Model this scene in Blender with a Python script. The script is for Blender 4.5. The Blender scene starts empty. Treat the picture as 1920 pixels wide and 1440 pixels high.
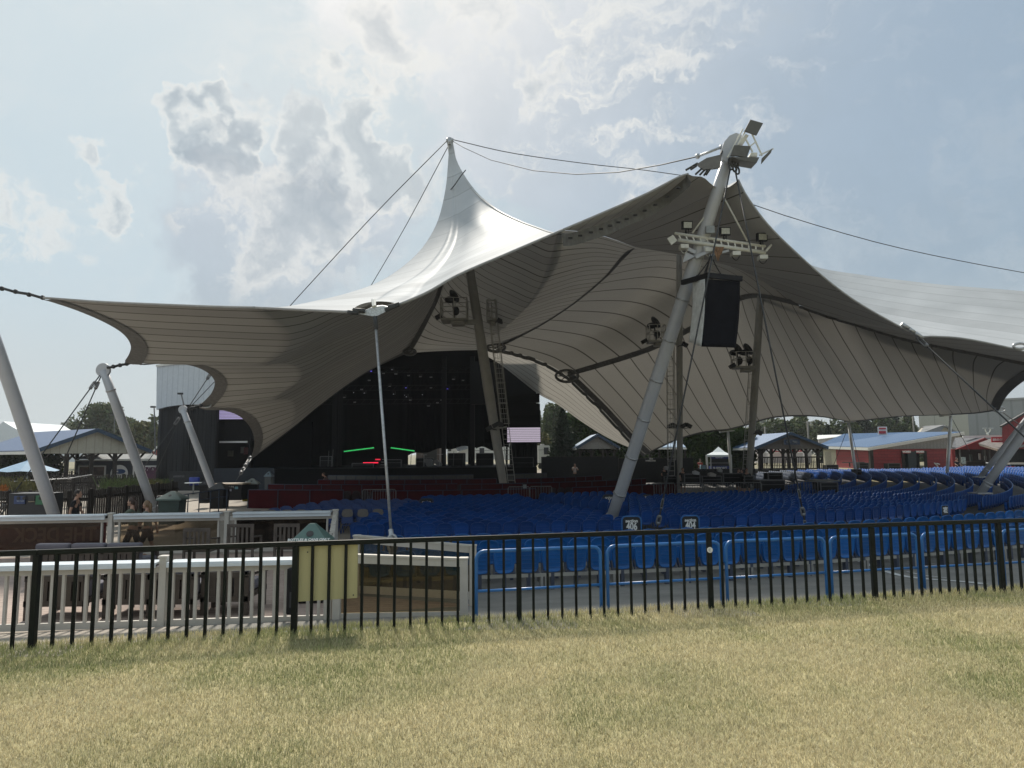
import bpy, bmesh, math, random
import numpy as np
from mathutils import Vector, Matrix, Euler
random.seed(7); rng = np.random.default_rng(7)
R = math.radians
scene = bpy.context.scene
COL = scene.collection
F = 1280.0
CAMZ = 2.0
PITCH, ROLL = R(5.8), R(-0.4)
CM = Matrix.Rotation(R(90)+PITCH, 3, 'X') @ Matrix.Rotation(ROLL, 3, 'Z')
CP = Vector((0, 0, CAMZ))

def ray(px, py):
    return CM @ Vector(((px-960)/F, -(py-720)/F, -1))
def P(px, py, Y):
    d = ray(px, py); return CP + d*(Y/d.y)
def S(px, py, z):
    d = ray(px, py); return CP + d*((z-CAMZ)/d.z)
def GP(px, Y, z):
    py = 850-(z-CAMZ)/Y*F
    for _ in range(3):
        p = P(px, py, Y); py -= (z-p.z)/Y*F
    p = P(px, py, Y); return Vector((p.x, Y, z))
def XZ(px, py, Y):
    p = P(px, py, Y); return p.x, p.z

# ---------------------------------------------------------------- materials
MATS = {}
def nodes_of(m):
    m.use_nodes = True
    return m.node_tree.nodes, m.node_tree.links
def mat(name, col, rough=.6, metal=0., var=.12, scale=6., bump=0., bscale=60., spec=.5, dirt=None, coord='Object', stretch=None, emit=None, estr=1., attr=None):
    if name in MATS: return MATS[name]
    m = bpy.data.materials.new(name); MATS[name] = m
    N, L = nodes_of(m); b = N['Principled BSDF']
    b.inputs['Roughness'].default_value = rough; b.inputs['Metallic'].default_value = metal
    b.inputs['Specular IOR Level'].default_value = spec
    tc = N.new('ShaderNodeTexCoord'); mp = N.new('ShaderNodeMapping')
    L.new(tc.outputs[coord], mp.inputs[0])
    if stretch: mp.inputs['Scale'].default_value = stretch
    nz = N.new('ShaderNodeTexNoise'); nz.inputs['Scale'].default_value = scale; nz.inputs['Detail'].default_value = 5; nz.inputs['Roughness'].default_value = .65
    L.new(mp.outputs[0], nz.inputs[0])
    rp = N.new('ShaderNodeValToRGB'); e = rp.color_ramp.elements
    e[0].position = .3; e[1].position = .72
    lo = [max(0, c*(1-var*1.6)) for c in col]; hi = [min(1, c*(1+var)) for c in col]
    if dirt: lo = [c*(1-var*2)+d*var*2 for c, d in zip(col, dirt)]
    e[0].color = (*lo, 1); e[1].color = (*hi, 1)
    L.new(nz.outputs[0], rp.inputs[0])
    out = rp.outputs[0]
    if attr:
        at = N.new('ShaderNodeAttribute'); at.attribute_name = attr
        mx = N.new('ShaderNodeMix'); mx.data_type = 'RGBA'; mx.blend_type = 'MULTIPLY'; mx.inputs[0].default_value = 1
        L.new(out, mx.inputs[6]); L.new(at.outputs[0], mx.inputs[7]); out = mx.outputs[2]
    L.new(out, b.inputs['Base Color'])
    if bump:
        n2 = N.new('ShaderNodeTexNoise'); n2.inputs['Scale'].default_value = bscale; n2.inputs['Detail'].default_value = 4
        L.new(mp.outputs[0], n2.inputs[0])
        bp = N.new('ShaderNodeBump'); bp.inputs['Strength'].default_value = bump; bp.inputs['Distance'].default_value = .02
        L.new(n2.outputs[0], bp.inputs['Height']); L.new(bp.outputs[0], b.inputs['Normal'])
    if emit:
        b.inputs['Emission Color'].default_value = (*emit, 1); b.inputs['Emission Strength'].default_value = estr
    return m
def stripes(name, col, col2, axis=0, freq=6., width=.12, rough=.5, metal=0., coord='Object', noise=.1, bump=.4):
    """ribbed cladding / planks: thin darker line every 1/freq units along one axis"""
    if name in MATS: return MATS[name]
    m = mat(name, col, rough, metal, var=noise)
    N, L = nodes_of(m); b = N['Principled BSDF']
    src = b.inputs['Base Color'].links[0].from_socket
    tc = N.new('ShaderNodeTexCoord'); sp = N.new('ShaderNodeSeparateXYZ'); L.new(tc.outputs[coord], sp.inputs[0])
    mu = N.new('ShaderNodeMath'); mu.operation = 'MULTIPLY'; mu.inputs[1].default_value = freq; L.new(sp.outputs[axis], mu.inputs[0])
    fr = N.new('ShaderNodeMath'); fr.operation = 'FRACT'; L.new(mu.outputs[0], fr.inputs[0])
    lt = N.new('ShaderNodeMath'); lt.operation = 'LESS_THAN'; lt.inputs[1].default_value = width; L.new(fr.outputs[0], lt.inputs[0])
    mx = N.new('ShaderNodeMix'); mx.data_type = 'RGBA'; L.new(lt.outputs[0], mx.inputs[0]); L.new(src, mx.inputs[6]); mx.inputs[7].default_value = (*col2, 1)
    L.new(mx.outputs[2], b.inputs['Base Color'])
    bp = N.new('ShaderNodeBump'); bp.invert = True; bp.inputs['Strength'].default_value = bump; bp.inputs['Distance'].default_value = .03
    L.new(lt.outputs[0], bp.inputs['Height']); L.new(bp.outputs[0], b.inputs['Normal'])
    return m

# ---------------------------------------------------------------- mesh builder
WL = {}
class MB:
    def __init__(s): s.v = []; s.f = []; s.sm = []
    def add(s, vs, fs, smooth=False):
        n = len(s.v); s.v += [tuple(v) for v in vs]; s.f += [tuple(i+n for i in f) for f in fs]; s.sm += [smooth]*len(fs); return s
    def box(s, c, d, M=None):
        x, y, z = d[0]/2, d[1]/2, d[2]/2; c = Vector(c)
        vs = [Vector((a, b, e)) for a in (-x, x) for b in (-y, y) for e in (-z, z)]
        if M is not None: vs = [M @ v for v in vs]
        return s.add([v+c for v in vs], [(0,1,3,2),(4,6,7,5),(0,4,5,1),(2,3,7,6),(0,2,6,4),(1,5,7,3)])
    def bx(s, x0, x1, y0, y1, z0, z1): return s.box(((x0+x1)/2, (y0+y1)/2, (z0+z1)/2), (x1-x0, y1-y0, z1-z0))
    def bar(s, a, b, w, h=None, up=(0,0,1)):
        a, b = Vector(a), Vector(b); h = h or w; d = b-a; L_ = d.length
        if L_ < 1e-6: return s
        d /= L_; u = Vector(up)
        if abs(d.dot(u)) > .99: u = Vector((0,1,0))
        r = d.cross(u).normalized(); u = r.cross(d)
        vs = [p + r*i*w/2 + u*j*h/2 for p in (a, b) for i, j in ((-1,-1),(1,-1),(1,1),(-1,1))]
        return s.add(vs, [(3,2,1,0),(4,5,6,7),(0,1,5,4),(1,2,6,5),(2,3,7,6),(3,0,4,7)])
    def tube(s, pts, r, n=8, caps=True, closed=False):
        pts = [Vector(p) for p in pts]; m = len(pts)
        rr = r if isinstance(r, (list, tuple)) else [r]*m
        base = len(s.v); ref = None
        for i, p in enumerate(pts):
            if closed: d = pts[(i+1) % m]-pts[i-1]
            else: d = pts[min(i+1, m-1)]-pts[max(i-1, 0)]
            d.normalize()
            if ref is None:
                ref = d.orthogonal().normalized() if abs(d.z) > .9 else d.cross(Vector((0,0,1))).normalized()
            a = (ref-d*ref.dot(d)).normalized(); ref = a; b = d.cross(a)
            for k in range(n):
                t = 2*math.pi*k/n; s.v.append(tuple(p+(a*math.cos(t)+b*math.sin(t))*rr[i]))
        for i in range(m if closed else m-1):
            j = (i+1) % m
            for k in range(n):
                k2 = (k+1) % n; s.f.append((base+i*n+k, base+i*n+k2, base+j*n+k2, base+j*n+k)); s.sm.append(n > 5)
        if caps and not closed:
            s.f.append(tuple(base+k for k in reversed(range(n)))); s.sm.append(False)
            s.f.append(tuple(base+(m-1)*n+k for k in range(n))); s.sm.append(False)
        return s
    def ell(s, c, r, n=10, m=7, M=None):
        c = Vector(c); r = (r, r, r) if isinstance(r, (int, float)) else r
        vs = []; fs = []
        for i in range(m+1):
            ph = math.pi*i/m
            for k in range(n):
                t = 2*math.pi*k/n; v = Vector((r[0]*math.sin(ph)*math.cos(t), r[1]*math.sin(ph)*math.sin(t), r[2]*math.cos(ph)))
                vs.append((M @ v if M else v)+c)
        for i in range(m):
            for k in range(n):
                fs.append((i*n+k, (i+1)*n+k, (i+1)*n+(k+1) % n, i*n+(k+1) % n))
        return s.add(vs, fs, True)
    def prism(s, poly, v0, v1=None):
        """poly: list of 3D points (a face); extruded by vector v0"""
        poly = [Vector(p) for p in poly]; n = len(poly); e = Vector(v0)
        vs = poly+[p+e for p in poly]
        return s.add(vs, [tuple(reversed(range(n))), tuple(range(n, 2*n))]+[(i, (i+1) % n, n+(i+1) % n, n+i) for i in range(n)])
    def grid(s, G_, smooth=True):
        m, n = len(G_), len(G_[0]); vs = [p for row in G_ for p in row]
        return s.add(vs, [(i*n+j, i*n+j+1, (i+1)*n+j+1, (i+1)*n+j) for i in range(m-1) for j in range(n-1)], smooth)
    def build(s, name, m, parent=None, bevel=0, uv=None):
        me = bpy.data.meshes.new(name); o = Vector((0,0,0))
        if parent is not None: o = WL[parent]
        me.from_pydata([(x-o.x, y-o.y, z-o.z) for x, y, z in s.v], [], s.f)
        me.polygons.foreach_set('use_smooth', s.sm)
        if uv is not None:
            l = me.uv_layers.new(name='UVMap'); idx = np.empty(len(me.loops), dtype=np.int32); me.loops.foreach_get('vertex_index', idx)
            l.data.foreach_set('uv', np.asarray(uv, dtype=np.float32)[idx].ravel())
        if m: me.materials.append(m)
        me.update(); ob = bpy.data.objects.new(name, me); COL.objects.link(ob)
        if parent is not None: ob.parent = parent
        WL[ob] = o
        if bevel:
            bv = ob.modifiers.new('bevel', 'BEVEL'); bv.width = bevel; bv.segments = 2; bv.limit_method = 'ANGLE'
        return ob
def tag(o, label=None, cat=None, group=None, kind=None):
    if label: o['label'] = label
    if cat: o['category'] = cat
    if group: o['group'] = group
    if kind: o['kind'] = kind
    return o
def thing(name, loc, label, cat, group=None):
    o = bpy.data.objects.new(name, None); COL.objects.link(o); o.location = loc; o.empty_display_size = .2
    WL[o] = Vector(loc); return tag(o, label, cat, group)
CH = {}
def copy_thing(root, loc, rz=0, label=None, group=None, scale=None):
    r = root.copy(); COL.objects.link(r); r.location = loc; r.rotation_euler = (0, 0, rz); WL[r] = Vector(loc)
    if label: r['label'] = label
    if group: r['group'] = group
    if scale: r.scale = scale
    for ch in root.children:
        c = ch.copy(); COL.objects.link(c); c.parent = r
        for g in ch.children:
            d = g.copy(); COL.objects.link(d); d.parent = c
    return r
def struct(mb, name, m, label=None, cat=None): return tag(mb.build(name, m), label, cat, None, 'structure')
def text_mb(txt, size, pos, right, up, depth=.006, align='CENTER', bold=.0, sx=1.):
    cu = bpy.data.curves.new('t', 'FONT'); cu.body = txt; cu.size = size; cu.extrude = depth; cu.align_x = align; cu.align_y = 'CENTER'; cu.offset = bold; cu.resolution_u = 3
    ob = bpy.data.objects.new('t', cu); COL.objects.link(ob)
    dg = bpy.context.evaluated_depsgraph_get(); me = bpy.data.meshes.new_from_object(ob.evaluated_get(dg))
    r, u = Vector(right).normalized(), Vector(up).normalized(); n = r.cross(u); pos = Vector(pos)
    mb = MB(); mb.add([pos+r*v.co.x*sx+u*v.co.y+n*v.co.z for v in me.vertices], [tuple(p.vertices) for p in me.polygons])
    bpy.data.objects.remove(ob); bpy.data.curves.remove(cu); bpy.data.meshes.remove(me)
    return mb
def spline(pts, n, arc=True):
    """Catmull-Rom through 3D points, resampled to n points evenly by length; None in pts marks nothing"""
    p = np.array([tuple(q) for q in pts]); 
    if len(p) == 2: return [Vector(p[0]*(1-t)+p[1]*t) for t in np.linspace(0, 1, n)]
    e = np.vstack([2*p[0]-p[1], p, 2*p[-1]-p[-2]]); out = []
    for i in range(1, len(e)-2):
        for t in np.linspace(0, 1, 24, endpoint=False):
            a, b, c, d = e[i-1], e[i], e[i+1], e[i+2]
            out.append(.5*((2*b)+(-a+c)*t+(2*a-5*b+4*c-d)*t*t+(-a+3*b-3*c+d)*t**3))
    out.append(p[-1]); out = np.array(out)
    s = np.r_[0, np.cumsum(np.linalg.norm(np.diff(out, axis=0), axis=1))]; q = np.linspace(0, s[-1], n)
    return [Vector([np.interp(x, s, out[:, k]) for k in range(3)]) for x in q]
def sag(a, b, k, n=16):
    a, b = Vector(a), Vector(b)
    return [a.lerp(b, t)-Vector((0,0,4*k*t*(1-t))) for t in np.linspace(0, 1, n)]
# ---------------------------------------------------------------- camera, light, sky
cam = bpy.data.cameras.new('camera'); co = bpy.data.objects.new('camera', cam); COL.objects.link(co)
cam.sensor_width = 36; cam.lens = 36*F/1920; cam.clip_end = 4000; cam.clip_start = .05
co.matrix_world = Matrix.Translation(CP) @ CM.to_4x4(); scene.camera = co
SUN_EL, SUN_AZ = R(47), R(-14)     # azimuth measured from +Y towards +X
sd = Vector((math.sin(SUN_AZ)*math.cos(SUN_EL), math.cos(SUN_AZ)*math.cos(SUN_EL), math.sin(SUN_EL)))
sl = bpy.data.lights.new('sun', 'SUN'); so = bpy.data.objects.new('sun', sl); COL.objects.link(so)
sl.energy = 4.6; sl.angle = R(7); sl.color = (1, .93, .82); so.rotation_euler = (-sd).to_track_quat('-Z', 'Y').to_euler(); so.location = (0, 0, 60)
scene.view_settings.view_transform = 'Standard'; scene.view_settings.look = 'None'; scene.view_settings.exposure = 0.14; scene.view_settings.gamma = 1
scene.render.engine = 'CYCLES'; scene.cycles.max_bounces = 6; scene.cycles.transparent_max_bounces = 8
w = bpy.data.worlds.new('World'); scene.world = w; w.use_nodes = True; w.cycles.sampling_method = 'MANUAL'; w.cycles.sample_map_resolution = 256
N, L = w.node_tree.nodes, w.node_tree.links
for n in list(N): N.remove(n)
def nd(t, **k):
    n = N.new(t)
    for a, b in k.items(): setattr(n, a, b)
    return n
def math_(op, a, b=None, c=None, clamp=False):
    n = nd('ShaderNodeMath', operation=op, use_clamp=clamp)
    for i, x in enumerate((a, b, c)):
        if x is None: continue
        if isinstance(x, (int, float)): n.inputs[i].default_value = x
        else: L.new(x, n.inputs[i])
    return n.outputs[0]
def mixc(f, a, b):
    n = nd('ShaderNodeMix', data_type='RGBA')
    for i, x in ((0, f), (6, a), (7, b)):
        if isinstance(x, tuple): n.inputs[i].default_value = (*x, 1)
        elif isinstance(x, (int, float)): n.inputs[i].default_value = x
        else: L.new(x, n.inputs[i])
    return n.outputs[2]
def sstep(x, a, b):
    n = nd('ShaderNodeMapRange', interpolation_type='SMOOTHSTEP'); L.new(x, n.inputs[0]); n.inputs[1].default_value = a; n.inputs[2].default_value = b
    n.inputs[3].default_value = 0; n.inputs[4].default_value = 1; return n.outputs[0]
sky = nd('ShaderNodeTexSky', sky_type='NISHITA', sun_disc=False, sun_elevation=SUN_EL, sun_rotation=SUN_AZ, dust_density=4.0, air_density=1.2, ozone_density=1.5)
tc = nd('ShaderNodeTexCoord'); D = tc.outputs['Generated']
sep = nd('ShaderNodeSeparateXYZ'); L.new(D, sep.inputs[0])
# cloud layer: the view direction carried to a flat layer overhead, so clouds shrink towards the horizon
zc = math_('ADD', math_('MAXIMUM', sep.outputs[2], 0.0), .16)
cx, cy = math_('DIVIDE', sep.outputs[0], zc), math_('DIVIDE', sep.outputs[1], zc)
cb = nd('ShaderNodeCombineXYZ'); L.new(cx, cb.inputs[0]); L.new(cy, cb.inputs[1])
def noise(vec, sc, det=6, ro=.55, dist=0.):
    n = nd('ShaderNodeTexNoise'); L.new(vec, n.inputs['Vector']); n.inputs['Scale'].default_value = sc; n.inputs['Detail'].default_value = det; n.inputs['Roughness'].default_value = ro; n.inputs['Distortion'].default_value = dist
    return n.outputs[0]
def vadd(a, b):
    n = nd('ShaderNodeVectorMath', operation='ADD'); L.new(a, n.inputs[0]); L.new(b, n.inputs[1]); return n.outputs[0]
def warp(vec, sc, amp, det=3):
    """push the coordinate about by fractal noise so cloud outlines turn ragged"""
    n = nd('ShaderNodeTexNoise'); L.new(vec, n.inputs['Vector']); n.inputs['Scale'].default_value = sc; n.inputs['Detail'].default_value = det; n.inputs['Roughness'].default_value = .6
    m = nd('ShaderNodeVectorMath', operation='SUBTRACT'); L.new(n.outputs['Color'], m.inputs[0]); m.inputs[1].default_value = (.5, .5, .5)
    k = nd('ShaderNodeVectorMath', operation='SCALE'); L.new(m.outputs[0], k.inputs[0]); k.inputs['Scale'].default_value = amp; return k.outputs[0]
nv = nd('ShaderNodeVectorMath', operation='NORMALIZE'); L.new(D, nv.inputs[0])
DW = vadd(vadd(vadd(nv.outputs[0], warp(nv.outputs[0], 5., .20)), warp(nv.outputs[0], 16., .10)), warp(nv.outputs[0], 48., .03))
n1 = noise(DW, 2.4, 9, .6); n2 = noise(DW, 6., 9, .62); n3 = noise(DW, 18., 7, .6)
sy = nd('ShaderNodeMapping'); sy.inputs['Scale'].default_value = (.7, 1, 1.7); L.new(DW, sy.inputs[0]); n4 = noise(sy.outputs[0], 9., 10, .66, .4)
fine = math_('ADD', math_('MULTIPLY', math_('SUBTRACT', n2, .5), 1.3), math_('MULTIPLY', math_('SUBTRACT', n3, .5), .8))
def blob(px, py, rad, amp, src=None):
    d = ray(px, py).normalized(); vm = nd('ShaderNodeVectorMath', operation='DISTANCE'); L.new(src or DW, vm.inputs[0]); vm.inputs[1].default_value = d
    return math_('MULTIPLY', math_('SUBTRACT', 1.0, sstep(vm.outputs['Value'], 0.0, rad)), amp)
def summ(l):
    s = l[0]
    for x in l[1:]: s = math_('ADD', s, x)
    return s
gap = summ([blob(1130, 230, .30, 1.15), blob(960, 230, .16, .8), blob(780, 20, .13, .7), blob(1010, 60, .12, .6), blob(1330, 200, .22, .5), blob(1640, 330, .45, .55), blob(1800, 120, .38, .55), blob(520, 450, .20, 1.0), blob(420, 520, .16, .6), blob(680, 420, .12, .6), blob(1450, 60, .2, .45), blob(640, 40, .12, .5), blob(960, 230, .14, .5),
            blob(1090, 140, .07, -.7), blob(930, 380, .12, -.6), blob(1200, 330, .10, -.45), blob(1320, 90, .12, -.5), blob(900, 180, .06, -.5)])
gapm = sstep(math_('ADD', gap, math_('MULTIPLY', fine, .9)), .12, .75)
dark = summ([blob(345, 245, .05, .8), blob(400, 310, .055, .95), blob(445, 240, .05, .85), blob(385, 215, .035, .6), blob(480, 300, .04, .8), blob(350, 335, .04, .7), blob(430, 180, .04, .7), blob(565, 285, .055, 1.1), blob(655, 240, .04, .9), blob(700, 300, .065, 1.1), blob(745, 330, .04, .9), blob(650, 160, .035, .8), blob(180, 315, .07, .6), blob(205, 412, .035, .7), blob(250, 350, .04, .5),
             blob(600, 380, .09, .7), blob(560, 410, .10, .5), blob(450, 440, .13, .45), blob(1040, 150, .06, .6), blob(1190, 420, .08, .4), blob(750, 50, .08, .7), blob(0, 400, .12, .5), blob(930, 40, .08, .45), blob(1280, 130, .06, .4)])
dk_ = math_('ADD', dark, math_('MULTIPLY', fine, 1.6))
darkm = sstep(dk_, .18, 1.05); rimm = math_('MULTIPLY', math_('SUBTRACT', sstep(dk_, .10, .42), darkm, clamp=True), sstep(dark, .0, .25))
elev = sep.outputs[2]
az = math_('DIVIDE', sep.outputs[0], math_('MAXIMUM', sep.outputs[1], .05))
side = sstep(az, -.75, .75)
veil = mixc(side, (.52, .62, .68), (.37, .455, .53))
veil = mixc(math_('MULTIPLY', sstep(n1, .42, .68), .45), veil, (.63, .68, .70))
hz = mixc(side, (.54, .59, .60), (.44, .49, .515))
nis = nd('ShaderNodeMix', data_type='RGBA', blend_type='MULTIPLY'); nis.inputs[0].default_value = 1; L.new(sky.outputs[0], nis.inputs[6]); nis.inputs[7].default_value = (.10, .10, .10, 1)
blue = mixc(.75, nis.outputs[2], (.30, .40, .49))
blue = mixc(math_('MULTIPLY', sstep(n1, .35, .65), .35), blue, (.27, .34, .41))
c1 = mixc(gapm, veil, blue)
wisp = math_('MULTIPLY', sstep(n4, .49, .66), summ([.10, blob(1080, 140, .22, .7, nv.outputs[0]), blob(1330, 200, .30, .55, nv.outputs[0]), blob(700, 200, .25, .6, nv.outputs[0]), blob(560, 350, .2, .6, nv.outputs[0]), blob(900, 60, .25, .5, nv.outputs[0]), blob(950, 380, .16, .35, nv.outputs[0])]), clamp=True)
c1 = mixc(wisp, c1, (.70, .715, .71))
c1 = mixc(math_('MULTIPLY', rimm, .7), c1, (.80, .795, .765))
c1 = mixc(math_('MULTIPLY', darkm, .72), c1, mixc(sstep(n2, .4, .62), (.235, .30, .37), (.40, .455, .50)))
c1 = mixc(math_('MULTIPLY', sstep(elev, .24, .03), .9), c1, hz)
sunv = blob(960+math.tan(SUN_AZ)*F, -520, .75, 1., nv.outputs[0])
c1 = mixc(math_('MULTIPLY', sunv, .35), c1, (1., .97, .9))
below = sstep(elev, -.02, -.06)
c1 = mixc(below, c1, (.16, .15, .12))
sc10 = nd('ShaderNodeVectorMath', operation='SCALE'); L.new(c1, sc10.inputs[0]); sc10.inputs['Scale'].default_value = 10
bg = nd('ShaderNodeBackground'); L.new(sc10.outputs[0], bg.inputs[0]); bg.inputs[1].default_value = .1
ow = nd('ShaderNodeOutputWorld'); L.new(bg.outputs[0], ow.inputs[0])

# smoky summer air
hzm = bpy.data.materials.new('hazy_air'); hn, hl = nodes_of(hzm); hn.remove(hn['Principled BSDF']); pv_ = hn.new('ShaderNodeVolumePrincipled'); pv_.inputs['Color'].default_value = (.80, .84, .88, 1); pv_.inputs['Density'].default_value = .00045; pv_.inputs['Anisotropy'].default_value = .25
hl.new(pv_.outputs[0], hn['Material Output'].inputs['Volume'])
hb_ = MB(); hb_.bx(-960, 960, -70, 1660, -3, 34); hzo = hb_.build('haze', hzm); tag(hzo, 'thin smoky summer haze filling the air', 'haze', None, 'stuff')
scene.cycles.volume_bounces = 0; scene.cycles.volume_step_rate = 5
# ---------------------------------------------------------------- ground
SC = Vector((-7, 62, 0))                       # centre of the seating arcs
def yf(x): return 8.38+.21*(x-.08)             # line of the black fence
FN = Vector((-.21, 1, 0)).normalized()
FD = Vector((1, .21, 0)).normalized()
def dfen(x, y): return (y-yf(x))*FN.y
def smooth(t, a, b):
    t = min(1, max(0, (t-a)/(b-a))); return t*t*(3-2*t)
def polar(x, y):
    dx, dy = x-SC.x, y-SC.y; return math.hypot(dx, dy), math.atan2(dx, -dy)
def pol(r, ph, z=0): return Vector((SC.x+r*math.sin(ph), SC.y-r*math.cos(ph), z))
def gz(x, y):
    d = dfen(x, y)
    if d < 0: return min(1.2, -d*.05)+.012*math.sin(x*.7+1)*math.sin(y*.6)
    r, ph = polar(x, y)
    z = -.22*smooth(d, .15, .8)-.48*smooth(d, .8, 5.5)
    z -= .18*smooth(46.5-r, 0, 6)*(1-smooth(abs(ph), R(95), R(120)))
    z += .5*smooth(math.degrees(ph), 44, 74)*smooth(r, 24, 34)
    z += .75*smooth(-x-.32*y, 2, 12)*smooth(y, 34, 60)
    out = smooth(r, 50, 62)*smooth(y, 20, 40)+0
    z = z*(1-out)+0.05*out
    if y > 66: z = z*(1-smooth(y, 66, 74))+.1*smooth(y, 66, 74)
    return z
def ground_mb(xs, ys, dz=0., keep=None):
    mb = MB(); n = len(ys)
    for x in xs:
        for y in ys: mb.v.append((x, y, gz(x, y)+dz))
    for i in range(len(xs)-1):
        for j in range(n-1):
            if keep is None or keep((xs[i]+xs[i+1])/2, (ys[j]+ys[j+1])/2):
                mb.f.append((i*n+j, (i+1)*n+j, (i+1)*n+j+1, i*n+j+1)); mb.sm.append(True)
    return mb
def ax(*segs):
    o = []
    for a, b, st in segs: o += list(np.arange(a, b, st))
    return o+[segs[-1][1]]
# the far ground reaches the horizon
xs = ax((-900, -120, 60), (-120, -60, 10), (-60, 60, 1.), (60, 120, 10), (120, 900, 60)); ys = ax((-60, 0, 6), (0, 9, 1), (9, 30, .7), (30, 76, 1.5), (76, 120, 8), (120, 1600, 90))
m_asph = mat('asphalt', (.20, .19, .17), .92, var=.22, scale=.8, bump=.5, bscale=90, dirt=(.09, .088, .08))
m_far = mat('far_ground', (.20, .18, .11), .95, var=.25, scale=.15)
m_conc = mat('concrete', (.30, .265, .225), .9, var=.16, scale=.9, bump=.25, bscale=70, dirt=(.2, .17, .14))
m_floor = mat('bowl_floor', (.10, .098, .095), .9, var=.15, scale=1.2)
struct(ground_mb(xs, ys, 0, lambda x, y: dfen(x, y) > -.2 and not (abs(x) < 60 and y < 74)), 'far_ground', m_far)
def in_bowl(x, y):
    r, ph = polar(x, y); return r < 53
struct(ground_mb(ax((-60, 60, .75)), ax((1, 30, .5), (30, 76, 1)), .0, lambda x, y: dfen(x, y) > -.2 and (x > -4.2 and (y < 30 or x > 3)) and polar(x, y)[0] > 45.3), 'walkway_asphalt', m_asph)
struct(ground_mb(ax((-60, 60, .75)), ax((1, 30, .5), (30, 76, 1)), .002, lambda x, y: dfen(x, y) > -.2 and (x > -4.2 and (y < 30 or x > 3)) and polar(x, y)[0] <= 45.3), 'seating_floor', m_floor)
struct(ground_mb(ax((-60, 3, .75)), ax((1, 30, .5), (30, 76, 1)), .004, lambda x, y: dfen(x, y) > -.2 and not (x > -4.2 and (y < 30 or x > 3))), 'plaza_paving', m_conc)
struct(ground_mb(ax((28, 60, 1.)), ax((52, 76, 1)), .008), 'grass_verge', mat('dry_verge', (.30, .26, .13), .95, var=.25, scale=.6))

# lawn: soil sheet under real blades
m_soil = mat('lawn_soil', (.34, .295, .16), .95, var=.3, scale=1.3, dirt=(.22, .22, .10), bump=.6, bscale=40)
lawn = ground_mb(ax((-900, -40, 80), (-40, -12, 4), (-12, 18, .4), (18, 60, 4), (60, 900, 80)), ax((-60, -4, 4), (-4, 12, .4), (12, 24, 1)), 0, lambda x, y: dfen(x, y) < .45)
struct(lawn, 'lawn', m_soil)
def patchiness(x, y):
    v = 0
    for k, (fx, fy, ph, a) in enumerate(((.55, .8, .3, 1.), (1.3, -1.1, 2.1, .8), (-.8, 2.0, 4.0, .7), (2.6, 1.7, 1., .5), (3.9, -3.1, 5., .4), (6.3, 5.2, 2., .3), (9.1, -7.7, .7, .25))):
        v = v+a*np.sin(x*fx+y*fy+ph)*np.cos(x*fy*.7-y*fx*.9+ph*1.7)
    return v/2.0
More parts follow.
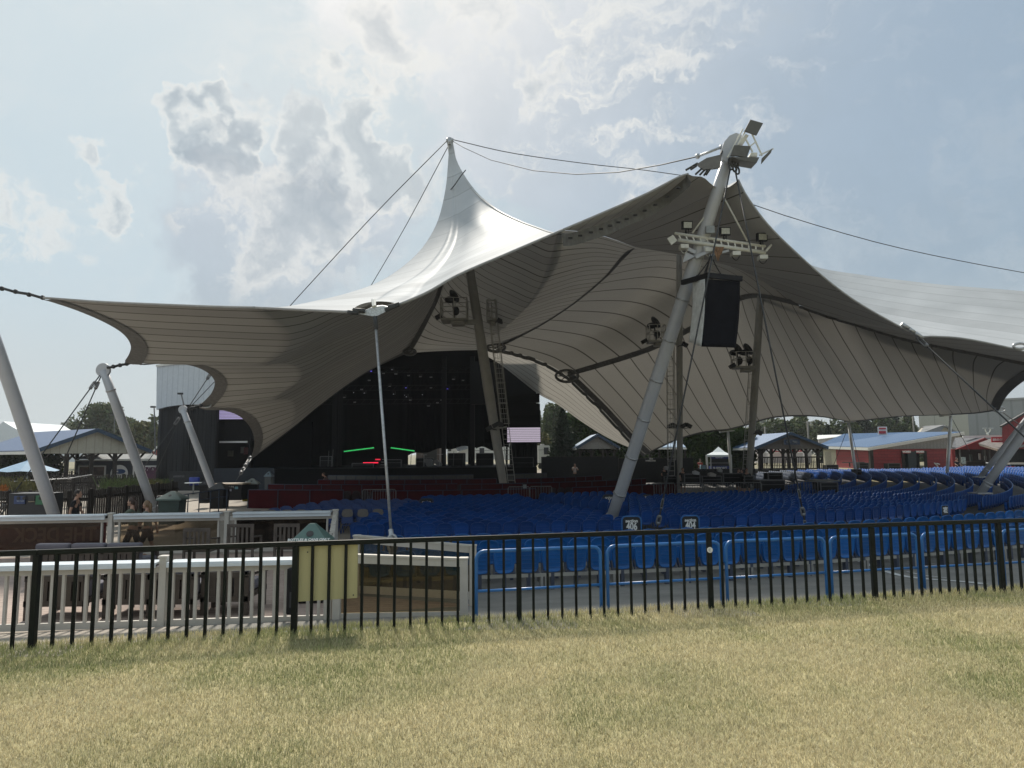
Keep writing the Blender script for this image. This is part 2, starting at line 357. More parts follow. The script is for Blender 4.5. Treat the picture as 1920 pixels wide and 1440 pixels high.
def blades(n, y0, y1, hgt, wid, name, label):
    y = y0*(y1/y0)**rng.random(n*2); x = rng.uniform(-1, 1, n*2)*(y*.80+1.2)
    # thin out with distance so the screen density stays even
    keep = (y-8.38-.21*x)*FN.y < .35
    x, y = x[keep][:n], y[keep][:n]; n = len(x)
    d = (y-8.38-.21*(x-.08))*FN.y
    z = np.where(d < 0, -d*.05+.012*np.sin(x*.7+1)*np.sin(y*.6), -.22*np.clip((d-.15)/.65, 0, 1)**2)
    pt = patchiness(x, y); edge = np.exp(-(d/.65)**2)
    green = 1/(1+np.exp(-(pt*3.0-1.35+3.0*edge+.9*np.exp(-((x+3.5)/2.5)**2-((y-6.2)/1.2)**2)+rng.normal(0, .9, n))))
    ang = rng.uniform(0, 2*math.pi, n); lean = rng.uniform(.15, 1.2, n)*hgt
    gs = (y/4)**.6; h = hgt*gs*rng.uniform(.45, 1.25, n)*(1+.6*edge); wd = wid*gs*rng.uniform(.6, 1.3, n); lean = lean*gs
    lx, ly = np.cos(ang)*lean, np.sin(ang)*lean
    a2 = ang+math.pi/2+rng.normal(0, .6, n); wx, wy = np.cos(a2)*wd/2, np.sin(a2)*wd/2
    V = np.empty((n, 5, 3), dtype=np.float32)
    V[:, 0] = np.c_[x-wx, y-wy, z-.003]; V[:, 1] = np.c_[x+wx, y+wy, z-.003]
    V[:, 2] = np.c_[x+lx*.4+wx*.8, y+ly*.4+wy*.8, z+h*.6]; V[:, 3] = np.c_[x+lx*.4-wx*.8, y+ly*.4-wy*.8, z+h*.6]
    V[:, 4] = np.c_[x+lx, y+ly, z+h]
    dry = np.array([.66, .57, .36]); grn = np.array([.26, .30, .12]); pale = np.array([.80, .73, .50])
    c = dry*(1-green[:, None])+grn*green[:, None]; pl = (rng.random(n) < .22)*(1-green); c = c*(1-pl[:, None])+pale*pl[:, None]
    c *= rng.uniform(.55, 1.25, n)[:, None]
    me = bpy.data.meshes.new(name); me.vertices.add(n*5); me.vertices.foreach_set('co', V.ravel())
    b = np.arange(n)[:, None]*5; q = (b+np.array([[0, 1, 2, 3]])); t = (b+np.array([[3, 2, 4]]))
    li = np.hstack([q, t]).ravel().astype(np.int32); me.loops.add(n*7); me.loops.foreach_set('vertex_index', li)
    me.polygons.add(n*2); st = (np.arange(n)[:, None]*7+np.array([[0, 4]])).ravel().astype(np.int32); me.polygons.foreach_set('loop_start', st)
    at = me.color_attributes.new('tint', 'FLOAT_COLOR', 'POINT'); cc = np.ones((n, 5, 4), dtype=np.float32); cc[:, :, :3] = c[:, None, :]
    cc[:, 0:2, :3] *= .6; at.data.foreach_set('color', cc.ravel())  # blade feet darkened: shade in the gaps between blades put into the colour
    me.update(calc_edges=True); me.materials.append(m_blade); ob = bpy.data.objects.new(name, me); COL.objects.link(ob); WL[ob] = Vector((0,0,0))
    return tag(ob, label, 'grass', None, 'stuff')
m_blade = bpy.data.materials.new('grass_blade'); N_, L_ = nodes_of(m_blade); b_ = N_['Principled BSDF']
at_ = N_.new('ShaderNodeAttribute'); at_.attribute_name = 'tint'; L_.new(at_.outputs[0], b_.inputs['Base Color']); b_.inputs['Roughness'].default_value = .6; b_.inputs['Specular IOR Level'].default_value = .25
tr_ = N_.new('ShaderNodeBsdfTranslucent'); L_.new(at_.outputs[0], tr_.inputs[0]); ms_ = N_.new('ShaderNodeMixShader'); ms_.inputs[0].default_value = .3
L_.new(b_.outputs[0], ms_.inputs[1]); L_.new(tr_.outputs[0], ms_.inputs[2]); L_.new(ms_.outputs[0], N_['Material Output'].inputs[0])
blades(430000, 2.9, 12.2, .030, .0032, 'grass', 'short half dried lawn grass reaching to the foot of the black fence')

# painted line and faded marks on the asphalt
m_line = mat('line_paint', (.62, .62, .6), .7, var=.3, scale=8)
def on_ground(px, py, dz=.006):
    z = -.4
    for _ in range(6):
        p = S(px, py, z); z = gz(p.x, p.y)
    return Vector((p.x, p.y, z+dz))
def strip(p0, p1, w, name, n=10):
    a, b = on_ground(*p0, 0), on_ground(*p1, 0); s = (b-a); s.z = 0; nrm = Vector((-s.y, s.x, 0)).normalized()*w/2
    mb = MB(); g = [[], []]
    for t in np.linspace(0, 1, n):
        for k, sg in enumerate((-1, 1)):
            q = a.lerp(b, t)+nrm*sg; g[k].append(Vector((q.x, q.y, gz(q.x, q.y)+.010)))
    mb.grid(g); return struct(mb, name, m_line)
strip((1610, 1052), (1845, 1096), .15, 'painted_line', 24)
strip((1700, 1072), (1775, 1083), .05, 'painted_line', 8)
strip((1745, 1058), (1770, 1060), .06, 'painted_line', 4)
strip((1630, 1069), (1655, 1069), .06, 'painted_line', 4)
strip((1855, 1048), (1875, 1050), .05, 'painted_line', 4)
m_dark = mat('dark_hardware', (.02, .02, .022), .5)
# ---------------------------------------------------------------- tensile canopy
def PL(*pts, n=40): return spline([P(*p) for p in pts], n)
def join(*cs, n):
    """joined curves (cusps kept), each given its share of n samples"""
    ln = [sum((a-b).length for a, b in zip(c[:-1], c[1:])) for c in cs]; tot = sum(ln); out = []
    for k, c in enumerate(cs):
        m = max(3, round(n*ln[k]/tot)); s = np.r_[0, np.cumsum([(a-b).length for a, b in zip(c[:-1], c[1:])])]
        for i, q in enumerate(np.linspace(0, s[-1], m)):
            if k and i == 0: continue
            out.append(Vector([np.interp(q, s, [v[j] for v in c]) for j in range(3)]))
    # trim or pad to exactly n
    idx = np.linspace(0, len(out)-1, n)
    return [out[int(i)].lerp(out[min(int(i)+1, len(out)-1)], i-int(i)) for i in idx]
def coons(bot, top, left, right):
    """bot/top: n points in u, left/right: m points in v (v=0 at bot)"""
    n, m = len(bot), len(left); G_ = []
    for j in range(m):
        v = j/(m-1); row = []
        for i in range(n):
            u = i/(n-1)
            row.append(bot[i]*(1-v)+top[i]*v+left[j]*(1-u)+right[j]*u-(bot[0]*(1-u)*(1-v)+bot[-1]*u*(1-v)+top[0]*(1-u)*v+top[-1]*u*v))
        G_.append(row)
    return G_
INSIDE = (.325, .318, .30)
def fabric(name, lines_u, lines_v, lw=.03, dens=1.0, seam=(.085, .08, .07)):
    m = bpy.data.materials.new(name); N, L = nodes_of(m); b = N['Principled BSDF']; out = N['Material Output']
    uv = N.new('ShaderNodeUVMap'); sp = N.new('ShaderNodeSeparateXYZ'); L.new(uv.outputs[0], sp.inputs[0])
    masks = []
    for k, cnt in ((0, lines_u), (1, lines_v)):
        if not cnt: continue
        a = N.new('ShaderNodeMath'); a.operation = 'MULTIPLY'; a.inputs[1].default_value = cnt; L.new(sp.outputs[k], a.inputs[0])
        f = N.new('ShaderNodeMath'); f.operation = 'PINGPONG'; f.inputs[1].default_value = .5; L.new(a.outputs[0], f.inputs[0])
        g = N.new('ShaderNodeMapRange'); g.inputs[1].default_value = .5-lw*1.7; g.inputs[2].default_value = .5-lw*.7; L.new(f.outputs[0], g.inputs[0]); masks.append(g.outputs[0])
    nz = N.new('ShaderNodeTexNoise'); nz.inputs['Scale'].default_value = .35; nz.inputs['Detail'].default_value = 6; tcn = N.new('ShaderNodeTexCoord'); L.new(tcn.outputs['Object'], nz.inputs[0])
    geo = N.new('ShaderNodeNewGeometry')
    cr = N.new('ShaderNodeValToRGB'); cr.color_ramp.elements[0].color = (.40, .415, .43, 1); cr.color_ramp.elements[1].color = (.50, .515, .53, 1); cr.color_ramp.elements[0].position = .3; cr.color_ramp.elements[1].position = .7
    L.new(nz.outputs[0], cr.inputs[0]); col = cr.outputs[0]
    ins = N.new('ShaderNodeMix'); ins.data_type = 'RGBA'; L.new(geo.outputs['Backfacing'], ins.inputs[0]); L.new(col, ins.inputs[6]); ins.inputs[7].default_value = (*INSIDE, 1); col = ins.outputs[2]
    if masks:
        fl = N.new('ShaderNodeMath'); fl.operation = 'FLOOR'; ad = N.new('ShaderNodeMath'); ad.operation = 'ADD'; ad.inputs[1].default_value = .5; k0 = 0 if lines_u else 1; mu = N.new('ShaderNodeMath'); mu.operation = 'MULTIPLY'; mu.inputs[1].default_value = lines_u or lines_v
        L.new(sp.outputs[k0], mu.inputs[0]); L.new(mu.outputs[0], ad.inputs[0]); L.new(ad.outputs[0], fl.inputs[0]); wn = N.new('ShaderNodeTexWhiteNoise'); wn.noise_dimensions = '1D'; L.new(fl.outputs[0], wn.inputs['W'])
        st1 = N.new('ShaderNodeTexNoise'); st1.inputs['Scale'].default_value = 1.; st1.inputs['Detail'].default_value = 8; st1.inputs['Roughness'].default_value = .7; mpx = N.new('ShaderNodeMapping'); mpx.inputs['Scale'].default_value = (3, 40, 1) if lines_v else (40, 3, 1); L.new(uv.outputs[0], mpx.inputs[0]); L.new(mpx.outputs[0], st1.inputs[0])
        sm = N.new('ShaderNodeMath'); sm.operation = 'ADD'; L.new(wn.outputs[0], sm.inputs[0]); L.new(st1.outputs[0], sm.inputs[1])
        mr = N.new('ShaderNodeMapRange'); mr.inputs[1].default_value = .2; mr.inputs[2].default_value = 1.8; mr.inputs[3].default_value = .84; mr.inputs[4].default_value = 1.12; L.new(sm.outputs[0], mr.inputs[0])
        vs = N.new('ShaderNodeVectorMath'); vs.operation = 'SCALE'; L.new(col, vs.inputs[0]); L.new(mr.outputs[0], vs.inputs['Scale']); col = vs.outputs[0]
    for mk in masks:
        mx = N.new('ShaderNodeMix'); mx.data_type = 'RGBA'; L.new(mk, mx.inputs[0]); L.new(col, mx.inputs[6]); mx.inputs[7].default_value = (*seam, 1); col = mx.outputs[2]
    L.new(col, b.inputs['Base Color']); b.inputs['Roughness'].default_value = .40; b.inputs['Specular IOR Level'].default_value = .3
    bp = N.new('ShaderNodeBump'); bp.inputs['Strength'].default_value = .12; bp.inputs['Distance'].default_value = .3; L.new(nz.outputs[0], bp.inputs['Height']); L.new(bp.outputs[0], b.inputs['Normal'])
    # light soaking through the coated cloth, warmer than it went in; seams (double cloth) stop it
    tl = N.new('ShaderNodeBsdfTranslucent'); cc = N.new('ShaderNodeMix'); cc.data_type = 'RGBA'; cc.inputs[6].default_value = (.80, .76, .68, 1); cc.inputs[7].default_value = (.15, .14, .12, 1)
    if masks: L.new(masks[0], cc.inputs[0])
    else: cc.inputs[0].default_value = 0
    L.new(cc.outputs[2], tl.inputs[0])
    ms = N.new('ShaderNodeMixShader'); ms.inputs[0].default_value = .06*dens; df = N.new('ShaderNodeBsdfDiffuse'); L.new(col, df.inputs[0]); L.new(bp.outputs[0], df.inputs['Normal']); md = N.new('ShaderNodeMixShader'); md.inputs[0].default_value = .16; L.new(df.outputs[0], md.inputs[1]); L.new(b.outputs[0], md.inputs[2]); L.new(md.outputs[0], ms.inputs[1]); L.new(tl.outputs[0], ms.inputs[2]); L.new(ms.outputs[0], out.inputs[0])
    return m
canopy = thing('tent_canopy', (0, 40, 0), 'huge white tensile membrane canopy with pointed peaks stretched over the blue seating', 'canopy')
m_band = mat('webbing_band', (.15, .15, .15), .8, var=.2)
def patch(bot, top, left, right, lu, lv, lw=.03, dens=1., seam=(.085, .08, .07)):
    G_ = coons(bot, top, left, right); m, n = len(G_), len(G_[0])
    uv = [(i/(n-1), j/(m-1)) for j in range(m) for i in range(n)]
    mb = MB(); mb.grid(G_); a_, b_, c_ = G_[m//2][n//2], G_[m//2][n//2+1], G_[m//2+1][n//2]
    if (b_-a_).cross(c_-a_).z*1. < 0: mb.f = [tuple(reversed(f)) for f in mb.f]
    nz_ = sum(((Vector(mb.v[f[1]])-Vector(mb.v[f[0]])).cross(Vector(mb.v[f[2]])-Vector(mb.v[f[0]]))).z for f in mb.f)
    if nz_ < 0: mb.f = [tuple(reversed(f)) for f in mb.f]
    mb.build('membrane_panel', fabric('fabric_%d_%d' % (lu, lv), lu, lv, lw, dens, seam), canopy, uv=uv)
    return G_
def band(curve, inner, w, off=.05, name='edge_band', taper=False, m=None):
    """webbing along a curve, its width laid towards the next mesh row, a little on the camera's side"""
    g = [[], []]; n = len(curve)
    for i, (p, q) in enumerate(zip(curve, inner)):
        t = (curve[min(i+1, n-1)]-curve[max(i-1, 0)]).normalized(); d = q-p; d -= t*d.dot(t)
        if d.length < 1e-4: d = Vector((0, 0, -1))
        d.normalize(); nr = t.cross(d)
        if nr.z > 0: nr = -nr
        ww = w*(min(1, i/(n-1)*4+.15) if taper else 1)
        g[0].append(p+nr*off-d*.02); g[1].append(p+d*ww+nr*off)
    mb = MB(); mb.grid(g); return mb.build(name, m or m_band, canopy)
# anchors: (pixel x, pixel y, distance)
P1 = P(843, 264, 43.5)
# E edges
e1a = PL((78, 558, 19.5), (190, 566, 18.8), (300, 571, 17.8), (400, 575, 16.9), (480, 577, 16.2), n=40)
e1b = PL((480, 577, 16.2), (560, 581, 15.6), (655, 585, 15.0), n=20)
cut = PL((655, 585, 15.0), (672, 572, 15.2), (700, 565.5, 15.4), (730, 566, 15.1), (749, 571, 15.0), n=12)
e2a = PL((749, 571, 15.0), (800, 549, 15.1), (860, 515, 15.6), (950, 476, 16.6), (1055, 431, 18.0), n=40)
e2b = PL((1055, 431, 18.0), (1130, 399, 18.8), (1210, 364, 19.7), (1270, 333, 20.4), (1290, 326, 20.6), n=24)
capE = PL((1290, 326, 20.6), (1300, 331, 20.8), (1318, 331, 21), (1338, 349, 21.2), (1360, 354, 21.3), (1376, 345, 21), (1384, 337, 20.9), n=14)
e3a = PL((1384, 337, 20.9), (1400, 368, 20.9), (1440, 422, 21), (1500, 481, 21.3), (1560, 533, 21.7), (1620, 575, 22.2), (1722, 632, 23), n=36)
e3b = PL((1722, 632, 23), (1750, 631, 23.3), (1800, 634, 23.6), (1860, 645, 24), (1925, 661, 24.5), (2010, 690, 26), n=30)
silL = PL((480, 577, 16.2), (540, 574, 19.5), (600, 562, 25), (650, 550, 28.5), (700, 533, 32), (740, 511, 34.5), (780, 478, 37), (806, 444, 39), (824, 405, 40.6), (836, 350, 42), (840, 305, 43), (843, 264, 43.5), n=60)
silR = PL((1055, 431, 18.0), (1040, 436, 23), (1012, 427, 29), (975, 413, 34), (935, 393, 38), (900, 366, 40.5), (875, 335, 42), (856, 300, 43), (848, 264, 43.5), n=60)
# left wing
sc = join(PL((78, 558, 19.5), (97, 563, 19.8), (150, 581, 20.8), (200, 603, 22), (233, 624, 23.3), (247, 645, 24.6), (244, 662, 25.6), (235, 676, 26.4), n=30),
          PL((235, 676, 26.4), (245, 681, 27), (285, 679, 28.6), (330, 679, 30), (368, 686, 31.4), (393, 699, 32.8), (404, 715, 34), (399, 733, 35), (388, 747, 35.8), (372, 762, 36.4), n=30),
          PL((372, 762, 36.4), (388, 767, 37.2), (420, 768, 38.4), (448, 778, 40), (467, 796, 41.8), (476, 818, 43.4), (476, 840, 44.6), (470, 860, 46), n=30), n=120)
band1 = PL((843, 264, 43.5), (845, 380, 46), (840, 480, 48.5), (825, 550, 50), (800, 605, 51.3), (782, 640, 52), (768, 662, 52.3), n=120)
opn = PL((470, 860, 46), (547, 803, 47.5), (593, 765, 48.5), (643, 727, 49.5), (693, 694, 50.8), (747, 668, 52), (768, 662, 52.3), n=60)
topL = join(e1a, silL, n=90)
GL = patch(topL, join(opn, n=90), sc, band1, 0, 34, .035, .3)
band(sc, [r[3] for r in GL], .55, taper=False)
band(band1, [GL[j][-4] for j in range(120)], .62)
band(join(opn, n=90), GL[-4], .25)
# front of the tall cone
bE = join(e1b, cut, e2a, n=100)
GF = patch(bE, [P1]*100, silL, silR, 0, 16, .018, 1.0, (.36, .37, .38))
mb = MB(); mb.tube(PL((844, 357, 41.7), (853, 346, 41.3), (864, 330, 41.3), (873, 319, 41.6), n=10), .035, 5); mb.build('lacing_line', m_dark, canopy)
# inside back of the cone
topK = join(list(reversed(silR)), PL((1055, 431, 18), (1100, 436, 23), (1140, 445, 30), (1190, 463, 38), n=20), n=80)
band2 = PL((1190, 463, 38), (1165, 488, 41.5), (1135, 520, 44.5), (1080, 566, 48), (1020, 606, 50), (965, 636, 51.5), (932, 652, 52), n=100)
botK = PL((768, 662, 52.3), (810, 659, 52.6), (860, 657, 52.8), (900, 656, 52.6), (932, 652, 52), n=80)
GK = patch(topK, botK, [band1[int(i)] for i in np.linspace(0, 119, 100)], band2, 0, 26, .035, .8)
band(band2, [GK[j][-4] for j in range(100)], .55)
# middle back panel
b23 = PL((932, 652, 52), (990, 668, 53.5), (1030, 684, 55), (1065, 705, 56), n=60)
band3 = PL((1065, 705, 56), (1120, 690, 56), (1180, 672, 56), (1230, 654, 56), (1300, 619, 55), (1345, 590, 54), (1390, 563, 51.5), (1430, 558, 48), (1500, 573, 43), n=100)
pk = join(PL((1190, 463, 38), (1235, 450, 45), (1273, 400, 51), n=20), PL((1273, 400, 51), (1350, 432, 50), (1425, 405, 50), n=20), PL((1425, 405, 50), (1455, 500, 48), (1500, 573, 43), n=20), n=60)
r2 = list(reversed(band2))
pkM = PL((1190, 463, 38), (1225, 461, 44), (1273, 463, 50), (1350, 478, 50), (1425, 512, 45.5), (1500, 573, 43), n=60)
GM = patch(b23, pkM, r2, band3, 0, 13, .026, .8)
# far right panel
vR = PL((1500, 573, 43), (1550, 591, 42.5), (1600, 606, 42), (1700, 635, 38), (1850, 665, 33), (1990, 692, 30), n=60)
topN = join(band3, vR, n=150)
botN = join(PL((1212, 852, 60), (1240, 838, 60), (1272, 824, 60), (1320, 811, 60), (1365, 806, 60), n=20), PL((1365, 806, 60), (1400, 797, 59.6), (1440, 785, 59), (1482, 780, 58.5), (1540, 781, 58), (1592, 790, 57), n=20),
            PL((1592, 790, 57), (1625, 787, 56), (1690, 780, 53), (1740, 778, 51.5), (1780, 777, 50), n=16), PL((1780, 777, 50), (1830, 774, 46.5), (1873, 768, 43), n=10), n=150)
lN = PL((1065, 705, 56), (1085, 724, 57), (1130, 768, 58.5), (1180, 822, 59.6), (1212, 852, 60), n=60)
rN = PL((1990, 692, 30), (1945, 700, 33), (1915, 716, 36), (1888, 741, 39.5), (1873, 768, 43), n=60)
GN = patch(topN, botN, lN, rN, 27, 0, .024)
band(lN, [GN[j][3] for j in range(60)], .45)
band(rN, [GN[j][-4] for j in range(60)], .5)
band(band3, [GM[j][-4] for j in range(100)], .42)
band(vR, [Vector((p.x, p.y, p.z-1)) for p in vR], .16, name='valley_band')
band(botN, GN[-4], .12)
# small wing on the stage's far side
eG = PL((895, 657, 52.6), (943, 687, 55), (1007, 737, 57.5), (1043, 757, 58.5), (1100, 797, 59.5), (1150, 826, 60), (1212, 852, 60), n=70)
tG = join(PL((932, 652, 52), (934, 652, 52.05), n=3), b23, lN, n=70)
GG = patch(tG, eG, PL((932, 652, 52), (895, 657, 52.6), n=14), [tG[-1].lerp(eG[-1], t) for t in np.linspace(0, 1, 14)], 0, 7, .03, 2.6)
band(tG, [Vector((p.x, p.y, p.z-1)) for p in tG], .3, off=.08)
# front flap round the head of the leaning mast
topA = join(e2b, capE, e3a, e3b, n=140)
botA = join(PL((1055, 431, 18), (1100, 436, 23), (1140, 445, 30), (1190, 463, 38), n=20), PL((1190, 463, 38), (1265, 476, 40), (1350, 491, 42), (1420, 522, 42.5), (1500, 573, 43), n=40), vR, n=140)
rA = PL((2010, 690, 26), (2000, 694, 28), (1990, 692, 30), n=50)
GA = patch(topA, botA, [topA[0]]*50, rA, 26, 0, .018, .35)
eb = PL((1290, 327, 20.6), (1270, 345, 20.9), (1235, 372, 21.3), (1190, 396, 21), (1130, 420, 20), (1075, 437, 19.3), (1057, 438, 18.8), n=40)
band(eb, [Vector((p.x, p.y, p.z-1)) for p in eb], .34, off=-.06)
for k in range(3, 38, 3):
    mb = MB(); mb.box(eb[k]+Vector((0, -.12, -.17)), (.12, .05, .05)); mb.build('lacing_clip', m_dark, canopy)
m_edge = mat('edge_webbing_grey', (.30, .30, .30), .7)
for crv in (e1a, e1b, e2a, e2b, e3a, e3b):
    mb = MB(); mb.tube(crv, .035, 6); mb.build('edge_cable', m_edge, canopy)
# outer slope rising behind the valley to the far ridge
ridge = join(PL((1190, 463, 38), (1235, 450, 45), (1273, 400, 51), n=20), PL((1273, 400, 51), (1350, 432, 50), (1425, 405, 50), n=20),
             PL((1425, 405, 50), (1470, 462, 49.5), (1510, 492, 48.5), (1548, 505, 47.5), (1600, 513, 46), (1680, 524, 44), (1780, 535, 42), (1920, 546, 40), (2060, 562, 38), n=40), n=110)
botW = join(botA[20:], n=110); botW[0] = ridge[0]
GW = patch(join(PL((1190, 463, 38), (1265, 476, 40), (1350, 491, 42), (1420, 522, 42.5), (1500, 573, 43), n=40), vR, n=110), ridge, [ridge[0]]*30, PL((1990, 692, 30), (2030, 630, 34), (2060, 562, 38), n=30), 0, 9, .02, 1., (.36, .37, .38))
# ring plates at the valley ends
def ring_plate(px, py, Y, rx, ry, tilt=0.):
    c = P(px, py, Y); mb = MB(); pts = []
    for k in range(20):
        a = 2*math.pi*k/20; pts.append(P(px+rx*math.cos(a), py+ry*math.sin(a), Y-.25-.5*math.sin(a)))
    mb.tube(pts, .11, 6, closed=True); mb.bar(pts[0], pts[10], .08); mb.bar(pts[4], pts[13], .06); mb.bar(pts[7], pts[17], .06)
    return mb.build('cable_ring', m_band, canopy)
ring_plate(768, 660, 51.6, 11, 5); ring_plate(930, 652, 51.3, 17, 7); ring_plate(1063, 705, 55, 21, 11)
# ---------------------------------------------------------------- masts, rigging
m_mast = mat('mast_paint', (.40, .415, .45), .38, var=.07, scale=2.5, bump=.05, dirt=(.35, .33, .3), spec=.5)
m_mast2 = mat('inner_mast_paint', (.40, .395, .37), .5, var=.08, scale=2)
m_cable = mat('steel_cable', (.05, .052, .055), .6, 0., spec=.25)
m_galv = mat('galvanised_steel', (.42, .43, .44), .42, .7, var=.2, scale=12)
m_turn = mat('dull_galvanised', (.16, .165, .17), .55, .3, var=.2, scale=12)
m_white = mat('white_steel', (.62, .62, .58), .45, var=.08)
m_black = mat('black_housing', (.008, .008, .010), .5, spec=.2)
m_lens = mat('lamp_glass', (.42, .42, .36), .15, var=.25, scale=40)
m_panel = mat('grey_reflector_panel', (.09, .088, .08), .6)
def lerp3(a, b, t): return Vector(a).lerp(Vector(b), t)
def mast(base, top, radii, label, m, name='support_mast', head=None, group=None, collar=True, cat='mast'):
    b, t = Vector(base), Vector(top); o = thing(name, b, label, cat, group)
    mb = MB(); k = len(radii); mb.tube([b.lerp(t, i/(k-1)) for i in range(k)], radii, 20); mb.build('shaft', m, o)
    if collar:
        mb = MB(); d = (t-b).normalized(); mb.tube([b+d*.55, b+d*.62], [radii[0]*1.22]*2, 20); mb.tube([b+d*.02, b+d*.5], [radii[0]*.8, radii[0]*1.05], 16); mb.build('base_collar', m, o)
        mb = MB(); mb.box(b+Vector((0, 0, .03)), (radii[0]*4, radii[0]*4, .06)); mb.build('base_plate', m_galv, o)
    if head:
        mb = MB(); d = (t-b).normalized(); s = Vector((0, 1, 0)).cross(d).normalized(); n = Vector((0, 1, 0))
        mb.tube([t-n*.06, t+n*.06], head, 20); mb.build('head_plate', m, o)
        mb = MB(); mb.tube([t-d*head*3.2, t-d*head*2.9], radii[-1]*1.25, 14); mb.build('head_collar', m, o)
    return o
def cable(pts, r, label, name='stay_cable', m=None, cat='cable', turn=None, n=6):
    o = thing(name, pts[-1], label, cat); mb = MB(); mb.tube(pts, r, n); mb.build('wire', m or m_cable, o)
    for (t0, t1, rr) in (turn or []):
        a, b = Vector(pts[0]), Vector(pts[-1]); mb = MB(); p0, p1 = a.lerp(b, t0), a.lerp(b, t1); mid = p0.lerp(p1, .5)
        d = (p1-p0).normalized(); s = d.cross(Vector((0, 1, 0))).normalized()*rr*1.3
        mb.tube([p0+s, p1+s], rr*.5, 6); mb.tube([p0-s, p1-s], rr*.5, 6); mb.tube([p0-d*rr, p0+d*rr], rr*1.5, 8); mb.tube([p1-d*rr, p1+d*rr], rr*1.5, 8)
        mb.build('turnbuckle', m_turn, o)
    return o
# leaning front mast
bA, tA = GP(1139, 25.4, -.85), P(1371, 280, 21)
mA = mast(bA, tA, [.2, .205, .215, .225, .225, .22, .215, .205, .19], 'big leaning white front mast carrying the light rack, rising out of the blue seats', m_mast)
dA = (tA-bA).normalized()
hd = [(1355, 300), (1352, 283), (1358, 266), (1368, 254), (1380, 249), (1390, 252), (1393, 262), (1380, 285), (1368, 305)]
mb = MB(); mb.prism([P(x, y, 20.85) for x, y in hd], (0, .14, 0)); mb.build('head_plate', m_mast, mA)
for off, r in ((.2, .012), (.235, .009)):
    mb = MB(); sd2 = Vector((1, -.3, 0)).normalized(); mb.tube([bA+dA*1.2+sd2*off, bA+dA*11.2+sd2*off], r, 5); mb.build('cable_conduit', m_white, mA)
for k in range(7):
    mb = MB(); c = bA+dA*(1.5+k*1.45); mb.tube([c-dA*.025, c+dA*.025], .245, 16); mb.build('conduit_clamp', m_galv, mA)
# struts and light rack
rk = thing('light_rack', P(1350, 458, 21.7), 'white ladder-like light rack bolted across the leaning front mast', 'light rack')
YR = 21.75
for a, b, r in (((1265, 437.5), (1435, 462), .05), ((1271, 450), (1435, 474), .065)):
    mb = MB(); mb.tube([P(*a, YR), P(*b, YR)], r, 10); mb.build('rail', m_white, rk)
for t in np.linspace(.04, .97, 13):
    mb = MB(); mb.bar(P(1265+170*t, 437.5+24.5*t, YR), P(1271+164*t, 450+24*t, YR), .04); mb.build('rung', m_white, rk)
for t in (.03, .31, .62, .93):
    c = P(1271+164*t+6, 463+22*t, YR+.1); mb = MB(); mb.box(c, (.26, .3, .13)); mb.build('ballast_box', m_white, rk)
    mb = MB(); mb.tube(sag(c+Vector((-.12, 0, -.06)), c+Vector((.16, 0, -.02)), .16, 8), .012, 5); mb.build('power_lead', m_black if t > .5 else m_white, rk)
for a, b in (((1353, 364), (1298, 437)), ((1354, 364), (1401, 452))):
    mb = MB(); mb.tube([P(*a, 21.5), P(*b, YR)], .03, 8); mb.build('brace', m_white, rk)
mb = MB(); mb.bar(P(1325, 462, YR), P(1318, 468, 22.4), .2, .3); mb.bar(P(1310, 455, YR), P(1306, 470, 22.4), .12); mb.build('mast_bracket', m_mast, rk)
mb = MB(); mb.prism([P(1286, 472, 21.9), P(1304, 481, 21.9), P(1280, 492, 21.9)], (0, .1, 0)); mb.bar(P(1285, 465, 21.9), P(1303, 474, 21.9), .12); mb.build('gusset_plate', m_mast, rk)
mb = MB(); mb.bar(P(1304, 483, 21.8), P(1335, 468, 21.8), .1, .1); mb.bar(P(1330, 480, 21.8), P(1366, 470, 21.8), .07); mb.build('support_arm', m_mast, rk)
cl = MB(); g = []
for j in range(6):
    t = j/5; row = []
    for i in range(7):
        s_ = i/6; x = 1336+22*s_*(1-.55*t)+t*7; y = 463+t*(20+7*math.sin(s_*5)); row.append(P(x, y, 21.62-.06*math.sin(s_*9+t*3)))
    g.append(row)
cl.grid(g); cl.build('torn_cloth', mat('brown_cloth', (.26, .15, .085), .9, var=.4, scale=9), rk)
def floodlight(px, py, w, tilt, parent, side=0):
    c = P(px, py, YR-.05); M = Matrix.Rotation(tilt, 3, 'X') @ Matrix.Rotation(side, 3, 'Z'); f = thing
    mb = MB(); mb.box(c, (w, .13, w*.78), M); fl = mb.build('floodlight', m_black, parent)
    mb = MB(); mb.box(c+M @ Vector((0, -.072, 0)), (w*.82, .01, w*.56), M); mb.build('lamp_glass', m_lens, fl)
    mb = MB(); mb.bar(c+Vector((-w*.1, .03, -w*.35)), c+Vector((-w*.1, .03, -w*.8)), .05); mb.bar(c+Vector((w*.12, .03, -w*.35)), c+Vector((w*.12, .03, -w*.8)), .03); mb.build('yoke', m_black, fl)
floodlight(1288, 422.5, .34, .15, rk, .15); floodlight(1359, 434, .34, .12, rk, .1); floodlight(1428, 445, .34, .1, rk, .2)
mb = MB(); mb.box(P(1331, 431, 21.5), (.27, .14, .23)); mb.build('control_box', mat('grey_box', (.27, .29, .3), .5), rk)
mb = MB(); mb.prism([P(1251, 447, YR), P(1262, 440, YR), P(1270, 451, YR), P(1259, 459, YR)], (0, .07, 0)); mb.build('side_panel', m_white, rk)
mb = MB(); mb.prism([P(1435, 469, YR), P(1446, 457, YR), P(1448, 460, YR), P(1438, 472, YR)], (0, .2, 0)); mb.build('side_panel', m_white, rk)
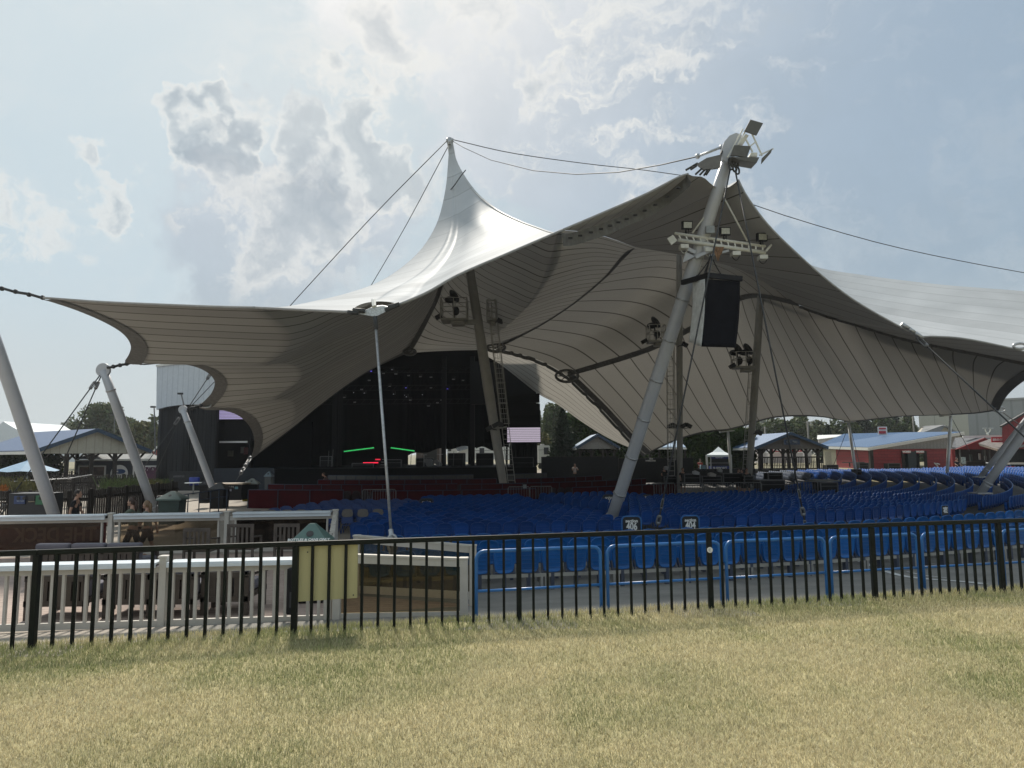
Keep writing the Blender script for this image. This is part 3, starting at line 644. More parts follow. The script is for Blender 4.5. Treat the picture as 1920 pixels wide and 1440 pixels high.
# crown of dishes on the mast head
cr = thing('reflector_crown', P(1385, 290, 20.8), 'steel crown of square grey reflector panels topping the leaning front mast', 'mast crown')
for q in (((1407, 224), (1431, 231), (1419, 253), (1396, 245)), ((1377, 272), (1408, 274), (1401, 294), (1370.5, 291)), ((1429, 296), (1448, 278), (1446, 286), (1428, 307))):
    mb = MB(); mb.prism([P(x, y, 20.5) for x, y in q], (0, .06, 0)); mb.build('reflector_panel', m_panel, cr)
mb = MB(); mb.prism([P(1372, 294, 20.5), P(1424, 295, 20.5), P(1419, 305, 20.5), P(1385, 299, 20.5)], (0, .5, .02)); mb.build('tray', m_panel, cr)
for a, b in (((1393, 242), (1364, 295)), ((1397, 247), (1383, 272)), ((1410, 251), (1429, 292)), ((1408, 273), (1417, 266)), ((1399, 262), (1411, 285)), ((1424, 291), (1450, 279))):
    mb = MB(); mb.bar(P(*a, 20.6), P(*b, 20.6), .04); mb.build('frame_bar', m_white, cr)
mb = MB(); mb.prism([P(1398, 251, 20.75), P(1404, 254, 20.75), P(1394, 270, 20.75), P(1385, 269, 20.75)], (0, .2, 0)); mb.build('lamp_box', m_white, cr)
mb = MB(); mb.prism([P(1408, 286, 20.7), P(1420, 286, 20.7), P(1420, 293, 20.7), P(1405, 293, 20.7)], (0, .25, 0)); mb.build('lamp_box', m_white, cr)
# membrane plate
pl = thing('membrane_plate', P(1330, 305, 20.8), 'grey steel shackle plate joining the canopy tip to the leaning front mast', 'steel plate')
mb = MB(); mb.prism([P(x, y, 20.75) for x, y in ((1307, 307), (1325, 296), (1354, 289), (1350, 314), (1320, 318))], (0, .1, 0)); mb.build('plate', mat('plate_grey', (.13, .125, .12), .5), pl)
for a, b in (((1308, 306), (1286, 319)), ((1306, 311), (1295, 318)), ((1317, 315), (1304, 327)), ((1323, 317), (1312, 328)), ((1328, 316), (1320, 329)), ((1333, 315), (1324, 328)), ((1354, 283), (1349, 300))):
    mb = MB(); mb.tube([P(*a, 20.8), P(*b, 20.8)], .035, 6); mb.build('turnbuckle', m_cable, pl)
# hanging speaker cluster in cloth covers
sp_ = thing('speaker_cluster', P(1345, 655, 21.4), 'hanging loudspeaker cluster wrapped in black cloth with one white side', 'speaker')
YS = 21.4
def cloth(q0, q1, q2, q3, y0, y1, amp, name, m):
    """q0-q1 top, q3-q2 bottom; wavy hanging cloth"""
    g = []
    for j in range(15):
        t = j/14; row = []
        for i in range(15):
            s = i/14; x = (q0[0]*(1-s)+q1[0]*s)*(1-t)+(q3[0]*(1-s)+q2[0]*s)*t-2.5*math.sin(t*3.14)*(-1); y = (q0[1]*(1-s)+q1[1]*s)*(1-t)+(q3[1]*(1-s)+q2[1]*s)*t
            row.append(P(x, y, (y0*(1-s)+y1*s)+amp*math.sin(s*7+t*4)*math.sin(t*5+1)))
        g.append(row)
    mb = MB(); mb.grid(g); ob = mb.build(name, m, sp_); so_ = ob.modifiers.new('solid', 'SOLIDIFY'); so_.thickness = .015; return ob
m_bcl = mat('black_cloth', (.006, .0065, .010), .9, spec=.08, var=.3, scale=3, bump=.2, bscale=8); m_wcl = mat('white_cloth', (.62, .64, .64), .85, var=.15, scale=5, bump=.5, bscale=9)
cloth((1322, 523), (1387, 528), (1379, 652), (1315, 650), YS-.45, YS-.3, .03, 'front_cover', m_bcl)
cloth((1299, 529), (1322, 523), (1315, 650), (1292, 641), YS+.35, YS-.45, .03, 'side_cover', m_wcl)
mb = MB(); tp = [P(1309, 531, YS+.5), P(1326, 527, YS-.2), P(1383, 530, YS-.1), P(1370, 530, YS+.6)]; bt = [P(1303, 636, YS+.5), P(1320, 644, YS-.2), P(1375, 646, YS-.1), P(1360, 642, YS+.6)]
mb.add(tp+bt, [(0, 1, 2, 3), (7, 6, 5, 4), (0, 4, 5, 1), (1, 5, 6, 2), (2, 6, 7, 3), (3, 7, 4, 0)]); mb.build('speaker_stack', m_black, sp_)
mb = MB(); mb.bar(P(1279, 530, YS+.6), P(1330, 516, YS-.5), .1, .16); mb.bar(P(1324, 516, YS-.5), P(1391, 523, YS-.3), .1, .16); mb.build('hanging_frame', m_black, sp_)
for a, b in (((1334, 480), (1304, 521)), ((1334, 480), (1352, 514)), ((1333, 476), (1318, 517))):
    mb = MB(); mb.tube(sag(P(*a, 21.6), P(*b, 21.4), .05, 6), .018, 5); mb.build('hanging_chain', m_black, sp_)
mb = MB(); mb.tube(sag(P(1330, 486, 21.6), P(1306, 516, 21.4), .35, 8), .02, 5); mb.build('signal_lead', m_black, sp_)
# tie-down cables of the front mast
def shackles(a, m=m_cable):
    mb = MB(); pts = [a+Vector((.12*math.cos(k), 0, -.3+.2*math.sin(k))) for k in np.linspace(0, 6.28, 12)[:-1]]; mb.tube(pts, .035, 6, closed=True); return mb
cable([P(1369, 318, 20.9), GP(1222, 18.8, -.75)], .024, 'taut dark tie-down cable running down beside the section 406 sign', turn=[(.875, .895, .022), (.915, .93, .04), (.945, .99, .026)])
cable([P(1379, 322, 20.9), GP(1519, 19.4, -.7)], .024, 'taut dark tie-down cable passing behind the hanging speaker cluster to the right', turn=[(.86, .88, .022), (.905, .92, .04), (.935, .99, .026)])
sh = thing('mast_shackles', P(1375, 310, 20.8), 'cluster of dark chain shackles hanging under the head of the leaning front mast', 'shackles')
for x, y in ((1369, 303), (1374, 306), (1380, 308), (1371, 312), (1378, 316), (1383, 320)):
    mb = MB(); c = P(x, y, 20.8); mb.tube([c+Vector((.055*math.cos(k), .02*math.sin(k*2+x), .12*math.sin(k))) for k in np.linspace(0, 6.28, 11)[:-1]], .03, 6, closed=True); mb.build('shackle', m_cable, sh)
# tie rod at the near corner
rod = thing('tie_rod', GP(742, 14.2, -.7), 'thin galvanised steel rod holding down the near corner of the canopy', 'tie rod')
pT, pB = P(703, 592, 15.0), GP(741, 14.2, -.7)
mb = MB(); mb.tube([pT, pB], .030, 8); mb.build('rod', m_galv, rod)
mb = MB(); mb.tube([pT, pT.lerp(pB, .055)], .05, 8); mb.build('socket', m_cable, rod)
q = pT.lerp(pB, .80); mb = MB(); mb.tube([q, q.lerp(pB, .25)], .052, 8); mb.build('socket', m_galv, rod)
q = pT.lerp(pB, .845); mb = MB(); mb.tube([q+Vector((.085*math.cos(k)*1.1+.01, 0, -.02+.17*math.sin(k))) for k in np.linspace(0, 6.28, 14)[:-1]], .038, 7, closed=True); mb.build('shackle', m_galv, rod)
for dx in (-.05, .05):
    mb = MB(); mb.tube([q+Vector((dx, 0, -.12)), pB+Vector((dx, 0, .1))], .018, 6); mb.build('turnbuckle_bar', m_galv, rod)
cp_ = thing('corner_plate', P(703, 580, 15), 'fan shaped galvanised corner plate gripping the canopy edge cables', 'steel plate')
fan = [(675, 589), (684, 582), (695, 577), (706, 574), (718, 573), (727, 575), (731, 580), (722, 585), (708, 592), (699, 593), (687, 591)]
mb = MB(); mb.prism([P(x, y, 14.95) for x, y in fan], (0, .05, .02)); mb.build('fan_plate', mat('zinc', (.50, .53, .55), .4, .35, var=.25, scale=25), cp_)
for a, b in (((672, 587), (652, 585)), ((684, 583), (662, 581)), ((728, 576), (749, 570)), ((722, 582), (742, 573))):
    mb = MB(); mb.tube([P(*a, 14.9), P(*b, 14.9)], .05, 8); mb.build('cable_socket', m_cable, cp_)
for a, b in (((700, 575), (698, 562)), ((703, 574), (703, 562))):
    mb = MB(); mb.bar(P(*a, 14.9), P(*b, 15.1), .045); mb.build('lug', m_white, cp_)
# inner mast of the tall cone with ladder and follow spot platform
def ladder(a, b, w, parent, cage=None, m=None, side=Vector((1, 0, 0))):
    """a bottom, b top"""
    m = m or m_mast2; d = (b-a); L_ = d.length; d.normalize(); s = side*w/2; mb = MB()
    mb.tube([a-s, b-s], .022, 5); mb.tube([a+s, b+s], .022, 5)
    for k in range(1, int(L_/.33)): mb.tube([a+d*k*.33-s, a+d*k*.33+s], .014, 4)
    mb.build('ladder', m, parent)
    if cage:
        mb = MB(); f = Vector((0, -1, 0)); c0, c1 = a.lerp(b, cage[0]), a.lerp(b, cage[1])
        offs = [Vector((w*.5*math.cos(t), 0, 0))*1.3+f*(.1+.5*math.sin(t)) for t in np.linspace(0, math.pi, 7)]
        for o_ in offs[::1]: mb.tube([c0+o_, c1+o_], .014, 4)
        n = int((c1-c0).length/1.15)
        for k in range(n+1): mb.tube([c0.lerp(c1, k/n)+o_ for o_ in offs], .02, 4)
        mb.build('ladder_cage', m, parent)
def platform(c, w, d_, h, parent, m, spots=1, flip=1):
    """railed basket centred on c (floor level) with covered follow spots"""
    mb = MB(); mb.box(c+Vector((0, 0, -.06)), (w, d_, .12)); mb.box(c+Vector((w*.15*flip, 0, -.25)), (w*.5, d_*.7, .2)); mb.build('platform_floor', m, parent)
    mb = MB()
    cs = [c+Vector((sx*w/2, sy*d_/2, 0)) for sx, sy in ((-1, -1), (1, -1), (1, 1), (-1, 1))]
    for k in range(4):
        a, b = cs[k], cs[(k+1) % 4]; mb.bar(a, a+Vector((0, 0, h)), .06)
        for z in (h, h*.55): mb.bar(a+Vector((0, 0, z)), b+Vector((0, 0, z)), .045)
        mm = a.lerp(b, .5); mb.bar(mm, mm+Vector((0, 0, h)), .045)
    mb.build('platform_railing', m, parent)
    for k in range(spots):
        x = (k-.5*(spots-1))*.7; q = c+Vector((x, -.1, h+.25)); mb = MB()
        M = Matrix.Rotation(-.6*flip, 3, 'Y'); mb.ell(q, (.22, .25, .48), 10, 8, M); mb.ell(q+Vector((-.3*flip, 0, -.25)), (.34, .25, .22), 10, 8); mb.tube([q+Vector((-.1, 0, -.3)), c+Vector((x, -.1, 0))], .05, 6)
        mb.build('covered_spotlight', m_dark, parent)
        mb = MB(); mb.ell(c+Vector((x+.1*flip, 0, h*.45)), (.22, .2, .3), 8, 6); mb.build('operator_seat', m_dark, parent)
def clamp_lamp(p, dx, parent):
    mb = MB(); mb.box(Vector(p), (.42, .3, .26), Matrix.Rotation(.5*dx, 3, 'Y')); mb.bar(Vector(p), Vector(p)-Vector((.5*dx, 0, .12)), .05); mb.build('lamp', m_dark, parent)
bB, tB = GP(947, 44.6, -.7), P(843, 262, 43.5)
mB = mast(bB, tB, [.22, .3, .31, .35, .33, .31, .3, .29, .28, .24, .2], 'grey inner mast with caged ladder standing before the dark stage under the tallest peak', m_mast2)
ladder(GP(962, 44.2, -.7), P(921, 560, 43.8), .45, mB, (.36, .98), m_mast2)
platform(P(852, 600, 43.2), 1.65, 1.5, 1.3, mB, m_mast2, 1, 1); platform(P(922, 600, 43.5), .6, 1.0, 1.2, mB, m_mast2, 0)
mb = MB(); mb.bar(P(857, 604, 43.3), P(900, 604, 44), .25, .3); mb.build('platform_bracket', m_mast2, mB)
clamp_lamp(P(822, 594, 43.2), -1, mB); clamp_lamp(P(938, 602, 43.2), 1, mB)
for x, y, s in ((929, 797, -1), (938, 795, 1), (917, 803, -1)): clamp_lamp(P(x, y, 43.6), s, mB)
mb = MB(); mb.bar(P(915, 806, 43.8), P(951, 800, 43.8), .1); mb.build('cross_arm', m_mast2, mB)
mb = MB(); mb.tube([P(837, 263, 43.4), P(850, 263, 43.4)], .14, 10); mb.tube([P(843, 272, 43.4), P(843, 259, 43.4)], .15, 10); mb.build('mast_tip', m_galv, mB)
bC, tC = GP(1275, 48, -.6), P(1273, 402, 48.5)
mC = mast(bC, tC, [.17, .21, .22, .22, .22, .2, .17], 'slim upright grey inner mast between the leaning mast and the mixing desk', m_mast2, collar=False)
ladder(GP(1259, 47.6, -.6), P(1256, 640, 47.6), .45, mC, (.2, .98), m_mast2); platform(P(1230, 640, 47.5), 1.1, 1.2, 1.1, mC, m_mast2, 1, 1)
mb = MB(); mb.bar(P(1225, 645, 47.5), P(1272, 645, 48), .15, .2); mb.build('platform_bracket', m_mast2, mC)
clamp_lamp(P(1208, 640, 47.4), -1, mC); clamp_lamp(P(1284, 646, 47.4), 1, mC)
mb = MB(); mb.bar(P(1256, 803, 47.6), P(1290, 803, 47.6), .08); mb.build('cross_arm', m_mast2, mC)
for x, s in ((1258, -1), (1264, 1), (1282, -1), (1291, 1)): clamp_lamp(P(x, 798, 47.6), s, mC)
bD, tD = GP(1403, 48, -.5), P(1434, 432, 48.6)
mD = mast(bD, tD, [.2, .24, .26, .27, .26, .22, .18], 'grey inner mast leaning slightly right with a spotlight basket near its middle', m_mast2, collar=False)
ladder(GP(1396, 47.6, -.5), P(1410, 690, 47.6), .4, mD, (.25, .98), m_mast2); platform(P(1394, 688, 47.5), 1.3, 1.2, 1.0, mD, m_mast2, 2, 1)
clamp_lamp(P(1373, 686, 47.4), -1, mD); clamp_lamp(P(1423, 811, 47.4), 1, mD)
# roof stays
cable([P(*q) for q in ((848, 264, 43.5), (870, 277, 42.5), (920, 300, 40), (1000, 320, 36), (1080, 327, 32.5), (1160, 323, 28.5), (1240, 309, 24.5), (1310, 293, 21.5), (1354, 276, 21))], .022, 'sagging cable strung from the tallest peak to the head of the leaning front mast', turn=None)
tb = thing('cable_turnbuckle', P(1330, 285, 21), 'steel turnbuckle on the sagging cable beside the leaning mast head', 'turnbuckle'); mb = MB(); mb.tube([P(1308, 293.5, 21.4), P(1354, 275.5, 21)], .045, 8); mb.build('rod', m_galv, tb)
for x, y in ((1308, 293), (1353, 276)): mb = MB(); mb.ell(P(x, y, 21.2), .09, 8, 6); mb.build('fork', m_galv, tb)
cable(PL((850, 262, 43.5), (960, 287, 46), (1100, 307, 48), (1200, 318, 49), (1300, 332, 50), n=16), .028, 'upper cable running from the tallest peak back over the right side of the roof')
cable(PL((838, 264, 43.5), (700, 404, 44.5), (555, 561, 46), (520, 600, 46.5), n=8), .028, 'outer of the two cables falling left from the tallest peak')
cable(PL((840, 275, 43.5), (760, 425, 47), (690, 545, 50), (670, 575, 51), n=8), .028, 'inner of the two cables falling left from the tallest peak')
cable(PL((1410, 383, 49), (1500, 413, 50), (1650, 456, 52), (1800, 489, 54), (1990, 524, 57), n=12), .03, 'thin cable crossing the sky right of the leaning mast')
cable([P(1722, 634, 22.9), P(2020, 912, 19.5)], .026, 'straight tie-down cable slanting across the far right of the canopy', turn=[(.0, .06, .05)])
ep = thing('edge_shackle', P(1713, 625, 22.8), 'steel shackle assembly clamped to the right hand canopy edge', 'shackle')
for a, b in (((1690, 607), (1704, 616)), ((1703, 615), (1715, 624)), ((1714, 623), (1730, 634))): mb = MB(); mb.tube([P(*a, 22.7), P(*b, 22.7)], .07, 8); mb.build('link', m_galv, ep)
# edge masts on the left
def side_mast(bx, by_, Yb, zb, tx, ty, Yt, r, label, head=.27):
    return mast(GP(bx, Yb, zb), P(tx, ty, Yt), [r*.9, r, r*1.05, r, r*.85], label, m_mast, head=head)
side_mast(118, 0, 21.5, -.62, -47, 528, 19.5, .18, 'nearest and thickest of the leaning white edge masts at the far left')
side_mast(296, 0, 28, -.62, 194, 694, 26.5, .175, 'middle leaning white edge mast with a round head plate')
side_mast(411, 0, 36, -.6, 343, 768, 35.5, .165, 'farthest left edge mast standing on the paving by the handrail', .22)
def rig(a, b, label, r=.05, n=3):
    o = thing('canopy_rigging', a, label, 'rigging'); a, b = Vector(a), Vector(b)
    for k in range(n):
        t0, t1 = k/n, (k+1)/n; mb = MB(); off = Vector((0, 0, .015*(-1)**k)); mb.tube([a.lerp(b, t0)+off, a.lerp(b, t1)-off], r, 6); mb.ell(a.lerp(b, t1), r*1.6, 7, 5); mb.build('link', m_cable, o)
    return o
rig(P(-47, 530, 19.5), P(80, 558, 19.5), 'dark rigging hardware pulling the far left canopy tip', .045, 5)
rig(P(200, 690, 26.4), P(262, 677, 27), 'chain of shackles between the middle left mast and the canopy', .055, 5)
rig(P(350, 768, 35.5), P(385, 757, 36.4), 'dark shackles joining the farthest left mast to the canopy', .065, 4)
def loop_plate(px, py, Y, rx, ry, label):
    o = thing('cable_loop', P(px, py, Y), label, 'cable loop'); mb = MB(); mb.tube([P(px+rx*math.cos(k), py+ry*math.sin(k), Y) for k in np.linspace(0, 6.28, 20)[:-1]], .05, 6, closed=True); mb.build('loop', m_galv, o)
loop_plate(252, 676, 26.8, 14, 4.5, 'oval steel loop at the scalloped corner by the middle left mast'); loop_plate(386, 759, 36.3, 10, 5, 'oval steel loop at the scalloped corner by the farthest left mast')
for x, y, Y, w_ in ((1874, 768, 42.8, 11), (1912, 649, 24.2, 12)): loop_plate(x, y, Y, w_, 5, 'oval steel loop under the canopy corner before the red barn' if x < 1900 else 'dark steel loop on the canopy edge at the right margin')
cable([P(187, 704, 26.4), GP(-24, 24.5, -.55)], .024, 'left of the two guy cables dropping from the middle left mast', turn=[(.05, .09, .04), (.86, .97, .07)])
cable([P(189, 706, 26.4), GP(71, 27.0, -.5)], .022, 'right of the two guy cables dropping from the middle left mast', turn=[(.04, .08, .04)])
cable([P(340, 778, 35.5), GP(218, 35.0, -.5)], .024, 'pair guy cable dropping from the farthest left mast towards the planter fence', turn=[(.04, .1, .05)])
cable([P(341, 778, 35.5), GP(268, 39, -.5)], .018, 'thin guy cable dropping from the farthest left mast past the poster')
cable([P(352, 766, 35.5), P(396, 699, 34)], .022, 'short guy cable climbing from the farthest left mast to the canopy edge', turn=[(.85, .95, .05)])
cable([P(354, 766, 35.5), P(402, 716, 35)], .018, 'second short cable climbing from the farthest left mast to the canopy')
cable([P(470, 858, 46), P(436, 912, 42)], .03, 'steel tie-down holding the lowest left canopy tip beside the stage', turn=[(.02, .3, .09), (.42, .55, .08)])
cable([P(1876, 770, 43), P(1985, 850, 40)], .03, 'short heavy cable pulling the canopy corner before the red barn')
# right side masts and posts
mast(GP(1838, 31, .05), P(1998, 700, 29), [.17, .18, .19, .18, .17], 'nearer of the two leaning grey masts at the right margin', m_mast)
mast(GP(1838, 43, .3), P(1993, 702, 41), [.15, .17, .18, .17, .15], 'farther of the two leaning grey masts at the right margin', m_mast)
def post(bx, Yb, zb, tx, ty, Yt, label):
    o = mast(GP(bx, Yb, zb), P(tx, ty, Yt), [.10, .115, .115, .10], label, m_white, name='canopy_post', collar=False, cat='post')
    t = P(tx, ty, Yt); mb = MB(); mb.bar(t+Vector((-.7, 0, .0)), t+Vector((.5, 0, .12)), .5, .1); mb.build('cap_plate', m_white, o)
post(1776, 49.5, .35, 1783, 780, 50, 'white post under the canopy edge before the red brick block')
post(1605, 55.5, .1, 1591, 793, 56.8, 'leaning white post before the red brick wall and its picnic ledge')
post(1371, 58, .0, 1365, 810, 59.8, 'white post beside the small white canopy tent')
for a, b, l in (((1784, 783, 50), (1818, 846, 52), 'thin guy wire falling right from the post by the brick block'), ((1592, 796, 56.8), (1560, 880, 60), 'thin guy wire falling left from the post before the brick wall'), ((1593, 796, 56.8), (1612, 872, 60), 'thin guy wire falling right from the post before the brick wall')): cable([P(*a), P(*b)], .022, l)
# ---------------------------------------------------------------- stadium seats
def plastic(name, col, r=.42):
    m = mat(name, col, r, var=.10, scale=1.5, spec=.32); N, L = nodes_of(m); b = N['Principled BSDF']; src = b.inputs['Base Color'].links[0].from_socket
    oi = N.new('ShaderNodeObjectInfo'); mr = N.new('ShaderNodeMapRange'); mr.inputs[3].default_value = .78; mr.inputs[4].default_value = 1.25; L.new(oi.outputs['Random'], mr.inputs[0]); vs = N.new('ShaderNodeVectorMath'); vs.operation = 'SCALE'; L.new(src, vs.inputs[0]); L.new(mr.outputs[0], vs.inputs['Scale']); L.new(vs.outputs[0], b.inputs['Base Color']); return m
m_blue = plastic('blue_seat_plastic', (.007, .062, .26)); m_blue2 = plastic('lighter_blue_seat_plastic', (.007, .105, .34), .38)  # second blue is lighter, for the rear rows
m_brk = mat('seat_bracket', (.05, .06, .09), .5)
m_alu = mat('weathered_beam', (.30, .29, .27), .6, .1, var=.2, scale=3)
def outline(n, w0, w1, h, p=4.):
    """seat back outline: rounded trapezoid, wider (w1) at the top"""
    o = []
    for k in range(n):
        t = 2*math.pi*k/n; c, s = math.cos(t), math.sin(t)
        x = math.copysign(abs(c)**(2/p), c); z = math.copysign(abs(s)**(2/p), s)
        w = w0+(w1-w0)*(z+1)/2; top = .035*(1-x*x) if z > 0 else 0
        o.append((x*w/2, (z+1)*h/2+top))
    return o
def backrest_mb(n=20, lod=0):
    mb = MB(); o = outline(n, .37, .455, .47); z0 = .34
    lay = [(1., -.012), (1.0, .028), (.965, .034), (.90, .012), (.55, .004)] if lod == 0 else [(1., -.01), (1.0, .03), (.9, .012)]
    rows = []
    for s, y in lay:
        rows.append([Vector((x*s, -(y)+.06*((x*s)**2)*4-.10*(z0+.235+(z-.235)*s-z0), z0+.235+(z-.235)*s)) for x, z in o])
    base = len(mb.v)
    for r_ in rows: mb.v += [tuple(p) for p in r_]
    m = len(rows)
    for i in range(m-1):
        for k in range(n):
            k2 = (k+1) % n; mb.f.append((i*n+k, i*n+k2, (i+1)*n+k2, (i+1)*n+k)); mb.sm.append(True)
    mb.f.append(tuple((m-1)*n+k for k in range(n))); mb.sm.append(False)
    mb.f.append(tuple(reversed(range(n)))); mb.sm.append(False)
    if lod == 0:
        for z in (.44, .52, .60, .68): mb.bar((-.15, -.012-.1*(z-z0), z), (.15, -.012-.1*(z-z0), z), .012, .006)
    return mb
def pan_mb(lod=0):
    mb = MB()
    if lod: mb.box((0, .12, .40), (.40, .09, .36)); return mb
    g0 = []
    for j in range(6):
        t = j/5; g0.append([Vector((x*.42*(1-.15*t*t), .07+.10*t+.03*math.sin(t*3), .36+.36*t)) for x in np.linspace(-.5, .5, 5)])
    g1 = [[p+Vector((0, .045, 0)) for p in r_] for r_ in g0]
    mb.grid(g0); mb.grid(g1); 
    for a, b in ((0, 0), (0, -1)):
        e0 = [r_[b] for r_ in g0]; e1 = [r_[b] for r_ in g1]; mb.grid([e0, e1])
    mb.grid([g0[-1], g1[-1]]); mb.grid([g0[0], g1[0]]); return mb
def bracket_mb():
    mb = MB(); mb.box((0, .02, .33), (.44, .06, .05)); mb.bar((-.20, .0, .33), (-.20, .1, .5), .03, .05); mb.bar((.20, .0, .33), (.20, .1, .5), .03, .05)
    mb.bar((0, .03, 0), (0, .03, .33), .07, .10); return mb
def seat_proto(m, label):
    r = thing('stadium_seat', (0, 0, 0), label, 'seat', 'blue seats in curved rows')
    backrest_mb().build('backrest', m, r); pan_mb().build('seat', m, r); bracket_mb().build('bracket', m_brk, r); return r
sprotoA = seat_proto(m_blue, 'x'); sprotoB = seat_proto(m_blue2, 'x')
ORD = ['first', 'second', 'third', 'fourth', 'fifth', 'sixth', 'seventh', 'eighth', 'ninth', 'tenth', 'eleventh', 'twelfth', 'thirteenth', 'fourteenth', 'fifteenth', 'sixteenth', 'seventeenth', 'eighteenth', 'nineteenth', 'twentieth']
TENS = {20: 'twenty', 30: 'thirty', 40: 'forty', 50: 'fifty', 60: 'sixty', 70: 'seventy', 80: 'eighty', 90: 'ninety'}
def ordn(n):
    if n <= 20: return ORD[n-1]
    t, u = n//10*10, n % 10
    if u == 0: return TENS[t][:-1]+'ieth'
    return TENS[t]+'-'+ORD[u-1]
def px_of(p):
    v = CM.transposed() @ (Vector(p)-CP); return 960+F*v.x/-v.z, 720-F*v.y/-v.z, -v.z
rows = []   # (radius, phi0, phi1, z offset, blue kind, label)
def add_row(Rr, x0, x1, kind, rowname, sp=.485, lift=0., jit=0, gaps=()):
    ph = math.radians(x0)+(.5*sp/Rr if len(rows) % 2 else 0); out = []
    while ph < math.radians(x1):
        if not any(math.radians(a) < ph < math.radians(b) for a, b in gaps):
            p = pol(Rr, ph); z = gz(p.x, p.y)+lift; out.append((p.x, p.y, z, ph))
        ph += sp/Rr
    rows.append((Rr, kind, rowname, out))
def keep_seat(p):
    x, y, d = px_of((p[0], p[1], p[2]+.5)); return d > 0 and -40 < x < 1965
RG = (24.0, 25.6)
add_row(48.7, 5.2, 58, 1, 'in the rearmost row nearest the lawn', lift=.0)
add_row(47.8, 4.6, 62, 1, 'in the second row from the lawn', lift=.05)
add_row(46.9, 4.8, 62, 1, 'in the third row from the lawn', lift=.09)
AISL = ((15.2, 17.3), (38.3, 40.6), (62, 64))
for k in range(13):
    add_row(42-.9*k, 3.2-.0*k, 88 if k < 13 else 40, 0, 'in the %s row beyond the walkway' % ORD[k], gaps=AISL if k else AISL+((17.3, 17.4),))
for k in range(13, 17): add_row(42-.9*k, 5.5, 27, 0, 'x', gaps=((15.2, 17.3),))
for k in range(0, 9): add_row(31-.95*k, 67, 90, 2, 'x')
for k in range(10): add_row(43+.92*k, 40.8 if k < 4 else 46, 88, 0, 'x')
allseats = [(i, j, p) for i, r_ in enumerate(rows) for j, p in enumerate([q for q in r_[3] if keep_seat(q)])]
MASTS_XY = [(bA, .45), (mB.location, .6)]
allseats = [s for s in allseats if all((Vector((s[2][0], s[2][1], 0))-Vector((m.x, m.y, 0))).length > r_ for m, r_ in MASTS_XY)]
allseats.sort(key=lambda s: px_of(s[2][:3])[2])
near = allseats[:296]; far = allseats[296:]
used = {0: None, 1: None}; nl = {}
for i, j, p in near:
    Rr, kind, rn, _ = rows[i]; proto = sprotoB if kind == 1 else sprotoA
    lab = 'blue plastic seat %s, %s seat from its left end' % (rn, ordn(j+1))
    if used.get(kind) is None and kind in (0, 1):
        used[kind] = proto; proto.location = p[:3]; proto.rotation_euler = (0, 0, p[3]); proto['label'] = lab
    else: copy_thing(proto, p[:3], p[3]+random.uniform(-.02, .02), lab)
def np_template(mbs, mats):
    vs = []; fs = []; mi = []; n = 0
    for mb, k in zip(mbs, mats):
        vs += mb.v; fs += [tuple(i+n for i in f) for f in mb.f]; mi += [k]*len(mb.f); n = len(vs)
    return np.array(vs), fs, mi
def mass(name, label, cat, places, tmpl, materials):
    V, fs, mi = tmpl; mb = MB(); allv = []; allf = []; allm = []
    for k, p in enumerate(places):
        c, s = math.cos(p[3]), math.sin(p[3]); W_ = np.c_[V[:, 0]*c-V[:, 1]*s+p[0], V[:, 0]*s+V[:, 1]*c+p[1], V[:, 2]+p[2]]
        allv.append(W_); o = k*len(V); allf += [tuple(i+o for i in f) for f in fs]; allm += mi
    me = bpy.data.meshes.new(name); me.from_pydata(np.vstack(allv).tolist(), [], allf)
    for m in materials: me.materials.append(m)
    me.polygons.foreach_set('material_index', allm); me.polygons.foreach_set('use_smooth', [True]*len(allf)); me.update()
    ob = bpy.data.objects.new(name, me); COL.objects.link(ob); WL[ob] = Vector((0, 0, 0)); return tag(ob, label, cat, None, 'stuff')
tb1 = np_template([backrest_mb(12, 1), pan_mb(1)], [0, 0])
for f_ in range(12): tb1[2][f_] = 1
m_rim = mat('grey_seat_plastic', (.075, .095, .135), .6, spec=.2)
m_mass = mat('blue_seat_far', (.007, .062, .26), .6, spec=.12, var=.22, scale=1.9); m_lip_sheen = mat('blue_seat_rim_sheen', (.035, .13, .38), .45, spec=.4)  # paler lip: sky reflected along the seat rims, put into the colour
mass('stadium_seats', 'hundreds of blue seats curving away under the canopy', 'seats', [p for i, j, p in far if rows[i][1] != 2], tb1, [m_mass, m_lip_sheen])
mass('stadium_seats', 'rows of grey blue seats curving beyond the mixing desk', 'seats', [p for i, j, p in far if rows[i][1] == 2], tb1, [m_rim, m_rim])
# beams on legs under the rear three rows
m_beam = mat('concrete_beam', (.34, .325, .29), .85, var=.18, scale=2.5, bump=.2)
for i in (0, 1, 2):
    Rr, kind, rn, ps = rows[i]; c = ps[len(ps)//2]; o = thing('seat_beam', (c[0], c[1], c[2]), 'long grey beam on short legs carrying the seats %s' % rn, 'seat beam')
    arc = [pol(Rr-.03, ph, 0) for ph in np.arange(R(4.6), R(60), R(1))]; arc = [Vector((p.x, p.y, gz(p.x, p.y)+(.0, .05, .09)[i]+.29)) for p in arc]
    mb = MB()
    for a, b in zip(arc[:-1], arc[1:]): mb.bar(a, b, .10, .07)
    mb.build('beam', m_beam, o)
    for k, ph in enumerate(np.arange(R(5.4), R(58), 1.5/Rr)):
        p = pol(Rr-.03, ph); z = gz(p.x, p.y); mb = MB(); M = Matrix.Rotation(ph, 3, 'Z')
        mb.box((p.x, p.y, z+.13), (.05, .12, .26), M); q = M @ Vector((.09, 0, 0)); mb.box((p.x+q.x, p.y+q.y, z+.13), (.05, .12, .26), M); mb.build('leg', m_alu, o)
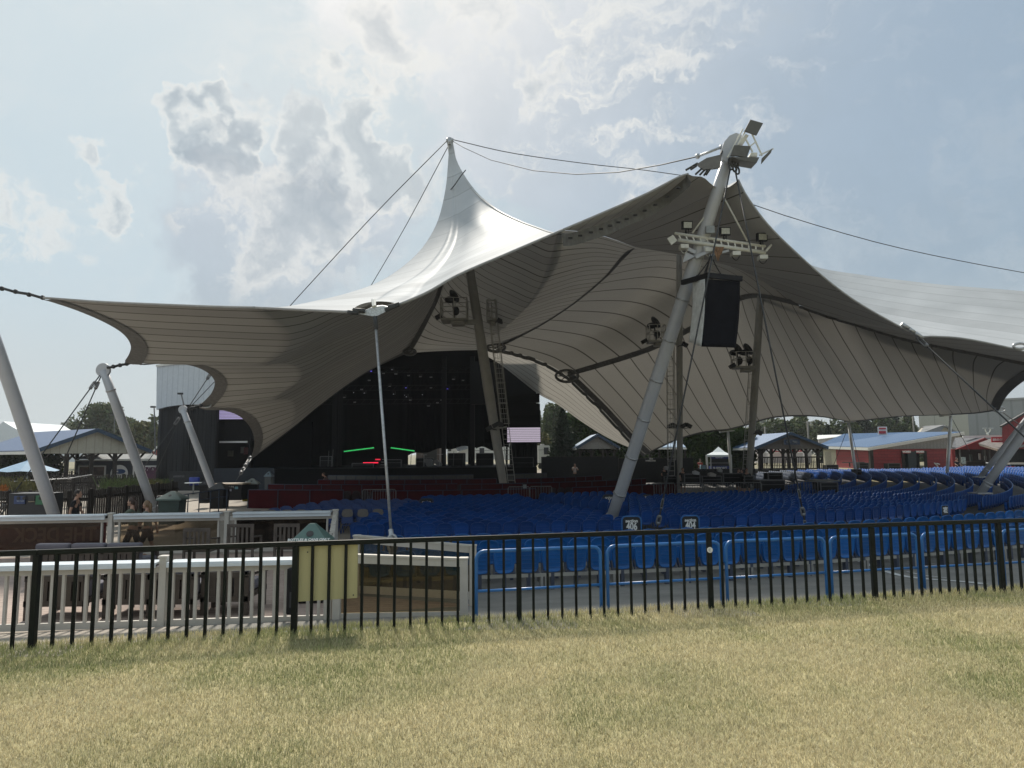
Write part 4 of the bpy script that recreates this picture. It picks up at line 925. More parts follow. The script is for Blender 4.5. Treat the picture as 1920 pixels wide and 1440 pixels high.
# step kerb in front of the rear block
kb = MB(); arc = [pol(45.9, ph) for ph in np.arange(R(4), R(62), R(1))]
for a, b in zip(arc[:-1], arc[1:]): kb.bar(Vector((a.x, a.y, gz(a.x, a.y)+.0)), Vector((b.x, b.y, gz(b.x, b.y)+.0)), .18, .2)
struct(kb, 'walkway_kerb', m_beam)
# folding chairs left block
m_fold = mat('folding_chair_blue', (.016, .05, .18), .5, var=.1); m_tan = mat('chair_back_panel', (.15, .135, .12), .6)
fc = thing('folding_chair', (0, 0, 0), 'x', 'chair', 'folding chairs left of the seating')
mb = MB(); o = outline(14, .40, .42, .26, 3.4); f0 = [Vector((x, -.02, z+.60)) for x, z in o]; mb.prism(f0, (0, .05, 0)); mb.build('backrest', m_tan, fc)
mb = MB(); mb.box((0, .2, .45), (.42, .40, .05)); mb.bar((-.19, .02, .30), (.19, .02, .30), .03); mb.box((0, -.0, .48), (.40, .03, .22)); mb.build('seat', m_fold, fc)
for sx in (-.2, .2):
    mb = MB(); mb.bar((sx, -.04, .84), (sx, .38, 0), .028); mb.bar((sx, .34, .45), (sx, -.14, 0), .028); mb.build('leg', m_fold, fc)
fplain = thing('folding_chair', (0, 0, 0), 'x', 'chair', 'folding chairs left of the seating')
mb = MB(); mb.prism(f0, (0, .05, 0)); mb.build('backrest', m_fold, fplain)
for ch in fc.children[1:]: c2 = ch.copy(); COL.objects.link(c2); c2.parent = fplain; WL[c2] = Vector((0, 0, 0))
fu = [0, 0]; xs0 = GP(482, 25.3, -.6).x
cols = [(482, 0), (508, 1), (538, 2), (564, 3), (595, 4), (624, 5), (651, 6), (680, 7), (708, 8)]
for r_ in range(7):
    for cpx, ci in cols:
        Y = 25.3+r_*.95; x = GP(cpx, 25.3, .2).x+r_*.22+(.1 if r_ % 2 else 0); z = -.58 if r_ else -.58
        if r_ > 0 and ci > 9-r_*.4: continue
        pro = 0 if r_ == 0 else 1
        lab = ('tan backed folding chair in the near row, %s from the left' % ORD[ci]) if r_ == 0 else ('blue folding chair, %s from the left in the %s row behind the tan backs' % (ORD[ci], ORD[r_-1]))
        src = (fc, fplain)[pro]; yy = Y+(x-xs0)*.02
        if not fu[pro]: src.location = (x, yy, gz(x, yy)+.0); src['label'] = lab; fu[pro] = 1; FZ = gz(x, yy)
        else: copy_thing(src, (x, yy, gz(x, yy)), random.uniform(-.05, .05), lab)
# section signs
m_sign = mat('sign_black', (.012, .013, .014), .45); m_bluep = mat('blue_paint', (.014, .14, .40), .35, var=.12, scale=4, spec=.6); m_wt = mat('sign_white', (.7, .7, .68), .6, var=.03)
m_navy = mat('dark_blue_paint', (.02, .035, .07), .5)
def section_sign(px, py, Y, wpx, num, rz, label, frame=m_bluep):
    top = P(px, py, Y); w = wpx/F*Y; h = w*1.15; o = thing('section_sign', (top.x, Y, gz(top.x, Y)), label, 'sign')
    rt = Vector((math.cos(rz), math.sin(rz), 0)); c = top-Vector((0, 0, h/2+.03))
    def rr(w_, h_, r_, off):
        pts = []
        for cx_, cz_, a0 in ((w_/2-r_, h_/2-r_, 0), (-w_/2+r_, h_/2-r_, 90), (-w_/2+r_, -h_/2+r_, 180), (w_/2-r_, -h_/2+r_, 270)):
            for a in (0, 30, 60, 90): pts.append(c+rt*(cx_+r_*math.cos(R(a0+a)))+Vector((0, 0, cz_+r_*math.sin(R(a0+a))))+rt.cross(Vector((0, 0, 1)))*off)
        return pts
    mb = MB(); mb.prism(rr(w*.9, h*.96, w*.16, .0), rt.cross(Vector((0, 0, 1)))*-.02); mb.build('panel', m_sign, o)
    mb = MB(); fr = rr(w, h*1.03, w*.2, -.01); mb.tube(fr, w*.035, 6, closed=True); 
    for s in (-1, 1): mb.tube([c+rt*s*w*.5-Vector((0, 0, h*.3)), Vector((c.x, c.y, gz(c.x, c.y)))+rt*s*w*.5], w*.035, 6)
    mb.build('frame', frame, o)
    nrm = rt.cross(Vector((0, 0, 1)))
    text_mb('section', w*.22, c+Vector((0, 0, h*.31))+nrm*.008, rt, (0, 0, 1), .003, bold=.004).build('lettering', m_wt, o)
    text_mb(num, w*.52, c+Vector((0, 0, h*.06))+nrm*.008, rt, (0, 0, 1), .003, bold=.008, sx=.72).build('lettering', m_wt, o)
section_sign(1184, 966.5, 17.6, 36, '406', .05, 'black section 406 sign in a blue frame, nearest the leaning mast')
section_sign(1294, 965.5, 18.3, 34, '404', .12, 'black section 404 sign in a blue frame, middle of the three by the walkway')
section_sign(1771.5, 946, 23.5, 20, '402', .42, 'black section 402 sign in a blue frame, far right by the walkway')
section_sign(799.5, 934, 30.5, 25, '307', .05, 'small dark section 307 sign among the blue seats', m_navy)
section_sign(1141, 926.5, 31.5, 22, '305', .1, 'small dark section 305 sign beside the leaning mast foot', m_navy)
section_sign(1214, 926, 33.5, 17, '303', .2, 'small dark section 303 sign among the blue seats right of the leaning mast', m_navy)
section_sign(1441, 918.5, 38.5, 12.5, '302', .2, 'small dark section 302 sign beside the equipment carts', m_navy)
# ---------------------------------------------------------------- black lawn fence
m_fblk = mat('fence_black_paint', (.003, .003, .0033), .5, var=.3, scale=5, spec=.18, dirt=(.008, .016, .010))
def on_fence(px):
    X = (px-960)/F*8.4
    for _ in range(12):
        Y = yf(X); X = P(px, 1100, Y).x
    return X
fpx = [-250, 67, 553, 973, 1332, 1640, 1880, 2120]; FX = [on_fence(p) for p in fpx]
FX[0] = FX[1]-(FX[2]-FX[1]); FX += [FX[-1]+(FX[6]-FX[5])]; fpx += [0]
fence = thing('metal_fence', (FX[3], yf(FX[3]), gz(FX[3], yf(FX[3]))), 'black metal picket fence running along the edge of the lawn', 'fence')
FZ0 = 1.0
def fpt(x, z): return Vector((x, yf(x), z))
for i, x in enumerate(FX):
    mb = MB(); mb.bar(fpt(x, -.1), fpt(x, FZ0-.03), .062, .062, (0, 1, 0)); mb.build('post', m_fblk, fence, bevel=.004)
    if i < len(FX)-1:
        for k in range(1, 14 if i not in (5,) else 14):
            xx = x+(FX[i+1]-x)*k/14; mb = MB(); mb.bar(fpt(xx, -.06), fpt(xx, FZ0-.03), .030, .030, (0, 1, 0)); mb.build('picket', m_fblk, fence, bevel=.002)
        mb = MB(); mb.bar(fpt(x, FZ0), fpt(FX[i+1], FZ0), .055, .055); mb.build('top_rail', m_fblk, fence, bevel=.006)
s_ = fpt(FX[4], .76)+Vector((.0, -.035, 0)); mb = MB(); mb.tube([s_, s_+Vector((0, -.004, 0))], .036, 20); stk = mb.build('sticker', m_wt, fence)
mb = MB(); mb.tube([s_+Vector((.014*math.cos(a), -.006, .014*math.sin(a))) for a in np.linspace(.8, 5.5, 12)], .0025, 5); mb.build('sticker_mark', m_sign, stk)
# blank yellow board
xa, xb = on_fence(556), on_fence(668.5)
bd = thing('blank_board', fpt((xa+xb)/2, .3), 'blank pale yellow board hung behind the black fence pickets', 'board')
q = [Vector((x, yf(x)+.035, z)) for x, z in ((xa, .355), (xb, .365), (xb, .975), (xa, .975))]
mb = MB(); mb.prism(q, Vector((0, .018, 0))); mb.build('panel', mat('yellow_board', (.50, .455, .24), .55, var=.10, scale=3, stretch=(1, 1, .15)), bd, bevel=.003)
for x, z in ((xa+.10, .90), (xb-.04, .40)): mb = MB(); mb.tube([Vector((x, yf(x)+.036, z)), Vector((x, yf(x)+.028, z))], .008, 8); mb.build('screw', m_dark, bd)
# ---------------------------------------------------------------- blue crowd barriers
def barrier(pxl, pxr, label):
    def at(px):
        X = (px-960)/F*10
        for _ in range(12): Y = 9.62+.236*X; X = P(px, 1060, Y).x
        return Vector((X, 9.62+.236*X, 0))
    a, b = at(pxl), at(pxr); z0 = -.28; zt = z0+.95; d = (b-a).normalized(); r_ = .11
    o = thing('crowd_barrier', (a.lerp(b, .5).x, a.lerp(b, .5).y, z0), label, 'barrier', 'blue tube barriers before the rear seats')
    pts = [a+Vector((0, 0, z0-.1)), a+Vector((0, 0, zt-r_))]+[a+d*(r_-r_*math.cos(t))+Vector((0, 0, zt-r_+r_*math.sin(t))) for t in np.linspace(.3, 1.5, 4)]
    pts += [b-d*(r_-r_*math.cos(t))+Vector((0, 0, zt-r_+r_*math.sin(t))) for t in np.linspace(1.5, .3, 4)]+[b+Vector((0, 0, zt-r_)), b+Vector((0, 0, z0-.1))]
    mb = MB(); mb.tube(pts, .024, 10); mb.build('hoop', m_bluep, o)
    mb = MB(); mb.tube([a+Vector((0, 0, z0+.42)), b+Vector((0, 0, z0+.42))], .019, 8); mb.build('mid_rail', m_bluep, o)
barrier(893, 1126, 'blue tube barrier beside the deck ramp'); barrier(1139, 1351, 'blue tube barrier below the section 406 and 404 signs')
barrier(1362, 1548, 'third blue tube barrier counted from the deck ramp'); barrier(1558, 1722, 'blue tube barrier in front of the gap with the white painted line')
barrier(1731, 1872, 'blue tube barrier below the section 402 sign'); barrier(1882, 2040, 'blue tube barrier at the right margin, cut by the frame')
# ---------------------------------------------------------------- deck
DZ = -.40
m_deck = stripes('deck_boards', (.37, .28, .235), (.12, .085, .07), 1, 7.2, .07, .75, noise=.14)
m_vinyl = mat('grey_vinyl', (.47, .445, .40), .5, var=.08, scale=3); m_shelf = mat('shelf_top', (.62, .68, .73), .35, var=.06, scale=2); m_fascia = mat('deck_fascia', (.27, .255, .235), .6, var=.14, scale=2)
dk = thing('timber_deck', (-7, 13, DZ), 'raised brown plank deck behind the fence on the left', 'deck')
NA, NB = Vector((-9.6, 9.15, DZ)), GP(614, 9.85, DZ)
FAr = GP(628, 17.3, DZ); FAl = Vector((-17, 16.1, DZ)); CR = GP(870, 9.95, DZ); CF = GP(887, 11.3, DZ); CI = GP(640, 11.9, DZ)
poly = [Vector((-17, 8.6, DZ)), NA, NB+Vector((.06, -.06, 0)), CR+Vector((.1, -.05, -.05)), CF+Vector((.1, .1, -.05)), CI+Vector((0.2, .1, 0)), FAr+Vector((.1, .1, 0)), FAl+Vector((0, .1, 0))]
mb = MB(); mb.prism(poly, (0, 0, -.04)); mb.build('deck_floor', m_deck, dk)
for a, b in ((Vector((-17, 8.6, DZ)), NA), (NA, NB+Vector((.06, -.06, 0)))):
    mb = MB(); a2, b2 = a+Vector((0, -.02, -.24)), b+Vector((0, -.02, -.24)); mb.bar(a2, b2, .04, .40); mb.build('fascia', m_fascia, dk)
mb = MB(); mb.bar(NB+Vector((.06, -.02, -.2)), CR+Vector((0, .12, -.25)), .03, .26); mb.build('ramp_skirt', mat('ramp_skirt', (.10, .095, .08), .8, var=.2), dk)
def baluster_rail(a, b, posts, label, H=.98, shelf=True):
    o = thing('deck_railing', a.lerp(b, .5), label, 'railing'); d = (b-a); L_ = d.length; d.normalize(); n = Vector((-d.y, d.x, 0)); up = Vector((0, 0, 1))
    for t in posts: mb = MB(); p = a+d*t; mb.bar(p, p+up*(H+.02), .10, .10, (0, 1, 0)); mb.build('post', m_vinyl, o, bevel=.005); mb = MB(); mb.bar(p+up*(H+.02), p+up*(H+.05), .13, .13, (0, 1, 0)); mb.build('post_cap', m_vinyl, o, bevel=.008)
    for t0, t1 in zip(posts[:-1], posts[1:]):
        mb = MB(); mb.bar(a+d*(t0+.05)+up*.12, a+d*(t1-.05)+up*.12, .05, .09); mb.build('bottom_rail', m_vinyl, o)
        mb = MB(); mb.bar(a+d*(t0+.05)+up*(H-.14), a+d*(t1-.05)+up*(H-.14), .05, .08); mb.build('top_rail', m_vinyl, o)
        if shelf: mb = MB(); mb.bar(a+d*(t0+.07)+up*(H-.045)+n*.03, a+d*(t1-.07)+up*(H-.045)+n*.03, .30, .03); mb.bar(a+d*(t0+.07)+up*(H-.075)-n*.115, a+d*(t1-.07)+up*(H-.075)-n*.115, .02, .05); mb.build('drink_shelf', m_shelf, o, bevel=.004)
        k = int((t1-t0-.1)/.142)
        for i in range(k):
            q = a+d*(t0+.05+(i+.5)*(t1-t0-.1)/k); mb = MB(); mb.bar(q+up*.16, q+up*(H-.18), .038, .038, (0, 1, 0)); mb.build('baluster', m_vinyl, o)
    return o
LN = (NB-NA).length
def tpos(px): return (GP(px, 9.75, DZ).x-NA.x)/(NB.x-NA.x)*LN
baluster_rail(NA, NB, [.05, tpos(2), tpos(311), LN], 'pale grey deck railing with square balusters and white drink shelf behind the fence')
m_glass = bpy.data.materials.new('tinted_glass'); N_, L_ = nodes_of(m_glass); N_.remove(N_['Principled BSDF'])
tr_ = N_.new('ShaderNodeBsdfTransparent'); tr_.inputs[0].default_value = (.74, .68, .56, 1); gl_ = N_.new('ShaderNodeBsdfGlossy'); gl_.inputs[0].default_value = (.8, .8, .8, 1); gl_.inputs[1].default_value = .03
fr_ = N_.new('ShaderNodeFresnel'); fr_.inputs[0].default_value = 1.35; mx_ = N_.new('ShaderNodeMixShader'); L_.new(fr_.outputs[0], mx_.inputs[0]); L_.new(tr_.outputs[0], mx_.inputs[1]); L_.new(gl_.outputs[0], mx_.inputs[2]); L_.new(mx_.outputs[0], N_['Material Output'].inputs[0])
m_glass2 = m_glass.copy(); m_glass2.name = 'light_tinted_glass'
for n_ in m_glass2.node_tree.nodes:
    if n_.type == 'BSDF_TRANSPARENT': n_.inputs[0].default_value = (.62, .57, .50, 1)
def glass_rail(a, b, label, H=.95, H2=None, thick=.07, glass=None, inset=0):
    o = thing('glass_railing', a.lerp(b, .5), label, 'railing'); d = (b-a); d.normalize(); up = Vector((0, 0, 1)); H2 = H2 or H
    for p, h in ((a, H), (b, H2)):
        mb = MB(); mb.bar(p-up*.1, p+up*h, .11, .11, (0, 1, 0)); mb.build('post', m_vinyl, o, bevel=.006); mb = MB(); mb.bar(p+up*h, p+up*(h+.03), .13, .13, (0, 1, 0)); mb.build('post_cap', m_vinyl, o, bevel=.01)
    mb = MB(); mb.bar(a+up*(H-.05)+d*.055, b+up*(H2-.05)-d*.055, .07, .10); mb.bar(a+up*(H+.01)+d*.055, b+up*(H2+.01)-d*.055, .10, .03); mb.build('top_rail', m_vinyl, o)
    mb = MB(); mb.bar(a+up*.12+d*.055, b+up*.12-d*.055, .05, .12); mb.build('bottom_rail', m_vinyl, o)
    mb = MB(); c = [a+up*.18+d*.06, b+up*.18-d*.06, b+up*(H2-.1)-d*.06, a+up*(H-.1)+d*.06]; n = Vector((-d.y, d.x, 0))*.012; mb.prism(c, n); mb.build('glass_panel', glass or m_glass, o)
    return o
glass_rail(NB+Vector((.12, .02, 0)), CR, 'near ramp railing with a dark tinted glass panel', .98, .90)
glass_rail(CI+Vector((.25, 0, 0)), CF, 'far ramp railing with pale rails beyond the tinted glass', 1.0, .90)
# far railing in three bays with drink shelves
up = Vector((0, 0, 1)); bays = [(-60, 205), (205, 424), (424, 628)]; labs = ['left bay of the far deck railing, behind the red banner', 'middle clear glass bay of the far deck railing', 'right bay of the far deck railing, behind the dark banner']
def farp(px): 
    Y = 16.6+(px-100)/528*.7; return GP(px, Y, DZ)
for (xa_, xb_), lb, sh in zip(bays, labs, (((-60, 197)), (214, 412), (437, 620))):
    a, b = farp(xa_), farp(xb_); o = thing('glass_railing', a.lerp(b, .5), lb, 'railing', 'bays of the far deck railing'); d = (b-a).normalized(); n = Vector((-d.y, d.x, 0))
    mb = MB(); mb.bar(b, b+up*1.0, .11, .11, (0, 1, 0)); mb.build('post', m_vinyl, o, bevel=.006); mb = MB(); mb.bar(b+up*1.0, b+up*1.04, .14, .14, (0, 1, 0)); mb.build('post_cap', m_vinyl, o, bevel=.01)
    if xa_ < 0: mb = MB(); mb.bar(a, a+up*1.0, .11, .11, (0, 1, 0)); mb.build('post', m_vinyl, o)
    mb = MB(); mb.bar(a+up*.86+d*.06, b+up*.86-d*.06, .06, .09); mb.build('top_rail', m_vinyl, o); mb = MB(); mb.bar(a+up*.1+d*.06, b+up*.1-d*.06, .06, .09); mb.build('bottom_rail', m_vinyl, o)
    for e, s in ((a, 1), (b, -1)): mb = MB(); mb.bar(e+d*.2*s+up*.1, e+d*.2*s+up*.86, .04, .05, (0, 1, 0)); mb.build('glass_stile', m_vinyl, o)
    s0, s1 = farp(sh[0]), farp(sh[1]); mb = MB(); mb.bar(s0+up*.985, s1+up*.985, .34, .04); mb.bar(s0+up*.93-n*.12, s1+up*.93-n*.12, .03, .09); mb.build('drink_shelf', m_shelf, o, bevel=.006)
    mb = MB(); c = [a+up*.15+d*.22, b+up*.15-d*.22, b+up*.82-d*.22, a+up*.82+d*.22]; mb.prism(c, n*.01); mb.build('glass_panel', m_glass2, o)
# stepped side railing of the deck's far right corner
a, b = farp(628), GP(618, 12.2, DZ); o = thing('deck_railing', a.lerp(b, .5), 'pale side railing stepping down from the far right deck corner', 'railing')
for k in range(4):
    p, q = a.lerp(b, k/4+.02), a.lerp(b, (k+1)/4-.01); mb = MB(); mb.bar(p+up*(.98-k*.04), q+up*(.98-k*.04), .10, .05); mb.build('top_rail', m_vinyl, o); mb = MB(); mb.bar(q, q+up*(.98-k*.04), .10, .10, (0, 1, 0)); mb.build('post', m_vinyl, o, bevel=.006)
    mb = MB(); mb.bar(p+up*.1, q+up*.1, .06, .08); mb.prism([p+up*.15, q+up*.15, q+up*.9, p+up*.9], (.01, 0, 0)); mb.build('infill_panel', m_vinyl if k > 9 else m_glass2, o)
# banners seen from behind
def banner(xl, xr, ztop, zbot, m, label, txt=None, m_t=None, off=.12):
    a, b = farp(xl), farp(xr); d = (b-a).normalized(); n = Vector((-d.y, d.x, 0)); a = a+n*off; b = b+n*off
    o = thing('banner', a.lerp(b, .5)+up*zbot, label, 'banner'); g = []
    for j in range(5):
        z = zbot+(ztop-zbot)*j/4; g.append([a.lerp(b, i/20)+up*z+n*.008*math.sin(i*1.3+j) for i in range(21)])
    mb = MB(); mb.grid(g); ob = mb.build('cloth', m, o); s = ob.modifiers.new('solid', 'SOLIDIFY'); s.thickness = .006
    if txt:
        c = a.lerp(b, txt[1])+up*(zbot+(ztop-zbot)*txt[2])-n*.014
        text_mb(txt[0], txt[3], c, -d, up, .002, bold=.012, sx=.86).build('lettering', m_t, o)
    return o
m_red = mat('banner_red', (.13, .028, .026), .8, var=.15); m_brown = mat('banner_brown', (.050, .036, .032), .85, var=.2); m_redt = mat('banner_red_light', (.34, .23, .20), .8)
banner(-50, 192, .84, .1, m_red, 'dark red banner on the far deck railing with its lettering seen reversed', ('THE DECK', .60, .56, .46), m_redt)
banner(440, 612, .84, .1, m_brown, 'dark brown banner on the right bay of the far deck railing', ('DECK', .62, .5, .40), mat('banner_brown_light', (.062, .045, .040), .85))
# deck furniture
m_teak = mat('dark_teak', (.052, .040, .032), .6, var=.25, scale=7, stretch=(1, 1, .2)); m_cush = mat('grey_cushion', (.13, .125, .15), .9, var=.12, scale=3, bump=.15, bscale=120)
def rbox(mb, x0, x1, y0, y1, z0, z1): mb.bx(x0, x1, y0, y1, z0, z1)
def sofa(px0, px1, Y, label, seats, face=1, ztop=.72):
    """back towards the camera (face=1)"""
    x0, x1 = GP(px0, Y, 0).x, GP(px1, Y, 0).x; o = thing('deck_sofa' if seats > 1 else 'deck_armchair', ((x0+x1)/2, Y+.35, DZ), label, 'sofa' if seats > 1 else 'armchair'); w = (x1-x0)
    for x in [x0+.04]+([x0+w*k/seats for k in range(1, seats)] if seats > 1 else [])+[x1-.04]:
        for y in (Y, Y+.72): mb = MB(); mb.bar((x, y, DZ), (x, y, DZ+(ztop-.08 if y == Y else .56)), .06, .06, (0, 1, 0)); mb.build('leg', m_teak, o)
    mb = MB(); mb.bx(x0, x1, Y-.03, Y+.03, DZ+ztop-.16, DZ+ztop-.08); mb.bx(x0, x1, Y-.03, Y+.03, DZ+.2, DZ+.28)
    n = int(w/.11)
    for k in range(n): x = x0+w*(k+.5)/n; mb.bx(x-.045, x+.045, Y-.02, Y+.02, DZ+.28, DZ+ztop-.16)
    mb.build('slatted_back', m_teak, o)
    mb = MB(); mb.bx(x0, x1, Y+.03, Y+.74, DZ+.24, DZ+.32); mb.build('seat_frame', m_teak, o)
    for x in (x0+.04, x1-.04): mb = MB(); mb.bar((x, Y-.03, DZ+ztop-.12), (x, Y+.8, DZ+.54), .07, .04); mb.build('armrest', m_teak, o)
    for k in range(seats):
        a, b = x0+w*k/seats+.02, x0+w*(k+1)/seats-.02
        mb = MB(); mb.bx(a, b, Y+.05, Y+.20, DZ+.40, DZ+ztop+.03); mb.build('back_cushion', m_cush, o, bevel=.04)
        mb = MB(); mb.bx(a, b, Y+.08, Y+.72, DZ+.32, DZ+.46); mb.build('seat_cushion', m_cush, o, bevel=.04)
    return o
sofa(47, 166, 10.35, 'dark wood armchair with grey cushions behind the left end of the railing', 1); sofa(194, 368, 10.45, 'dark wood two seat sofa seen from behind through the deck railing', 2); sofa(377, 468, 10.6, 'dark wood armchair beside the two seat sofa, right of the middle railing post', 1)
sofa(57, 260, 13.0, 'three seat sofa whose grey cushion tops show above the fence rail', 3, ztop=.74)
def deck_chair(px0, px1, Y, ztop, label):
    x0, x1 = GP(px0, Y, 0).x, GP(px1, Y, 0).x; o = thing('slatted_chair', ((x0+x1)/2, Y, DZ), label, 'chair', 'slatted wooden chairs along the far deck railing'); w = x1-x0
    mt = mat('weathered_teak', (.095, .075, .062), .7, var=.25, scale=8)
    mb = MB(); mb.bx(x0, x1, Y-.03, Y+.01, DZ+ztop-.07, DZ+ztop); mb.bx(x0, x1, Y-.03, Y+.01, DZ+.42, DZ+.47)
    for k in range(6): x = x0+w*(k+.5)/6; mb.bx(x-.022, x+.022, Y-.02, Y, DZ+.47, DZ+ztop-.07)
    for x in (x0+.02, x1-.02): mb.bx(x-.02, x+.02, Y-.03, Y+.01, DZ+.47, DZ+ztop-.07)
    mb.build('slatted_back', mt, o)
    mb = MB(); mb.bx(x0, x1, Y+.01, Y+.5, DZ+.38, DZ+.42); mb.build('seat', mt, o)
    for x in (x0+.02, x1-.02):
        mb = MB(); mb.bar((x, Y-.02, DZ+.66), (x, Y+.5, DZ+.62), .05, .03); mb.build('armrest', mt, o)
        for y in (Y, Y+.48): mb = MB(); mb.bar((x, y, DZ), (x, y, DZ+.42 if y == Y else DZ+.62), .045, .045, (0, 1, 0)); mb.build('leg', mt, o)
deck_chair(343, 393, 14.6, .88, 'slatted wooden chair seen against the clear glass bay'); deck_chair(425, 475, 14.9, .93, 'slatted wooden chair next to the far railing post, middle of the three'); deck_chair(513, 561, 14.9, .93, 'slatted wooden chair nearest the green topped bin')
# bottle bin with pyramid lid
m_gbin = mat('green_bin_lid', (.065, .13, .115), .45, var=.1)
def pyramid_bin(x, y, z, label, s=.56, rz=0., txt=None, body=None, mlid=None):
    o = thing('recycling_bin', (x, y, z), label, 'bin'); M = Matrix.Rotation(rz, 3, 'Z')
    mb = MB(); h0 = .92; bw = s*.46; tw = s*.5; v = [(-bw, -bw, 0), (bw, -bw, 0), (bw, bw, 0), (-bw, bw, 0), (-tw, -tw, h0), (tw, -tw, h0), (tw, tw, h0), (-tw, tw, h0)]
    mb.add([M @ Vector(p)+Vector((x, y, z)) for p in v], [(3, 2, 1, 0), (4, 5, 6, 7), (0, 1, 5, 4), (1, 2, 6, 5), (2, 3, 7, 6), (3, 0, 4, 7)]); mb.build('body', body or m_black, o, bevel=.02)
    mb = MB(); a = s*.60; t = s*.09; h1, h2 = h0+.06, h0+.34
    v = [(-a, -a, h0), (a, -a, h0), (a, a, h0), (-a, a, h0), (-a, -a, h1), (a, -a, h1), (a, a, h1), (-a, a, h1), (-t, -t, h2), (t, -t, h2), (t, t, h2), (-t, t, h2)]
    mb.add([M @ Vector(p)+Vector((x, y, z)) for p in v], [(3, 2, 1, 0), (0, 1, 5, 4), (1, 2, 6, 5), (2, 3, 7, 6), (3, 0, 4, 7), (4, 5, 9, 8), (5, 6, 10, 9), (6, 7, 11, 10), (7, 4, 8, 11), (8, 9, 10, 11)])
    lid = mb.build('lid', mlid or m_gbin, o, bevel=.01)
    sl = Vector((0, (a-t), (h2-h1))).normalized(); nn = Vector((0, -sl.z, sl.y)); c = Vector((0, -(a*.55+t*.45), h1+(h2-h1)*.45))
    u = M @ sl; n_ = M @ nn; c = M @ c+Vector((x, y, z)); r_ = M @ Vector((1, 0, 0))
    mb = MB(); pts = [c+r_*.06*math.cos(k)+u*.06*math.sin(k)+n_*.004 for k in np.linspace(0, 6.28, 16)[:-1]]; mb.prism(pts, n_*.004); mb.build('hole', m_dark, lid)
    if txt: text_mb(txt, .062, c-u*.12+n_*.006, r_, u, .002, bold=.002).build('lettering', m_wt, lid)
    return o
pb = GP(583, 11.6, DZ); pyramid_bin(pb.x, 11.6, DZ, 'black recycling bin with a green pyramid lid on the deck', .52, .08, 'BOTTLES & CANS ONLY')
# black meter box on the railing just left of the yellow board
mb_ = MB(); c = GP(548, 9.7, .1); mb_.box((c.x, 9.68, .13), (.12, .12, .62)); o = thing('black_box', (c.x, 9.68, -.2), 'black box fixed to the deck railing left of the yellow board', 'box'); mb_.build('housing', m_black, o, bevel=.02)
mb_ = MB(); mb_.box((c.x+.02, 9.61, .02), (.05, .02, .2)); mb_.build('latch', m_cable, o)
# ---------------------------------------------------------------- stage house
m_blk = mat('stage_black_cloth', (.002, .0021, .0028), .95, spec=.05, var=.3, scale=.8); m_blk2 = mat('stage_black_mesh', (.020, .021, .024), .85, var=.45, scale=.5, stretch=(4, 4, .3))
m_blk3 = mat('stage_black_steel', (.004, .004, .005), .7, spec=.2)
m_clad = stripes('white_cladding', (.50, .54, .58), (.36, .40, .44), 0, 2.4, .09, .5, noise=.05); m_navyw = mat('dark_blue_wall', (.010, .015, .024), .7, var=.3, scale=.6)
def X_(px, Y): return GP(px, Y, 1).x
def Z_(px, py, Y): return P(px, py, Y).z
def wall(mb, x0, x1, y, z0, z1, t=.2): mb.bx(x0, x1, y, y+t, z0, z1)
st = thing('stage_house', (X_(800, 56), 56, 0), 'huge unlit black stage house with open front under the canopy', 'stage')
xl, xr = X_(475, 56), X_(1006, 56)
mb = MB(); mb.bx(X_(300, 56)+6, xr, 55, 74, .55, .9); mb.build('stage_deck', m_blk3, st)
mb = MB(); mb.bx(xl-6, xr, 54.9, 55.0, -.9, .86); mb.build('stage_skirt', m_blk, st)
mb = MB(); mb.bx(X_(300, 56), xr-.4, 56.5, 76, 10.9, 11.3); mb.build('ceiling', m_blk, st)
def curtain(x0, x1, y, z0f, z1, m, name, parent, amp=.15, n=60):
    g = []
    for j in range(8):
        t = j/7; g.append([Vector((x0+(x1-x0)*i/n, y+amp*math.sin(i*1.9)+.05*math.sin(i*5.1), (z0f(i/n) if callable(z0f) else z0f)*(1-t)+z1*t)) for i in range(n+1)])
    mb = MB(); mb.grid(g); ob = mb.build(name, m, parent); s = ob.modifiers.new('solid', 'SOLIDIFY'); s.thickness = .03; return ob
xo = X_(765, 72)
curtain(X_(420, 72)-4, xo, 72, .9, 10.95, m_blk, 'back_curtain', st)
curtain(xo, X_(905, 72), 72, lambda t: 2.75-.9*(1-t)**2+.12*math.sin(t*19), 10.95, m_blk, 'back_curtain', st)
curtain(X_(893, 70), X_(955, 70), 70, lambda t: 2.5+.2*math.sin(t*9), 10.95, m_blk, 'side_curtain', st)
curtain(X_(878, 71), X_(889, 71), 71, .9, 10.95, m_blk, 'side_curtain', st, n=12)
curtain(X_(628, 60), X_(641, 60), 60, .9, 10.95, m_blk3, 'side_curtain', st, n=12)
curtain(X_(956, 58.5), xr+.1, 58.5, .9, 3.3, mat('grey_scrim', (.02, .021, .021), .8), 'scrim', st)
for px in (626, 832, 886, 1004): mb = MB(); x = X_(px, 62); mb.bx(x-.2, x+.2, 61.8, 62.2, .9, 10.9); mb.build('column', m_blk3, st)
mb = MB(); mb.bx(xl-6.5, xl-6, 57, 74, 0, 10.9); mb.build('side_wall', m_blk, st)
mb = MB(); mb.bx(X_(640, 71), xo, 71.4, 71.6, .9, 2.6); mb.build('back_wall', m_blk, st)
